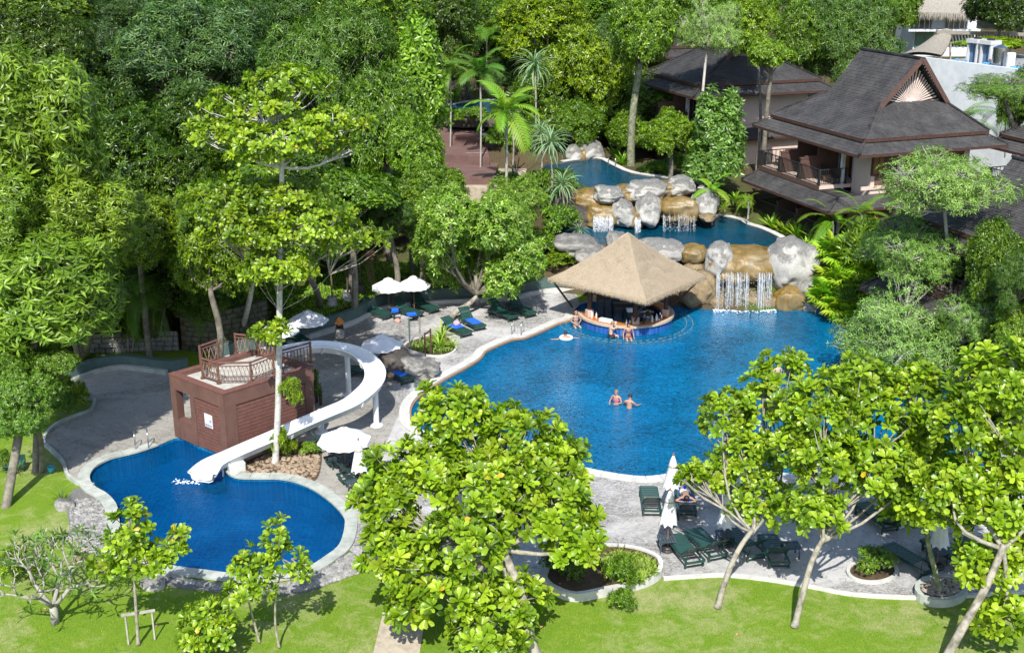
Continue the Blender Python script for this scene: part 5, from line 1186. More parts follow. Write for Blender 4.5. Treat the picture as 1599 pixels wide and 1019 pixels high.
p = G(1417, 640); rt = thing('notice_board', 'small white notice panel below the life ring', 'sign', p); m = MB(); c_ = D(1416, 608, p.y); m.box(c_, (.38, .03, .30)); m.build('board', M_WHITE, rt); m = MB(); [m.box((c_.x, c_.y-.018, c_.z+.09-.05*i), (.28-.03*i, .004, .014)) for i in range(4)]; m.build('text_lines', mbl, rt); m = MB(); m.bar((c_.x, c_.y+.03, 0), (c_.x, c_.y+.03, c_.z), .04); m.build('post', M_BLACK, rt)
c_ = D(883, 339, 76.6); rt = thing('notice_board', 'small blue and white notice beside the left boulder of the cascade', 'sign', (c_.x, c_.y, 1.9)); m = MB(); m.box(c_, (.5, .03, .36)); m.build('board', M_WHITE, rt); m = MB(); [m.box((c_.x+a_, c_.y-.02, c_.z-.02), (.14, .01, .2)) for a_ in (-.15, .12)]; m.build('blue_symbol', mbl, rt); m = MB(); m.bar((c_.x, c_.y+.03, 1.5), c_+Vector((0, .03, 0)), .05); m.build('post', M_BLACK, rt)
# things lying about
def bag(px, py, z, lab, mt, s=.2, nm='bag', cat='bag'):
    p = G(px, py, z); rt = thing(nm, lab, cat, p); m = MB(); m.lathe([(s*.8, 0), (s, s*.3), (s*.95, s*.8), (s*.6, s*1.25), (0, s*1.35)], p, 12); m.build('body', mt, rt); m = MB(); pts = [p+Vector((s*.7*math.cos(t), 0, s*1.1+s*.7*math.sin(t))) for t in [PI*i/8 for i in range(9)]]; m.tube(pts, s*.07, 6); m.build('handle', M_DKWOOD, rt); return rt
bag(484, 0, 0, 'x', M_DKWOOD) if False else None
bag(566, 732, .0, 'dark grey round beach bag standing between the umbrella and the big tree', mat('dark_grey_cloth', (.06, .06, .08), (.04, .04, .05)), .26)
bag(560, 738, .4, 'pink cloth bag on the lounger by the small pool', mat('pink_cloth', (.55, .25, .30), (.45, .2, .25)), .17); bag(713, 507, .4, 'white and pink bag lying on the lounger near the leaning pale trunk', mat('pinkish_cloth', (.55, .42, .45), (.3, .2, .25), 9), .2); bag(621, 503, 0, 'red patterned bag on the deck in front of the paired umbrellas', mat('red_cloth', (.4, .12, .09), (.5, .4, .35), 14), .18)
bag(610, 588, .38, 'straw coloured bag at the foot of the blue towelled lounger', mat('rattan', (.5, .4, .25)), .18)
m = MB(); p = G(80, 735, .0); m.lathe([(.12, 0), (.15, .2), (.13, .2), (.10, .02), (0, .02)], p, 14); tag(m.build('blue_bucket', mat('turquoise_plastic', (.05, .38, .5), (.04, .3, .42), 3, .4, 0), origin=p), 'small turquoise bucket on the grass beside the left trunk', 'bucket')
MB.LOCAL = True; rt = thing('plastic_crate', 'green folded plastic lounger crate on the lawn behind the left trunks', 'crate', G(24, 733), .2); m = MB(); m.box((0, 0, .28), (.8, .5, .08)); m.box((0, .24, .4), (.8, .04, .3)); m.build('tray', M_LGREEN, rt)
for i in range(6): m = MB(); m.box((-.35+i*.14, -.02, .33), (.06, .46, .02)); m.build('slat', mat('sea_green_plastic', (.05, .14, .11), (.04, .1, .08)), rt)
for x in (-.36, .36): m = MB(); m.bar((x, 0, 0), (x, 0, .26), .05, .4); m.build('leg', M_LGREEN, rt)
MB.LOCAL = False
for px_, h_, lab in ((640, 1.05, 'grey green post standing in the oval planter'), (656, 1.0, 'thin brown post at the back of the oval planter')):
    p = G(px_, 541 if px_ == 640 else 536); m = MB(); m.tube([p, p+Vector((0, 0, h_*1.5))], .045, 8); o = m.build('post', M_GWALL if px_ == 640 else M_BARK, origin=p); tag(o, lab, 'post'); o.name = 'garden_post'
p = G(664, 556); rt = thing('wooden_gate_frame', 'small weathered wooden frame standing in the oval planter', 'frame', p); m = MB(); m.bar(p, p+Vector((0, 0, 1.3)), .08); m.build('post', M_DKWOOD, rt); m = MB(); m.bar(p+Vector((.3, .1, 0)), p+Vector((.3, .1, 1.5)), .08); m.build('post', M_DKWOOD, rt); m = MB(); m.bar(p+Vector((0, 0, 1.2)), p+Vector((.3, .1, 1.4)), .07); m.build('cross_bar', M_DKWOOD, rt)
for px_, py_, h_, lab in ((495, 628, 1.1, 'short dark wooden post right of the slide tower'), (501, 632, .8, 'shorter dark wooden post beside it')):
    p = G(px_, py_); m = MB(); m.tube([p, p+Vector((0, 0, h_))], .07, 8); tag(m.build('garden_post', M_DKWOOD, origin=p), lab, 'post')
# reddish stepping path through the back lawn
p_ = [onhill(588, 466), onhill(579, 448), onhill(572, 430), onhill(570, 408), onhill(572, 392)]; p_ = crom(p_, 3, False)
m = MB(); q_ = offset(p_, .55, False); vs = []
for a_, b_ in zip(p_, q_): vs += [(a_.x, a_.y, hill(a_.x, a_.y)+.05), (b_.x, b_.y, hill(b_.x, b_.y)+.05)]
m.add(vs, [(2*i, 2*i+1, 2*i+3, 2*i+2) for i in range(len(p_)-1)]); m.build('brick_path', mat('pale_red_brick', (.45, .25, .16), (.34, .17, .10), 12, .9, .4), kind='structure')
# ================================================================== VEGETATION
GOLD = 2.399963
def tmpl(kind):
    if kind == 'ob':      # broad, widest near the tip, folded along the rib
        S = [(0, .012, 0), (.30, .075, .03), (.62, .20, .045), (.86, .235, .01), (1.0, .07, -.05)]
    elif kind == 'ob3':
        S = [(0, .012, 0), (.55, .19, .04), (.88, .22, .0), (1.0, .04, -.05)]
    elif kind == 'lance':
        S = [(0, .01, 0), (.45, .125, .03), (1, .004, -.12)]
    elif kind == 'oval':
        S = [(0, .01, 0), (.5, .22, .0), (1, .01, -.08)]
    elif kind == 'rh':    # two triangle leaf
        return np.array([(0, 0, 0), (.45, .19, .03), (1, 0, -.08), (.5, -.19, .03)], float), [(0, 3, 2), (0, 2, 1)]
    elif kind == 'rhn':
        return np.array([(0, 0, 0), (.4, .11, .03), (1, 0, -.18), (.45, -.11, .03)], float), [(0, 3, 2), (0, 2, 1)]
    v = []; f = []
    for t, w_, z in S: v += [(t, w_, z+w_*.35), (t, 0, z), (t, -w_, z+w_*.35)]
    for i in range(len(S)-1):
        a = 3*i; f += [(a, a+1, a+4, a+3), (a+1, a+2, a+5, a+4)]
    return np.array(v, float), f
TM = {k: tmpl(k) for k in ('ob', 'ob3', 'lance', 'oval', 'rh', 'rhn')}
def norm(a): return a/np.maximum(np.linalg.norm(a, axis=-1, keepdims=True), 1e-9)
def rosettes(rng, P, A, size, n, spread, cols, var=.25, jit=.25):
    """leaf frames for whorls of n leaves at P about axes A"""
    m = len(P); A = norm(A); ref = np.where(np.abs(A[:, 2:3]) < .9, np.array([[0, 0, 1.]]), np.array([[1., 0, 0]]))
    U = norm(np.cross(ref, A)); V = np.cross(A, U)
    k = np.arange(n)[None, :]; az = GOLD*k+rng.uniform(0, 6.28, (m, 1))+rng.normal(0, .2, (m, n)); an = spread[0]+(spread[1]-spread[0])*np.sqrt((k+.5)/n)+rng.normal(0, jit, (m, n))
    rad = U[:, None]*np.cos(az)[..., None]+V[:, None]*np.sin(az)[..., None]
    X = A[:, None]*np.cos(an)[..., None]+rad*np.sin(an)[..., None]
    Z = norm(A[:, None]*np.sin(an)[..., None]-rad*np.cos(an)[..., None]+rng.normal(0, .15, (m, n, 3))); Y = norm(np.cross(Z, X)); Z = np.cross(X, Y)
    s = size*(.7+.3*np.sqrt((k+1)/n))*rng.uniform(1-var, 1+var, (m, n))
    if np.ndim(size): pass
    pos = P[:, None]+X*s[..., None]*.06
    cols = np.array(cols); ci = cols[rng.integers(0, len(cols), m)]*rng.uniform(.72, 1.2, (m, 1)); cc = ci[:, None]*rng.uniform(.7, 1.22, (m, n, 1))+0*X
    return pos.reshape(-1, 3), X.reshape(-1, 3), Y.reshape(-1, 3), Z.reshape(-1, 3), s.reshape(-1), cc.reshape(-1, 3)
def leafmesh(name, fr, tk, mt=None, sub=None):
    pos, X, Y, Z, s, c = fr
    if sub is not None: pos, X, Y, Z, s, c = pos[sub], X[sub], Y[sub], Z[sub], s[sub], c[sub]
    T, F = TM[tk]; n = len(pos); k = len(T)
    V = (pos[:, None]+s[:, None, None]*(T[None, :, 0:1]*X[:, None]+T[None, :, 1:2]*Y[:, None]+T[None, :, 2:3]*Z[:, None])).reshape(-1, 3)
    return fastmesh(name, V, F, n, k, np.repeat(c, k, axis=0), mt)
def fastmesh(name, V, F, n, k, col, mt=None, extra=None):
    me = bpy.data.meshes.new(name); fl = [len(f) for f in F]; L0 = np.array([i for f in F for i in f]); nl = len(L0)
    me.vertices.add(len(V)); me.vertices.foreach_set('co', V.astype(np.float32).ravel())
    idx = (np.arange(n)[:, None]*k+L0[None, :]).ravel(); me.loops.add(n*nl); me.loops.foreach_set('vertex_index', idx.astype(np.int32))
    st = np.concatenate([[0], np.cumsum(fl)[:-1]]); ls = (np.arange(n)[:, None]*nl+st[None, :]).ravel()
    me.polygons.add(n*len(F)); me.polygons.foreach_set('loop_start', ls.astype(np.int32))
    at = me.color_attributes.new('col', 'FLOAT_COLOR', 'POINT'); at.data.foreach_set('color', np.concatenate([col, np.ones((len(col), 1))], 1).astype(np.float32).ravel())
    me.update(calc_edges=True); me.validate(); me.materials.append(mt or M_LEAF); return me
def sphere_dirs(rng, n, zmin=-.35):
    z = rng.uniform(zmin, 1, n); a = rng.uniform(0, 2*PI, n); r = np.sqrt(1-z*z); return np.stack([r*np.cos(a), r*np.sin(a), z], 1)
def lobed(rng, R3, K, n, lr=(.26, .42), zmin=-.45, flat=1.0, inner=.62):
    """tips on K overlapping lobes that fill an ellipsoid of radii R3; returns points, outward axes, lobe centres"""
    R3 = np.array(R3); d = sphere_dirs(rng, K, -.55); c = d*R3*rng.uniform(.35, .78, (K, 1)); lrad = rng.uniform(*lr, K)
    w_ = lrad**2; cnt = (n*w_/w_.sum()).astype(int)+1; P = []; A = []; I = []
    for i in range(K):
        q = sphere_dirs(rng, cnt[i], zmin); rr = rng.uniform(inner, 1.0, (cnt[i], 1))**.6*(1+.16*np.sin(q[:, :1]*7+i)+.12*np.cos(q[:, 1:2]*9+i*2))
        p = c[i]+q*rr*lrad[i]*R3*np.array([1, 1, flat]); P.append(p); A.append(q*.7+np.array([0, 0, .55])+rng.normal(0, .25, q.shape)+norm(p)*.3); I += [i]*cnt[i]
    return np.concatenate(P), np.concatenate(A), c, np.array(I)
def curve(a, b, bend, n=5):
    a = Vector(a); b = Vector(b); return [a.lerp(b, t)+Vector(bend)*math.sin(PI*t) for t in [i/(n-1) for i in range(n)]]
def branches(rng, root, cents, tips, lob, r0, ntw, rt=.018, r1=.4):
    m = MB(); root = Vector(root)
    for i, c in enumerate(cents):
        c = Vector(c); ln = (c-root).length; b = curve(root, c, (rng.normal(0, .08*ln), rng.normal(0, .08*ln), -.08*ln), 5)
        m.tube(b, [r0*(1-.16*k)*r1 for k in range(5)], 6, False)
        idx = np.where(lob == i)[0]
        for j in rng.permutation(idx)[:ntw]:
            t = Vector(tips[j]); s_ = b[int(rng.integers(2, 5))]; m.tube([s_, s_.lerp(t, .5)+Vector((0, 0, -.06*(t-s_).length)), t], [rt*1.6, rt, rt*.6], 4, False)
    return m
# ---- library of crowns (radius about 4 m); each tree gets a copy with its own size, turn and tint
LIB = {}
def lib(key, seed, R3, K, n, leafn, size, tk, spread, cols, lr=(.26, .42), zmin=-.45, flat=1, bm=None, ntw=3, rt=.025, droop=0, inner=.62, mt=None):
    rng = np.random.default_rng(seed); P, A, C_, I = lobed(rng, R3, K, n, lr, zmin, flat, inner)
    if droop: A = A*np.array([1, 1, .6])+np.array([0, 0, -droop])
    fr = rosettes(rng, P, A, size, leafn, spread, cols); me = leafmesh('crown', fr, tk, mt)
    MB.LOCAL = True; m = branches(rng, (0, 0, -R3[2]*.5), C_, P, I, .22, ntw, rt); MB.LOCAL = False
    mb = bpy.data.meshes.new('branches'); mb.from_pydata([tuple(v) for v in m.v], [], m.f); mb.materials.append(bm or mat('grey_brown_bark', (.22, .20, .16), (.09, .08, .06), 3, .9, .6, 14))
    LIB[key] = (me, mb, R3)
G1 = []
G2 = [(.100, .175, .014), (.145, .235, .018), (.065, .125, .014), (.185, .28, .020)]
G3 = [(.090, .165, .035), (.12, .21, .045), (.07, .135, .03)]
for i in range(3): lib(f'A{i}', 40+i, (4, 4, 3.4), 18, 6200, 6, .285, 'rh', (.5, 1.5), G2, zmin=-.9)
for i in range(2): lib(f'B{i}', 50+i, (4, 4, 4.2), 24, 6500, 6, .27, 'rhn', (.5, 1.9), G3+G2[:1], (.20, .34), droop=.12, zmin=-.7)
for i in range(2): lib(f'C{i}', 60+i, (4, 4, 3.2), 14, 3000, 8, .33, 'ob3', (.6, 1.45), G2, (.25, .40), zmin=-.6, flat=.55)
for i in range(2): lib(f'D{i}', 70+i, (4, 4, 3.0), 22, 3400, 6, .23, 'rhn', (.5, 1.7), [(.22, .36, .08), (.28, .43, .10), (.18, .31, .06)], (.24, .38), bm=M_BARKW, ntw=26, rt=.022, flat=.85, zmin=-.8)
lib('M0', 80, (3.2, 3.2, 4.6), 26, 2400, 9, .45, 'lance', (.7, 2.2), [(.17, .27, .025), (.22, .335, .035), (.12, .21, .02)], (.24, .38), droop=.05, zmin=-.9)
lib('S0', 90, (4, 4, 3.4), 20, 6500, 6, .22, 'rh', (.4, 1.6), [(.13, .24, .025), (.17, .30, .03), (.11, .21, .03), (.24, .34, .09)], (.22, .36), zmin=-.8)
lib('V0', 91, (1.6, 1.6, 4.2), 16, 1600, 6, .36, 'rh', (.5, 1.8), [(.12, .22, .04), (.16, .28, .05), (.09, .17, .03)], (.26, .45), droop=.1)
RNG = random.Random(77); M_BARKF = mat('grey_brown_bark', (.22, .20, .16), (.09, .08, .06), 3, .9, .6, 14)
def tree(key, cx, cy, d, rx, ry, tint, label, cat='tree', group=None, trunk=True, lean=0, tr=.2, bark=None, name='tree', base=None, ry3=None):
    me, mb, R3 = LIB[key]; p = D(cx, cy, d); k = scl(p); s = rx/k/R3[0]; sz = ry/k/R3[2]/.93
    gx, gy = (p.x+lean, p.y) if base is None else (base.x, base.y); gz = ground(gx, gy)-.1; rt = thing(name, label, cat, (gx, gy, gz), 0, group)
    rz = RNG.uniform(0, 6.28)
    o = link_mesh('crown', me, rt, 'stuff'); o.location = p-Vector((gx, gy, gz)); o.scale = (s, s*(ry3 or 1), sz); o.rotation_euler = (0, 0, rz); o.color = (*tint, 1) if len(tint) == 3 else tint
    b = link_mesh('branches', mb, rt); b.location = o.location; b.scale = o.scale; b.rotation_euler = o.rotation_euler; b['kind'] = 'stuff'
    if trunk:
        q = p-Vector((0, 0, sz*R3[2]*.55)); m = MB(); mid = Vector((gx, gy, gz)).lerp(q, .5)+Vector((RNG.uniform(-.3, .3), RNG.uniform(-.2, .2), 0))
        if q.z > gz+.3: m.tube(crom([Vector((gx, gy, gz)), mid, q, q+Vector((0, 0, sz))], 3, False), [tr*(1-.05*i) for i in range(10)], 8, False); m.build('trunk', bark or M_BARKF, rt, smooth=True)
    return rt
T = tree
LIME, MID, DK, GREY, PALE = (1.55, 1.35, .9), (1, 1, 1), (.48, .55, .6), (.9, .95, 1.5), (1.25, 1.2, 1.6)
# forest behind, left; low crown tints put shade pockets into the leaf colour
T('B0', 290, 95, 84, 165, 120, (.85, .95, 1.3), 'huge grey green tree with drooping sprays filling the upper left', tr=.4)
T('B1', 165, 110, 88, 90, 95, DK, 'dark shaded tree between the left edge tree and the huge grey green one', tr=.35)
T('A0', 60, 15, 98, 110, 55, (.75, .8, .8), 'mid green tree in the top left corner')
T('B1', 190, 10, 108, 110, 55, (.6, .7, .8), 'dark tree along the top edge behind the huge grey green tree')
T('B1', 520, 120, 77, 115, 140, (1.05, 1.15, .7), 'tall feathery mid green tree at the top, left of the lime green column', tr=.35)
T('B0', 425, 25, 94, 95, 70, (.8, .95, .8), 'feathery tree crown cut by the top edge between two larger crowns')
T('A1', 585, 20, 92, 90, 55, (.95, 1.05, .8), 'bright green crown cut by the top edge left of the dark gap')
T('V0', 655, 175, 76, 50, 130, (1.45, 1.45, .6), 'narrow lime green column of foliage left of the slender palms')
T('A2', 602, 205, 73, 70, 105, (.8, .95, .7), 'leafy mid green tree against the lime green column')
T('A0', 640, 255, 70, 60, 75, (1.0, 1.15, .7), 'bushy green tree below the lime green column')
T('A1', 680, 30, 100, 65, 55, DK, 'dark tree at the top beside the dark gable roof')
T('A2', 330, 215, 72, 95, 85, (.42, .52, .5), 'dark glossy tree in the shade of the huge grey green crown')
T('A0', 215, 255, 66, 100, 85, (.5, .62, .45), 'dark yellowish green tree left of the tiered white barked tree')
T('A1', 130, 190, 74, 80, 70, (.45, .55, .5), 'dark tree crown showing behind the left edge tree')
T('C0', 395, 340, 57, 135, 95, (1.15, 1.2, .8), 'wide bright green spreading tree above the slide tower', base=G(372, 530), tr=.16, bark=M_BARKW)
T('A2', 470, 378, 58, 100, 66, (1.1, 1.2, .8), 'rounded green tree right of the wide bright one above the tower', base=D(500, 480, 65))
T('A0', 325, 410, 56, 80, 85, (1.15, 1.15, .7), 'fresh green crown hanging over the old stone wall')
T('A1', 215, 375, 58, 85, 65, (1.2, 1.15, .6), 'yellow green crown over the dark palms left of the stone wall')
T('C1', 545, 320, 64, 95, 60, (.75, .9, .7), 'dark layered tree between the spreading tree and the round deck tree')
T('A2', 445, 265, 66, 95, 60, (.5, .62, .55), 'dark undergrowth tree behind the tiered white barked tree')
T('C0', 552, 362, 66, 55, 34, (.9, 1.0, .7), 'low layered tree above the two small tree ferns')
T('S0', 742, 398, 65.5, 130, 118, (1.2, 1.2, .9), 'round small leaved tree with leaning pale trunk over the back deck', base=G(690, 512), tr=.19, bark=M_BARK)
T('A1', 655, 320, 68, 60, 55, (.95, 1.05, .7), 'green crown filling the gap left of the round small leaved tree')
T('S0', 800, 322, 71, 65, 45, (1.2, 1.15, .9), 'speckled light green tree below the slender palms')
T('A0', 700, 295, 76, 45, 35, (1.0, 1.1, .7), 'bushy green tree left of the lowest garden steps')
# forest behind, middle and right
T('A0', 850, 55, 103, 95, 70, (1.5, 1.35, .5), 'lime green spreading tree at the top, right of centre', tr=.3)
T('A1', 915, 120, 97, 70, 75, (1.4, 1.3, .5), 'lime green tree left of the dark tiered roof')
T('A2', 770, 30, 118, 70, 50, (.8, .95, .7), 'mid green tree at the top above the slender palms')
T('B0', 790, 110, 106, 55, 45, (.7, .85, .6), 'dark green tree between the tall palms')
T('A2', 905, 10, 112, 80, 45, (.9, 1.1, .6), 'green crown touching the top edge right of centre')
T('A1', 1000, 60, 88, 70, 75, (1.05, 1.15, .7), 'tall tree with mossy trunk in front of the dark tiered roof', base=D(985, 255, 89), tr=.33, bark=mat('mossy_bark', (.30, .30, .22), (.09, .12, .04), 4, .9, .6, 16))
T('D0', 1105, 45, 87, 65, 60, (1.1, 1.1, 1), 'sparse tree with thin pale trunk in front of the weathered gable', base=D(1098, 250, 83), tr=.13, bark=M_BARKW)
T('A0', 1185, 45, 88, 60, 60, (1.3, 1.3, .6), 'light green tree left of the main gabled roof', base=D(1183, 240, 86), tr=.13)
T('C1', 1205, 95, 84, 45, 40, (1.2, 1.25, .7), 'layered light green branches hanging in front of the dark roof corner')
T('B0', 1325, 75, 101, 88, 95, (.95, 1.05, .75), 'bamboo like drooping tree behind the main gabled roof', tr=.3)
T('B1', 1290, 20, 110, 80, 60, (.8, .95, .7), 'dark drooping crown at the top behind the bamboo like tree')
T('A2', 1400, 15, 116, 45, 40, (.9, 1.0, .6), 'small dark crown left of the far thatched house')
T('A1', 1565, 20, 108, 60, 45, (.35, .42, .4), 'very dark round tree right of the far thatched house')
T('C1', 1540, 70, 104, 70, 14, (1.6, 1.5, .5), 'thin spray of yellow green leaves hanging in front of the roof tanks', base=D(1640, 150, 104), tr=.1)
T('D0', 1570, 138, 78, 75, 26, (.7, .8, .5), 'leafy branches crossing the white wall at the right edge', base=D(1640, 240, 78))
T('A1', 1590, 170, 84, 35, 60, (.5, .6, .5), 'dark palm like mass at the right edge above the roofs')
T('V0', 1120, 245, 80, 42, 95, (1.1, 1.15, 1.1), 'tall trunk wrapped in pale climbing leaves beside the building')
T('A2', 1048, 210, 83, 48, 40, (1.25, 1.3, .5), 'bright shrub like tree before the shaded veranda')
T('A0', 985, 205, 90, 40, 35, (1.0, 1.1, .5), 'green tree by the far end of the upper pool')
T('A1', 905, 200, 92, 45, 40, (.9, 1.05, .7), 'green tree behind the far boulders of the upper pool')
T('A2', 845, 150, 98, 50, 50, (.8, .9, .7), 'mid green tree behind the tall grey green screw pine')
# pale twigged trees on the right
T('D1', 1480, 290, 57, 118, 70, (1.05, 1.05, 1), 'pale twigged umbrella shaped tree in front of the gabled building', base=D(1495, 470, 56), tr=.12, bark=M_BARKW)
T('D0', 1405, 378, 60, 75, 50, (.95, 1.0, .9), 'pale twigged tree leaning over the bright palms')
T('D1', 1450, 400, 57.5, 95, 62, (.85, .95, .7), 'second pale twigged tree, its lower branches over the balcony roof', bark=M_BARKW)
T('D0', 1415, 515, 55, 120, 88, (1.0, 1.05, 1.1), 'wide pale twigged tree leaning over the right corner of the main pool', base=D(1470, 600, 54.5), bark=M_BARKW, tr=.15)
T('D1', 1530, 500, 53, 70, 60, (.9, 1.0, .8), 'pale twigged tree at the right edge behind the life ring')
T('A1', 1560, 425, 53, 60, 75, (.75, .85, .5), 'dense dark green tree at the right edge beside the balcony roof')
T('V0', 1462, 560, 53.5, 24, 60, (.7, .75, .4), 'vine covered trunk standing behind the orange life ring', bark=M_BARKD)
T('A0', 1590, 330, 60, 40, 40, (1.0, 1.05, .6), 'light green crown at the right edge over the lower roof')
T('A2', 1590, 520, 50, 50, 50, (1.1, 1.15, .7), 'bright green crown at the right edge above the big leaved tree')
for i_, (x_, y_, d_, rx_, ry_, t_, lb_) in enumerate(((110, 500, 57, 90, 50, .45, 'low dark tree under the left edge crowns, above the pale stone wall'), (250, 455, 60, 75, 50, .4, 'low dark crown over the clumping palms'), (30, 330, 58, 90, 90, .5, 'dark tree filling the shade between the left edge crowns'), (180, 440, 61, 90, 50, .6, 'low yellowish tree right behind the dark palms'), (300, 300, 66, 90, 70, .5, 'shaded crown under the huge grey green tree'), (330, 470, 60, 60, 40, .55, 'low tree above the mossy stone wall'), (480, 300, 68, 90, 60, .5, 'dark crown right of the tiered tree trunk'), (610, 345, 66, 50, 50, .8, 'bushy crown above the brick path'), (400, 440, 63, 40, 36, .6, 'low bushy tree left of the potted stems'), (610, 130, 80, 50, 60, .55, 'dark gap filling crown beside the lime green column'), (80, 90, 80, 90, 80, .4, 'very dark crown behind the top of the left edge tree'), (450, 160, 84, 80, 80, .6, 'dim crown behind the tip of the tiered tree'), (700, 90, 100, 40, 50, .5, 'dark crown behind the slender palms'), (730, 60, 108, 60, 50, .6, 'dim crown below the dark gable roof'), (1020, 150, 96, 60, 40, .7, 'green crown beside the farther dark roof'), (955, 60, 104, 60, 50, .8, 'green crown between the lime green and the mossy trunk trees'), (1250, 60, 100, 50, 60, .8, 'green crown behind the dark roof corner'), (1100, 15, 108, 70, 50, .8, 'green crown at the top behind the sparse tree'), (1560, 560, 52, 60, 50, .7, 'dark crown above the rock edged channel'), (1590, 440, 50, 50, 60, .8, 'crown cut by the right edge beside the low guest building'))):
    T(('A0', 'A1', 'A2', 'B0')[i_ % 4], x_, y_, d_, rx_, ry_, (t_, t_*1.15, t_*.7), lb_)  # low tints carry the wood's shade in the leaf colour
# far forest that closes the top of the picture
k = 0
for d_, y_, rr in ((128, -20, 75), (150, -45, 70), (118, 20, 60)):
    for x_ in range(-60, 1720, 105):
        if d_ < 140 and 1380 < x_ < 1640: continue
        if d_ == 118 and x_ > 720: continue
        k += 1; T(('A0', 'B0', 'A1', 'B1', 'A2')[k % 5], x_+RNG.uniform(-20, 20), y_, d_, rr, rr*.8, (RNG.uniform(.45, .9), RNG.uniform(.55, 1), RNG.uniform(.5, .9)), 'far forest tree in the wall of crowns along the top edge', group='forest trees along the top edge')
# big trees on the left edge
T('M0', 75, 205, 48, 120, 165, (1.0, 1.0, .8), 'big tree with drooping yellow green leaves at the left edge', base=G(8, 790), tr=.19, bark=M_BARKF)
T('M0', 145, 340, 48, 85, 95, (1.1, 1.05, .8), 'dense yellow green bough joining the two crowns of the left edge trees', trunk=False)
T('M0', 20, 330, 47, 80, 90, (.95, 1.0, .8), 'leafy bough between the upper and lower crowns at the very left edge', trunk=False)
T('M0', 30, 560, 45, 75, 60, (.85, .95, .8), 'low drooping foliage at the left edge above the lawn', trunk=False)
T('M0', 150, 480, 49, 60, 55, (.9, .95, .8), 'leafy bough hanging low over the shaded deck at the left', trunk=False)
T('M0', 50, 450, 46, 145, 125, (.95, 1.0, .9), 'lower crown of glossy drooping leaves at the left edge', base=G(55, 735), tr=.16, bark=M_BARKF)
T('M0', 175, 345, 51, 65, 60, (1.0, 1.0, .7), 'smaller drooping leaved tree right of the left edge pair', base=G(130, 556))
T('S0', 40, 600, 43.5, 80, 62, (.85, .95, .7), 'small leaved tree with grey twigs over the left lawn', base=G(64, 735), tr=.12)
T('C1', 95, 570, 44, 40, 35, (.9, 1, .8), 'layered low branches at the left of the shaded deck', trunk=False)
T('S0', 25, 650, 43, 65, 50, (.8, .95, .7), 'low leafy bough hanging over the left lawn', trunk=False)
# shrubs
def shrub(key, px, py, w_, h_, tint, label, group=None, z=None, name='shrub', cat='shrub', d=None):
    g = (onhill(px, py) if z is None else G(px, py, z)) if d is None else D(px, py, d)
    k_ = scl(g); me, mb, R3 = LIB[key]; rt = thing(name, label, cat, g, 0, group); o = link_mesh('foliage', me, rt, 'stuff'); rx = w_/2/k_; rz = h_/k_/2
    o.location = (0, 0, rz*.85); o.scale = (rx/R3[0], rx/R3[0], rz/R3[2]); o.rotation_euler = (0, 0, RNG.uniform(0, 6)); o.color = (*tint, 1); return rt
lib('H0', 101, (1.6, 1.6, 1.1), 9, 900, 6, .17, 'rh', (.4, 1.5), G2+[(.2, .3, .03)], (.32, .5), zmin=-.2, ntw=0)
lib('H1', 102, (1.6, 1.6, 1.2), 8, 420, 7, .34, 'lance', (.3, 1.4), G2, (.32, .5), zmin=-.2, ntw=0)
sh = [('H0', 1362, 893, 76, 46, (1.0, 1.1, .9), 'round clipped hedge in its own kerb on the deck'), ('H1', 115, 640, 60, 62, (1.5, 1.3, .4), 'yellow leaved shrub left of the shaded deck'), ('H0', 95, 655, 60, 46, (.7, .9, .6), 'dark shrub below the yellow leaved one'),
      ('H1', 450, 716, 34, 40, (1.2, 1.1, .5), 'yellow green shrub at the foot of the tall trunk'), ('H0', 484, 712, 34, 26, (1.4, 1.5, .6), 'bright rounded shrub in the bed under the slide'), ('H1', 420, 712, 26, 30, (1.0, 1.1, .6), 'small leafy shrub between the slide and the tall trunk'), ('H1', 482, 632, 44, 70, (.6, .8, .6), 'dark leafy shrub against the right wall of the tower'),
      ('H0', 885, 905, 84, 60, (.6, .7, .35), 'dark olive fern like bush in the white walled planter'), ('H1', 965, 918, 60, 66, (.9, 1.05, .6), 'leafy young shrub at the front of the white walled planter'), ('H1', 968, 950, 50, 40, (.9, 1.05, .6), 'leafy shrub on the lawn just below the white walled planter'),
      ('H0', 1390, 822, 50, 40, (.8, .9, .6), 'shrub in the small round planter under the right tree'), ('H1', 15, 735, 30, 40, (.9, 1, .6), 'leafy shrub by the crate on the left'), ('H0', 1290, 488, 44, 50, (.9, 1.1, .5), 'low bright shrub at the pool edge beside the pale square boulder'),
      ('H1', 320, 1008, 90, 90, (1.2, 1.2, .9), 'light green leafy bush at the bottom edge left of the slim sapling'), ('H1', 25, 905, 70, 60, (1.1, 1.1, .7), 'leafy bush at the left edge behind the bare frangipani'), ('H0', 560, 615, 1, 1, MID, 'x')][:-1]
for a_ in sh: shrub(*a_[:7])

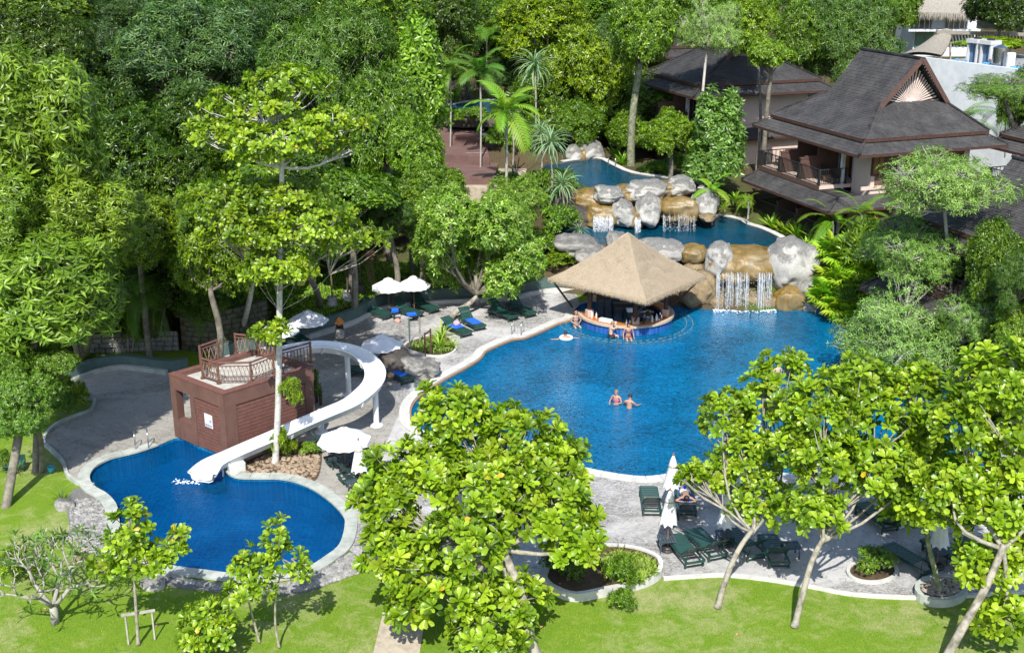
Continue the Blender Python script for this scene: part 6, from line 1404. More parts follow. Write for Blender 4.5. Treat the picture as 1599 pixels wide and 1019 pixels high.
for i in range(300):
    zone = RNG.random()
    if zone < .75: x_, y_ = RNG.uniform(-20, 680), RNG.uniform(60, 548)
    elif zone < .85: x_, y_ = RNG.uniform(1290, 1640), RNG.uniform(420, 640)
    else: x_, y_ = RNG.uniform(830, 1300), RNG.uniform(110, 250)
    g_ = onhill(x_, y_)
    if g_.y < yfront(g_.x)+1.2 or (560 < x_ < 600 and y_ > 380) or (480 < x_ < 720 and y_ > 405) or (1150 < x_ < 1600 and y_ < 360): continue
    if zone > .75 and zone < .85 and not (g_.x > 24.0 or y_ < 560): continue
    b_ = RNG.uniform(.4, 1.1); tn_ = (b_, b_*RNG.uniform(1.0, 1.2), .55); kk_ = RNG.choice(['H0', 'H1', 'H1'])
    lab_s = ('dark ' if b_ < .65 else 'mid green ' if b_ < .9 else 'bright ')+('small leaved ' if kk_ == 'H0' else 'broad leaved ')+'undergrowth shrub '+('deep in the wood at the upper left' if x_ < 350 and y_ < 300 else 'under the trees left of the slide tower' if x_ < 350 else 'in the wood at the top left of centre' if y_ < 300 and x_ < 690 else 'under the trees behind the garden wall' if x_ < 690 else 'by the pool edge at the right' if x_ > 1290 else 'between the upper pool and the guest buildings')
    shrub(kk_, x_, y_, RNG.uniform(75, 160), RNG.uniform(60, 125), tn_, lab_s, 'undergrowth shrubs on the hillside')
# shrubs along terraces, pools and the garden wall
for i, (x_, y_, w_, h_, t_, lb) in enumerate(((740, 190, 46, 22, (1.0, 1.1, .9), 'clipped pale hedge beside the terrace pool'), (770, 193, 34, 22, (1.0, 1.1, .9), 'clipped pale hedge right part beside the terrace pool'), (690, 190, 34, 30, (1.3, 1.3, .5), 'lime shrub left of the uppermost terrace'), (745, 300, 90, 40, (1.0, 1.1, .8), 'leafy shrub hiding the lowest steps'), (800, 306, 60, 40, (.9, 1, .8), 'leafy shrub right of the lowest steps'), (870, 322, 80, 60, (.9, 1.05, .7), 'leafy shrub against the left end of the upper pool'), (855, 335, 80, 80, (1.0, 1.1, .7), 'bushy shrub left of the middle cascade'), (870, 375, 80, 60, (.9, 1.1, .8), 'shrub over the dark boulders left of the thatched roof'), (840, 400, 80, 50, (1.1, 1.2, .7), 'bright shrub behind the deck left of the thatched roof'), (880, 420, 70, 34, (1.2, 1.2, .7), 'low shrub just left of the thatched roof'), (1020, 282, 50, 34, (.9, 1.1, .5), 'low shrub along the rim of the upper pool'), (1060, 276, 50, 40, (.8, 1, .5), 'shrub by the right end of the upper pool'), (1100, 300, 50, 50, (.8, .95, .5), 'shrub between upper pool and climbing leaves'), (1010, 250, 60, 60, (.9, 1.05, .5), 'shrub under the mossy trunk'), (940, 228, 50, 40, (.9, 1, .5), 'shrub behind the upper pool boulders'), (1165, 335, 30, 34, (1.2, 1.2, .6), 'small shrub at the terrace railing'), (1330, 480, 60, 50, (.7, .9, .5), 'dark shrub under the bright palms'))):
    shrub('H0' if i % 2 else 'H1', x_, y_, w_, h_, t_, lb)
for i_, (x_, y_, w_, h_, t_) in enumerate(((150, 540, 90, 80, .7), (225, 545, 80, 70, .6), (320, 515, 80, 70, .9), (370, 505, 90, 70, 1.0), (395, 500, 60, 50, .95), (640, 440, 50, 26, 1.2), (760, 445, 80, 50, 1.0), (810, 440, 80, 60, 1.1), (60, 560, 90, 80, .7))):
    shrub(('H1', 'H0')[i_ % 2], x_, y_, w_, h_, (t_, t_*1.1, t_*.7), ['dark leafy shrub on the pale stone wall', 'dark shrub between the clumping palms', 'green shrub on top of the mossy stone wall', 'leafy shrub behind the slide tower railing', 'round shrub behind the slide tower', 'low bright shrub behind the paired umbrellas', 'leafy shrub right under the round small leaved tree', 'shrub on the garden wall left of the bar', 'dark shrub at the far left behind the deck'][i_])
for x_, y_, z_, w_, h_, lb_ in ((712, 196, 5.6, 34, 22, 'clipped hedge below the upper terrace pool, left end'), (745, 196, 5.6, 44, 24, 'clipped hedge below the upper terrace pool, middle'), (782, 196, 5.6, 44, 24, 'clipped hedge below the upper terrace pool, right end'), (775, 236, 4.3, 34, 30, 'bushy shrub under the rim of the lower terrace pool'), (805, 240, 4.3, 44, 34, 'leafy shrub under the right part of the lower terrace pool'), (838, 236, 4.3, 44, 36, 'dark shrub right of the lower terrace pool')):
    shrub('H0', x_, y_, w_*1.2, h_*1.3, (1.0, 1.15, .8), lb_, d=94.8 if z_ > 5 else 91.0)
# ---- blades: fronds, straps, spiky rosettes
def blades(rng, n, ln, wd, e0, e1, droop, cols, seg=5, fold=.25, up0=0.):
    az = rng.uniform(0, 2*PI, n); el = rng.uniform(e0, e1, n); L_ = ln*rng.uniform(.75, 1.15, n); W_ = wd*rng.uniform(.8, 1.2, n); dr = droop*rng.uniform(.7, 1.3, n)
    V = np.zeros((n, (seg+1)*3, 3)); pos = np.zeros((n, 3)); pos[:, 2] = up0; e = el.copy()
    side = np.stack([-np.sin(az), np.cos(az), 0*az], 1)
    for k in range(seg+1):
        t = k/seg; w_ = (W_*np.interp(t, [0, .15, .5, .8, 1], [.5, .85, 1, .7, .04]))[:, None]; upn = np.stack([-np.sin(e)*np.cos(az), -np.sin(e)*np.sin(az), np.cos(e)], 1)
        V[:, 3*k] = pos+side*w_+upn*w_*fold; V[:, 3*k+1] = pos; V[:, 3*k+2] = pos-side*w_+upn*w_*fold
        st = (L_/seg)[:, None]; pos = pos+st*np.stack([np.cos(e)*np.cos(az), np.cos(e)*np.sin(az), np.sin(e)], 1); e = e-dr/seg
    F = []
    for k in range(seg): a = 3*k; F += [(a, a+1, a+4, a+3), (a+1, a+2, a+5, a+4)]
    cols = np.array(cols); c = cols[rng.integers(0, len(cols), n)]*rng.uniform(.8, 1.2, (n, 1)); return V.reshape(-1, 3), F, n, 3*(seg+1), np.repeat(c, 3*(seg+1), axis=0)
BL = {}
def blade_lib(key, seed, *a, **k): v = blades(np.random.default_rng(seed), *a, **k); BL[key] = fastmesh('leaves', *v, mt=M_LEAFM)
# single leaf blades and fronds, each an object of its own on the plant
def blade_one(key, ln, wd, droop, col, seg=6, fold=.3): v = blades(np.random.default_rng(5), 1, ln, wd, .0, .001, droop, [col], seg, fold); V = v[0].copy(); V0 = V.reshape(-1, 3); a = math.atan2(V0[-2][1], V0[-2][0]); c_, s_ = math.cos(-a), math.sin(-a); V2 = V0.copy(); V2[:, 0] = V0[:, 0]*c_-V0[:, 1]*s_; V2[:, 1] = V0[:, 0]*s_+V0[:, 1]*c_; BL[key] = fastmesh('leaf', V2, v[1], 1, v[3], v[4], M_LEAFM)
blade_one('strap', 1, .045, 1.1, (.20, .30, .05)); blade_one('strapd', 1, .03, 1.0, (.09, .16, .02)); blade_one('pand', 1, .024, 2.1, (.24, .34, .17)); blade_one('ging', 1, .085, .8, (.20, .33, .03))
def frond_mesh(key, L_=2.2, pairs=26, ll=.55, droop=1.5, col=(.13, .23, .02), vee=.5, lw=.022, e=.0):
    V = []; F = []; pos = Vector((0, 0, 0)); seg = pairs; pts = []
    for k in range(seg+1):
        pts.append((pos.copy(), e)); pos = pos+Vector((math.cos(e), 0, math.sin(e)))*(L_/seg); e -= droop/seg*(.4+1.2*k/seg)
    rr = random.Random(3)
    for k in range(int(seg*.12), seg+1):
        p, ee = pts[k]; t = k/seg; l_ = ll*(.45+.55*math.sin(PI*min(1, t*.85+.15)))*(1 if t < .9 else .75); fw = Vector((math.cos(ee), 0, math.sin(ee))); up = Vector((-math.sin(ee), 0, math.cos(ee)))
        for s_ in (-1, 1):
            sd_ = Vector((0, s_, 0)); dr_ = (sd_*.85+fw*(.45+.5*t)+up*vee*(.6-t*.6)).normalized(); mid = p+dr_*l_*.55; tip = p+dr_*l_-Vector((0, 0, l_*.30*rr.uniform(.6, 1.4))); w_ = fw*lw*1.2
            b = len(V); V += [p-w_*.5, mid-w_, tip, mid+w_, p+w_*.5]; F += [(b, b+1, b+3, b+4), (b+1, b+2, b+3)]
    for k in range(seg):
        p, q = pts[k][0], pts[k+1][0]; b = len(V); r_ = .018*(1-k/seg*.7); V += [p+Vector((0, r_, 0)), p-Vector((0, r_, 0)), q-Vector((0, r_, 0)), q+Vector((0, r_, 0))]; F += [(b, b+1, b+2, b+3)]
    V = np.array([tuple(v) for v in V]); me = fastmesh('frond', V, F, 1, len(V), np.tile(np.array(col), (len(V), 1))*np.random.default_rng(2).uniform(.9, 1.1, (len(V), 1)), M_LEAFM); BL[key] = me
frond_mesh('frond'); frond_mesh('frondw', 2.0, 16, .62, 1.3, (.12, .22, .02), .5, .06); frond_mesh('frondf', 1.3, 20, .28, 1.2, (.13, .24, .03), .2, .02)
def fan_mesh(key, r=.5, n=13, col=(.15, .27, .02)):
    V = [(0, 0, 0)]; F = []; V = []; pet = .55
    b = 0; V += [(0, .012, 0), (0, -.012, 0), (pet, -.012, .12), (pet, .012, .12)]; F += [(0, 1, 2, 3)]
    for i in range(n):
        a = (i/(n-1)-.5)*4.2; c_, s_ = math.cos(a), math.sin(a); b = len(V); w_ = .034; V += [(pet, 0, .12), (pet+r*.6*c_+w_*s_, r*.6*s_-w_*c_, .16), (pet+r*c_, r*s_, .03), (pet+r*.6*c_-w_*s_, r*.6*s_+w_*c_, .13)]; F += [(b, b+1, b+2), (b, b+2, b+3)]
    V = np.array(V); BL[key] = fastmesh('fan_leaf', V, F, 1, len(V), np.tile(np.array(col), (len(V), 1)), M_LEAFM)
fan_mesh('fan')
def plant(name, label, cat, base, heads, stem=None, tint=(1, 1, 1), group=None, part='leaf'):
    """heads: (offset, lib key, n, length, e0, e1)"""
    rt = thing(name, label, cat, base, 0, group); rr = random.Random(int(abs(base.x*100)+abs(base.y*7)))
    if stem:
        for pts, rad, mt in stem: m = MB(); MB.LOCAL = True; m.tube(crom(pts, 3, False), rad, 7, False); m.build('stem', mt, rt, smooth=True); MB.LOCAL = False
    for off, key, n, ln, e0, e1 in heads:
        for i in range(n):
            o = link_mesh(part, BL[key], rt); f = i/max(1, n-1); el = e0+(e1-e0)*f+rr.uniform(-.12, .12); az = i*GOLD+rr.uniform(-.2, .2)
            o.matrix_basis = Matrix.Translation(off) @ Matrix.Rotation(az, 4, 'Z') @ Matrix.Rotation(-el, 4, 'Y') @ Matrix.Rotation(rr.uniform(-.4, .4), 4, 'X') @ Matrix.Scale(ln*rr.uniform(.8, 1.15), 4); o.color = (*[c_*rr.uniform(.85, 1.15) for c_ in tint], 1)
    return rt
V3 = lambda *a: Vector(a)
def palm(px, py, pyc, label, key='frondw', n=11, ln=1., tint=(1, 1, 1), d=None, tr=.06, lean=0, group=None):
    g = onhill(px, py) if d is None else D(px, py, d); top = D(px+lean, pyc, g.y); h = top-g
    plant('palm', label, 'palm', g, [(h, key, n, ln, 1.2, -.35)], [([V3(0, 0, -.3), h*.5+V3(.05, 0, 0), h], [tr]*7, M_BARKW)], tint, group, 'frond')
palm(703, 240, 106, 'slender palm with pale trunk, left one above the brown terraces', n=9, ln=1.1, d=93, tint=(1.1, 1.1, .9), tr=.07)
palm(750, 276, 112, 'slender palm second from left with drooping dark fronds', n=12, ln=1.25, d=88, tint=(.75, .85, .8), tr=.07)
palm(790, 312, 172, 'bright yellow green palm with vine covered trunk below the screw pine', n=11, ln=1.5, d=80, tint=(1.5, 1.45, .8), tr=.10)
palm(1300, 368, 345, 'feathery bright palm beside the lower building', 'frond', 10, 1.0, (1.5, 1.5, .9), d=71); palm(1345, 356, 335, 'feathery bright palm left of the stucco corner', 'frond', 10, 1.0, (1.4, 1.4, .8), d=70)
palm(1112, 345, 296, 'small young palm with split leaves right of the cascade', 'frondw', 7, .8, (1.5, 1.6, 1), d=77.5)
palm(1168, 335, 315, 'tiny potted palm on the terrace beside the pool', 'frond', 6, .45, (1.3, 1.3, .8), d=77.2)
palm(1410, 845, 800, 'young palm in the small round planter', 'frond', 6, .7, (1.2, 1.2, .8), d=G(1395, 815).y)
for k_, (x, y, c_, l_, t_, lb) in enumerate(((240, 548, 440, 1.6, .6, 'clumping palm with dark fronds in front of the old stone wall'), (200, 550, 455, 1.5, .7, 'clumping palm second from the old stone wall'), (160, 548, 450, 1.5, .6, 'dark palm left of the clumping palms'), (290, 535, 420, 1.5, .6, 'dark palm at the edge of the old stone wall'), (150, 500, 400, 1.6, .8, 'shaded palm deeper behind the clumping palms'), (215, 250, 215, 1.4, 1.0, 'fan of bright fronds glowing in the dark undergrowth upper left'), (760, 100, 60, 1.5, 1.0, 'palm crown at the top between the slender palms'), (800, 90, 55, 1.4, .9, 'palm crown right of the top centre palm'), (950, 200, 150, 1.3, .9, 'feathery palm left of the mossy trunk'), (925, 215, 165, 1.3, .8, 'feathery palm beside the upper pool boulders'), (1570, 240, 180, 1.6, .7, 'palm fronds reaching in from the right edge over the roofs'), (1500, 210, 190, 1.3, 1.1, 'pale palm frond behind the gabled building roof'))):
    g = onhill(x, y); 
    if y in (100, 90): g = D(x, y, 104)
    if x in (1570, 1500): g = D(x, y, 84)
    top = D(x, c_, g.y)-g; hs = [(top, 'frond', 9, l_, 1.1, -.2)]; st = [([V3(0, 0, -.3), top*.5, top], [.06]*7, M_BARK)]
    if k_ < 3:
        for q in (-.6, .55): t2 = top*.8+V3(q*1.3, q*.3, 0); hs.append((t2, 'frond', 6, l_*.85, 1.1, -.1)); st.append(([V3(q*.3, 0, -.2), t2*.5+V3(q*.1, 0, 0), t2], [.045]*7, M_BARK))
    plant('palm', lb, 'palm', g, hs, st, (t_, t_*1.1, t_*.8), None, 'frond')
# screw pines with long grey green straps
for x, y, d_, n_, ln, hh, lb in ((800, 262, 86, 50, 1.5, 70, 'grey green screw pine behind the bright palm'), (835, 240, 91, 90, 2.3, 135, 'tall grey green screw pine with mop like head'), (860, 325, 77.5, 80, 1.9, 100, 'grey green screw pine left of the middle cascade, upper head'), (878, 345, 76.5, 70, 1.7, 55, 'grey green screw pine hanging beside the upper pool'), (845, 268, 82, 70, 1.8, 60, 'grey green screw pine between the palms and the upper pool'), (905, 370, 74, 34, 1.0, 10, 'strappy plant left of the cascade')):
    g = D(x, y, d_); top = D(x, y-hh, d_)-g; plant('screw_pine', lb, 'plant', g, [(top, 'pand', n_, ln, 1.5, -.5)], [([V3(0, 0, -.5), top*.5+V3(.1, 0, 0), top], [.07]*7, M_BARK)], (1, 1.05, 1.1))
def spiky(px, py, n, ln, key, tint, label, e0=1.4, e1=.2, z=None, st=.12):
    g = onhill(px, py) if z is None else G(px, py, z); return plant('spiky_plant', label, 'plant', g, [(V3(0, 0, st), key, n, ln, e0, e1)], None, tint)
for a_ in ((97, 786, 26, .62, 'strapd', (1, 1, 1), 'dark spiky plant on the stone beside the gravel strip'), (25, 742, 18, .55, 'strap', (1.2, 1.2, .8), 'pale spiky plant by the left trunks'), (686, 548, 26, 1.05, 'strap', (1.4, 1.35, .8), 'large pale yellow spiky plant at the front of the oval planter'), (690, 531, 28, 1.1, 'strap', (1.4, 1.35, .8), 'large pale yellow spiky plant at the foot of the leaning pale trunk'), (707, 545, 16, .8, 'strap', (1.5, 1.4, .8), 'smaller yellow spiky plant at the right of the oval planter'),
           (968, 880, 26, .75, 'strapd', (1.6, 1.2, .6), 'reddish green spiky plant in the white walled planter'), (120, 628, 22, .8, 'strap', (1.3, 1.3, .6), 'yellow spiky plant above the shaded deck kerb'), (560, 414, 20, 1.0, 'strap', (1.0, 1.0, .7), 'tree fern like rosette left of the brick path'), (603, 436, 22, 1.2, 'strap', (.95, 1.0, .7), 'bird nest fern rosette right of the brick path'), (985, 172, 14, .8, 'strap', (1.4, 1.5, .6), 'fern clinging to the mossy trunk'), (1130, 330, 26, .9, 'strap', (1.4, 1.4, .8), 'yellow striped strappy plant right of the cascade'), (1120, 318, 20, .9, 'strap', (1.2, 1.2, .7), 'strappy plant behind the yellow striped one'), (1125, 290, 20, .9, 'strap', (1.2, 1.3, .7), 'strappy plant climbing by the building corner'),
           (350, 628, 10, .4, 'strapd', (1, 1, 1), 'x')): 
    if a_[6] != 'x': spiky(*a_)
gi = random.Random(12)
for i, (x, y, n, l_, lb) in enumerate(((1205, 362, 24, 1.25, 'clump of bright upright ginger leaves beside the middle pool'), (1225, 372, 24, 1.3, 'second clump of upright ginger leaves above the pale grey boulder'), (1245, 378, 26, 1.35, 'third clump of upright ginger leaves by the lower railing'), (1262, 400, 24, 1.3, 'clump of broad bright leaves right of the pale grey boulder'), (1275, 385, 24, 1.4, 'tall clump of broad leaves under the balcony'), (1255, 428, 20, 1.1, 'dark reddish clump between the two boulders'), (960, 252, 24, 1.2, 'upright bright leaves behind the upper pool ladder'), (972, 262, 22, 1.2, 'upright bright leaves right of the upper pool ladder'), (1010, 276, 20, .9, 'leafy clump along the upper pool rim'), (1040, 282, 18, .8, 'leafy clump at the right part of the upper pool rim'), (895, 405, 26, 1.2, 'grassy clump left of the thatched roof'), (868, 398, 26, 1.3, 'long leaved grassy clump behind the deck'), (850, 425, 22, 1.1, 'grassy clump over the garden wall'), (885, 360, 22, 1.1, 'grassy clump above the dark boulders'), (765, 258, 18, 1.0, 'broad leaved clump beside the garden steps'), (1148, 320, 20, 1.0, 'leafy clump by the left terrace railing'))):
    spiky(x, y, n, l_, 'ging' if i < 10 or i > 13 else 'strap', (gi.uniform(1, 1.3), gi.uniform(1, 1.25), .7), lb, 1.5, .7)
# bright fan palms right of the waterfall
for i, (x, y, d_, n) in enumerate(((1312, 400, 67.5, 16), (1345, 425, 66.5, 18), (1318, 445, 66, 18), (1350, 465, 65, 16), (1300, 470, 65.6, 16), (1330, 488, 64.5, 14))):
    g = D(x, y, d_); g.z -= 1.0; plant('fan_palm', ['uppermost bright fan palm clump right of the waterfall boulders', 'bright fan palm clump under the pale twigged tree', 'bright fan palm clump beside the grey boulder', 'fan palm clump near the right corner of the pool', 'fan palm clump just above the pool edge', 'lowest fan palm clump at the pool edge'][i], 'palm', g, [(V3(q*.5, w2*.4, .6+.4*abs(q)), 'fan', n, 1.5, 1.35, -.1) for q, w2 in ((-1, 0), (0, .6), (1, -.2), (.1, -1))], [([V3(0, 0, -.5), V3(.02, 0, .3), V3(0, 0, .8)], [.05]*7, M_BARKD)], (1.9, 1.75, 1.0), None, 'fan_leaf')
# ground cover
def cover(name, poly_px, n, ln, wd, cols, z=None, seed=1, e=(.5, 1.4)):
    rng = random.Random(seed); P = []
    pl = [onhill(a, b) if z is None else G(a, b, z) for a, b in poly_px]; xs_ = [p.x for p in pl]; ys_ = [p.y for p in pl]
    while len(P) < n:
        x, y = rng.uniform(min(xs_), max(xs_)), rng.uniform(min(ys_), max(ys_))
        if inside(x, y, pl): P.append((x, y, hill(x, y) if z is None else z))
    r2 = np.random.default_rng(seed); V, F, n_, k_, c = blades(r2, n, ln, wd, e[0], e[1], .8, cols, 2); V = V.reshape(n, -1, 3)+np.array(P)[:, None]
    me = fastmesh(name, V.reshape(-1, 3), F, n, k_, c, M_LEAFM); return tag(link_mesh(name, me), kind='stuff')
cover('ground_cover', [(440, 520), (520, 495), (566, 474), (600, 462), (690, 457), (700, 425), (620, 410), (560, 405), (480, 440), (430, 500)], 11000, .16, .035, [(.16, .30, .02), (.22, .37, .025)])
cover('planter_grass', [(948, 905), (1000, 912), (1024, 898), (1024, 880), (1000, 868), (960, 864), (935, 880)], 2600, .22, .03, [(.22, .32, .03), (.28, .38, .05), (.15, .24, .03)], .22, 2)
cover('planter_grass', [(640, 545), (660, 552), (700, 552), (708, 540), (680, 530), (645, 535)], 700, .25, .03, [(.14, .22, .03), (.2, .26, .06)], .06, 3)
# lawn tufts in the foreground, so that the grass has relief
def grass(name, x0, x1, y0, y1, n, seed):
    r2 = np.random.default_rng(seed); pts = []
    rr = random.Random(seed); avoid = [[p for p in KID]]
    dk_ = [kidrun[-1]]+kidtail+lo_right
    while len(pts) < n:
        px_, py_ = rr.uniform(x0, x1), rr.uniform(y0, y1); p = G(px_, py_, -.045)
        if py_ < 945 and (px_ < 560 and inside(p.x, p.y, KIDO)): continue
        if px_ > 560 and py_ < deck_line(px_)+3: continue
        if 560 < px_ < 700 and inside(p.x, p.y, PATH): continue
        pts.append(tuple(p))
    V, F, n_, k_, c = blades(r2, n, .075, .010, .8, 1.5, .5, [(.13, .24, .015), (.19, .30, .02), (.10, .19, .012), (.27, .34, .06)], 1); V = V.reshape(n, -1, 3)+np.array(pts)[:, None]
    me = fastmesh(name, V.reshape(-1, 3), F, n, k_, c, M_LEAFM); tag(link_mesh(name, me), kind='stuff')
KIDO = offset(KID, 1.0 if poly_ccw(KID) else -1.0); PATH = L([(572, 1060), (597, 960), (640, 905), (655, 888), (700, 889), (690, 915), (665, 960), (648, 1060)])
def deck_line(x): return float(np.interp(x, [560, 620, 700, 850, 870, 900, 950, 1000, 1035, 1133, 1200, 1267, 1333, 1433, 1510, 1600], [915, 905, 900, 915, 932, 942, 930, 920, 905, 898, 905, 916, 928, 950, 932, 925]))
grass('grass', 0, 560, 885, 1030, 11000, 1); grass('grass', 560, 1620, 895, 1030, 12000, 2)
M_DEAD = mat('fallen_leaf', (.45, .30, .12), (.30, .18, .07), 5)
me_dead = None
for i in range(22):
    x, y = RNG.uniform(60, 1590), RNG.uniform(905, 1015)
    if 560 < x < 700 or y < deck_line(x)+6 or x < 560 and inside(G(x, y).x, G(x, y).y, KIDO): continue
    if me_dead is None: TV, TF = TM['ob3']; me_dead = bpy.data.meshes.new('fallen_leaf'); me_dead.from_pydata([tuple(v*.24) for v in TV], [], TF); me_dead.materials.append(M_DEAD)
    o = link_mesh('fallen_leaf', me_dead); p = G(x, y, .0); o.location = p; o.rotation_euler = (RNG.uniform(-.2, .2), RNG.uniform(-.2, .2), RNG.uniform(0, 6)); s_ = RNG.uniform(.5, 1.1); o.scale = (s_,)*3; tag(o, 'dry brown fallen leaf lying on the front lawn', 'leaf', 'fallen leaves on the front lawn')
# ================================================================== BIG LEAVED TREES IN FRONT (each leaf built)
YG = [(0.1848, 0.306, 0.011), (0.2464, 0.372, 0.0165), (0.1456, 0.252, 0.0132), (0.3136, 0.426, 0.0242)]
LT = {}
def leaf_variant(col):
    V, F = TM['ob']; key = len(LT)
    if col not in LT:
        me = fastmesh('leaf', V, F, 1, len(V), np.tile(np.array(col), (len(V), 1)), M_LEAF); LT[col] = me
    return LT[col]
LV = [(.085, .16, .01), (0.1705, 0.288, 0.0121), (0.22, 0.342, 0.0154), (0.2695, 0.396, 0.0198), (0.319, 0.438, 0.0275), (0.1375, 0.24, 0.0132), (0.495, 0.36, 0.022)]
camv = np.array([0, 0, CAM_H])
def bigtree(label, trunk, lobes, n, size, cols=YG, leafn=11, seed=1, nleaf=300, tr=.16, ntw=26, bark=M_BARK, spread=(.25, 1.35), tint=1.0, base=None, name='broad_leaved_tree', group=None, yellow=.01):
    """trunk: list of points; lobes: (centre, radii, weight)"""
    rng = np.random.default_rng(seed); b = trunk[0]; rt = thing(name, label, 'tree', b, 0, group)
    W = np.array([l[2] for l in lobes], float); cnt = (n*W/W.sum()).astype(int)+1; P = []; A = []; I = []; C_ = []
    for i, (c, r, w_) in enumerate(lobes):
        c = np.array(c); r = np.array(r); q = sphere_dirs(rng, cnt[i], -.55); rr = rng.uniform(.35, 1, (cnt[i], 1))**.5; rr *= 1+.15*np.sin(q[:, :1]*6+i*2)+.12*np.cos(q[:, 2:3]*8+i)
        p = c+q*rr*r; P.append(p); A.append(q*.75+np.array([0, -.05, .6])+rng.normal(0, .22, q.shape)); I += [i]*cnt[i]; C_.append(c)
    P = np.concatenate(P); A = np.concatenate(A); I = np.array(I); ok = P[:, 2] > .35; P, A, I = P[ok], A[ok], I[ok]
    fr = rosettes(rng, P, A, size, leafn, spread, [tuple(np.array(c)*tint) for c in cols], .22, .18)
    pos, X, Y, Z, s, c = fr; pos = pos-np.array(b)
    dist = np.linalg.norm(pos+np.array(b)-camv, axis=1)-s*2.5; order = np.argsort(dist); pick = order[:nleaf]; rest = order[nleaf:]
    mats_ = [leaf_variant(v) for v in LV]
    for j in pick:
        o = link_mesh('leaf', mats_[6] if rng.random() < yellow else mats_[int(rng.integers(0, 6))], rt)
        o.matrix_basis = Matrix(((X[j, 0]*s[j], Y[j, 0]*s[j], Z[j, 0]*s[j], pos[j, 0]), (X[j, 1]*s[j], Y[j, 1]*s[j], Z[j, 1]*s[j], pos[j, 1]), (X[j, 2]*s[j], Y[j, 2]*s[j], Z[j, 2]*s[j], pos[j, 2]), (0, 0, 0, 1)))
    if len(rest): link_mesh('leaves', leafmesh('leaves', (pos, X, Y, Z, s, c), 'ob3', M_LEAF, rest), rt, 'stuff')
    m = MB(); tp = crom(trunk, 4, False); k = len(tp); m.tube(tp, [tr*(1.25 if i == 0 else 1-.35*i/k) for i in range(k)], 10, False); m.build('trunk', bark, rt, smooth=True)
    top = trunk[-1]
    for i, c0 in enumerate(C_):
        c0 = Vector(c0); ln = (c0-top).length; mm = MB(); bp = curve(top-Vector((0, 0, .15)), c0, (rng.normal(0, .10*ln), rng.normal(0, .1*ln), -.10*ln), 6); mm.tube(bp, [tr*.5*(1-.13*q) for q in range(6)], 7, False)
        for j in rng.permutation(np.where(I == i)[0])[:ntw]:
            t = Vector(P[j]); s0 = bp[int(rng.integers(3, 6))]; mm.tube([s0, s0.lerp(t, .55)+Vector((rng.normal(0, .06), rng.normal(0, .06), -.07*(t-s0).length)), t], [.028, .02, .012], 5, False)
        mm.build('branch', mat('twig_bark', (.33, .31, .26), (.18, .165, .13), 5, .9, .5, 22) if bark is M_BARK else bark, rt, smooth=True)
    return rt
def lb(px, py, d, rx, ry, w_=1, dep=None):
    p = D(px, py, d); k = scl(p); return (tuple(p), (rx/k, (dep or (rx+ry)/2/k), ry/k/.9), w_)
g = G(836, 1022)
bigtree('large bushy tree with big glossy leaves in the lower middle, half covering both pools', [g, D(826, 985, g.y+.1), D(812, 920, g.y+.4), D(780, 850, g.y+.9)],
        [lb(715, 650, 35.5, 62, 45, 1.1), lb(800, 690, 35.5, 75, 50, 1.3), lb(870, 730, 35, 50, 45, .9), lb(660, 730, 34.5, 75, 50, 1.3), lb(760, 760, 33.8, 80, 50, 1.4), lb(600, 780, 33.8, 55, 45, .9), lb(860, 800, 33.5, 75, 45, 1.2), lb(620, 860, 33, 62, 40, .9), lb(720, 850, 32.6, 75, 45, 1.2), lb(900, 850, 32.8, 48, 28, .55), lb(690, 925, 32, 72, 36, .8), lb(760, 985, 31.4, 66, 28, .6), lb(640, 950, 32, 34, 22, .3), lb(800, 930, 32.2, 55, 30, .5)], 1300, .34, seed=1, tr=.18, ntw=30)
g = G(1121, 947)
bigtree('broad leaved tree with trunk leaning right over the front row of loungers', [g, D(1133, 905, g.y+.05), D(1152, 860, g.y+.25), D(1176, 825, g.y+.4)],
        [lb(1110, 745, 37.0, 42, 22, .5), lb(1165, 715, 37.2, 50, 40, .9), lb(1200, 640, 38.5, 60, 50, 1.2), lb(1135, 650, 38, 42, 40, .7), lb(1190, 780, 36, 50, 34, .8), lb(1080, 750, 36.4, 22, 12, .2), lb(1225, 580, 39, 40, 28, .5)], 440, .30, seed=2, tr=.11, ntw=16)
g = G(1241, 977)
bigtree('broad leaved tree with forked grey trunk in the middle of the right hand group', [g, D(1254, 925, g.y+.1), D(1268, 875, g.y+.25), D(1287, 838, g.y+.4)],
        [lb(1290, 640, 36, 62, 45, 1.1), lb(1340, 600, 37, 60, 42, 1), lb(1380, 660, 36.2, 65, 50, 1.2), lb(1300, 720, 35, 60, 42, 1), lb(1250, 700, 35.6, 42, 42, .7), lb(1370, 740, 34.6, 60, 40, .9), lb(1275, 800, 34, 50, 32, .7), lb(1430, 610, 37, 50, 40, .8), lb(1450, 700, 36, 55, 42, .9)], 760, .32, seed=3, tr=.115, ntw=18)
g = G(1470, 1040)
bigtree('big leaved tree at the right edge with thick trunk leaning right', [g, D(1500, 985, g.y+.15), D(1540, 915, g.y+.5), D(1568, 850, g.y+.8)],
        [lb(1555, 600, 34.5, 55, 62, 1.2), lb(1500, 660, 34.5, 55, 48, 1), lb(1590, 700, 34, 55, 65, 1.2), lb(1490, 760, 33.6, 60, 40, .9), lb(1560, 800, 33, 62, 48, 1.1), lb(1440, 790, 34, 42, 30, .55), lb(1540, 880, 32.4, 48, 32, .6), lb(1570, 965, 31.4, 42, 34, .5), lb(1620, 850, 33, 45, 60, .8)], 820, .34, seed=4, tr=.15, ntw=18)
g = G(1468, 930)
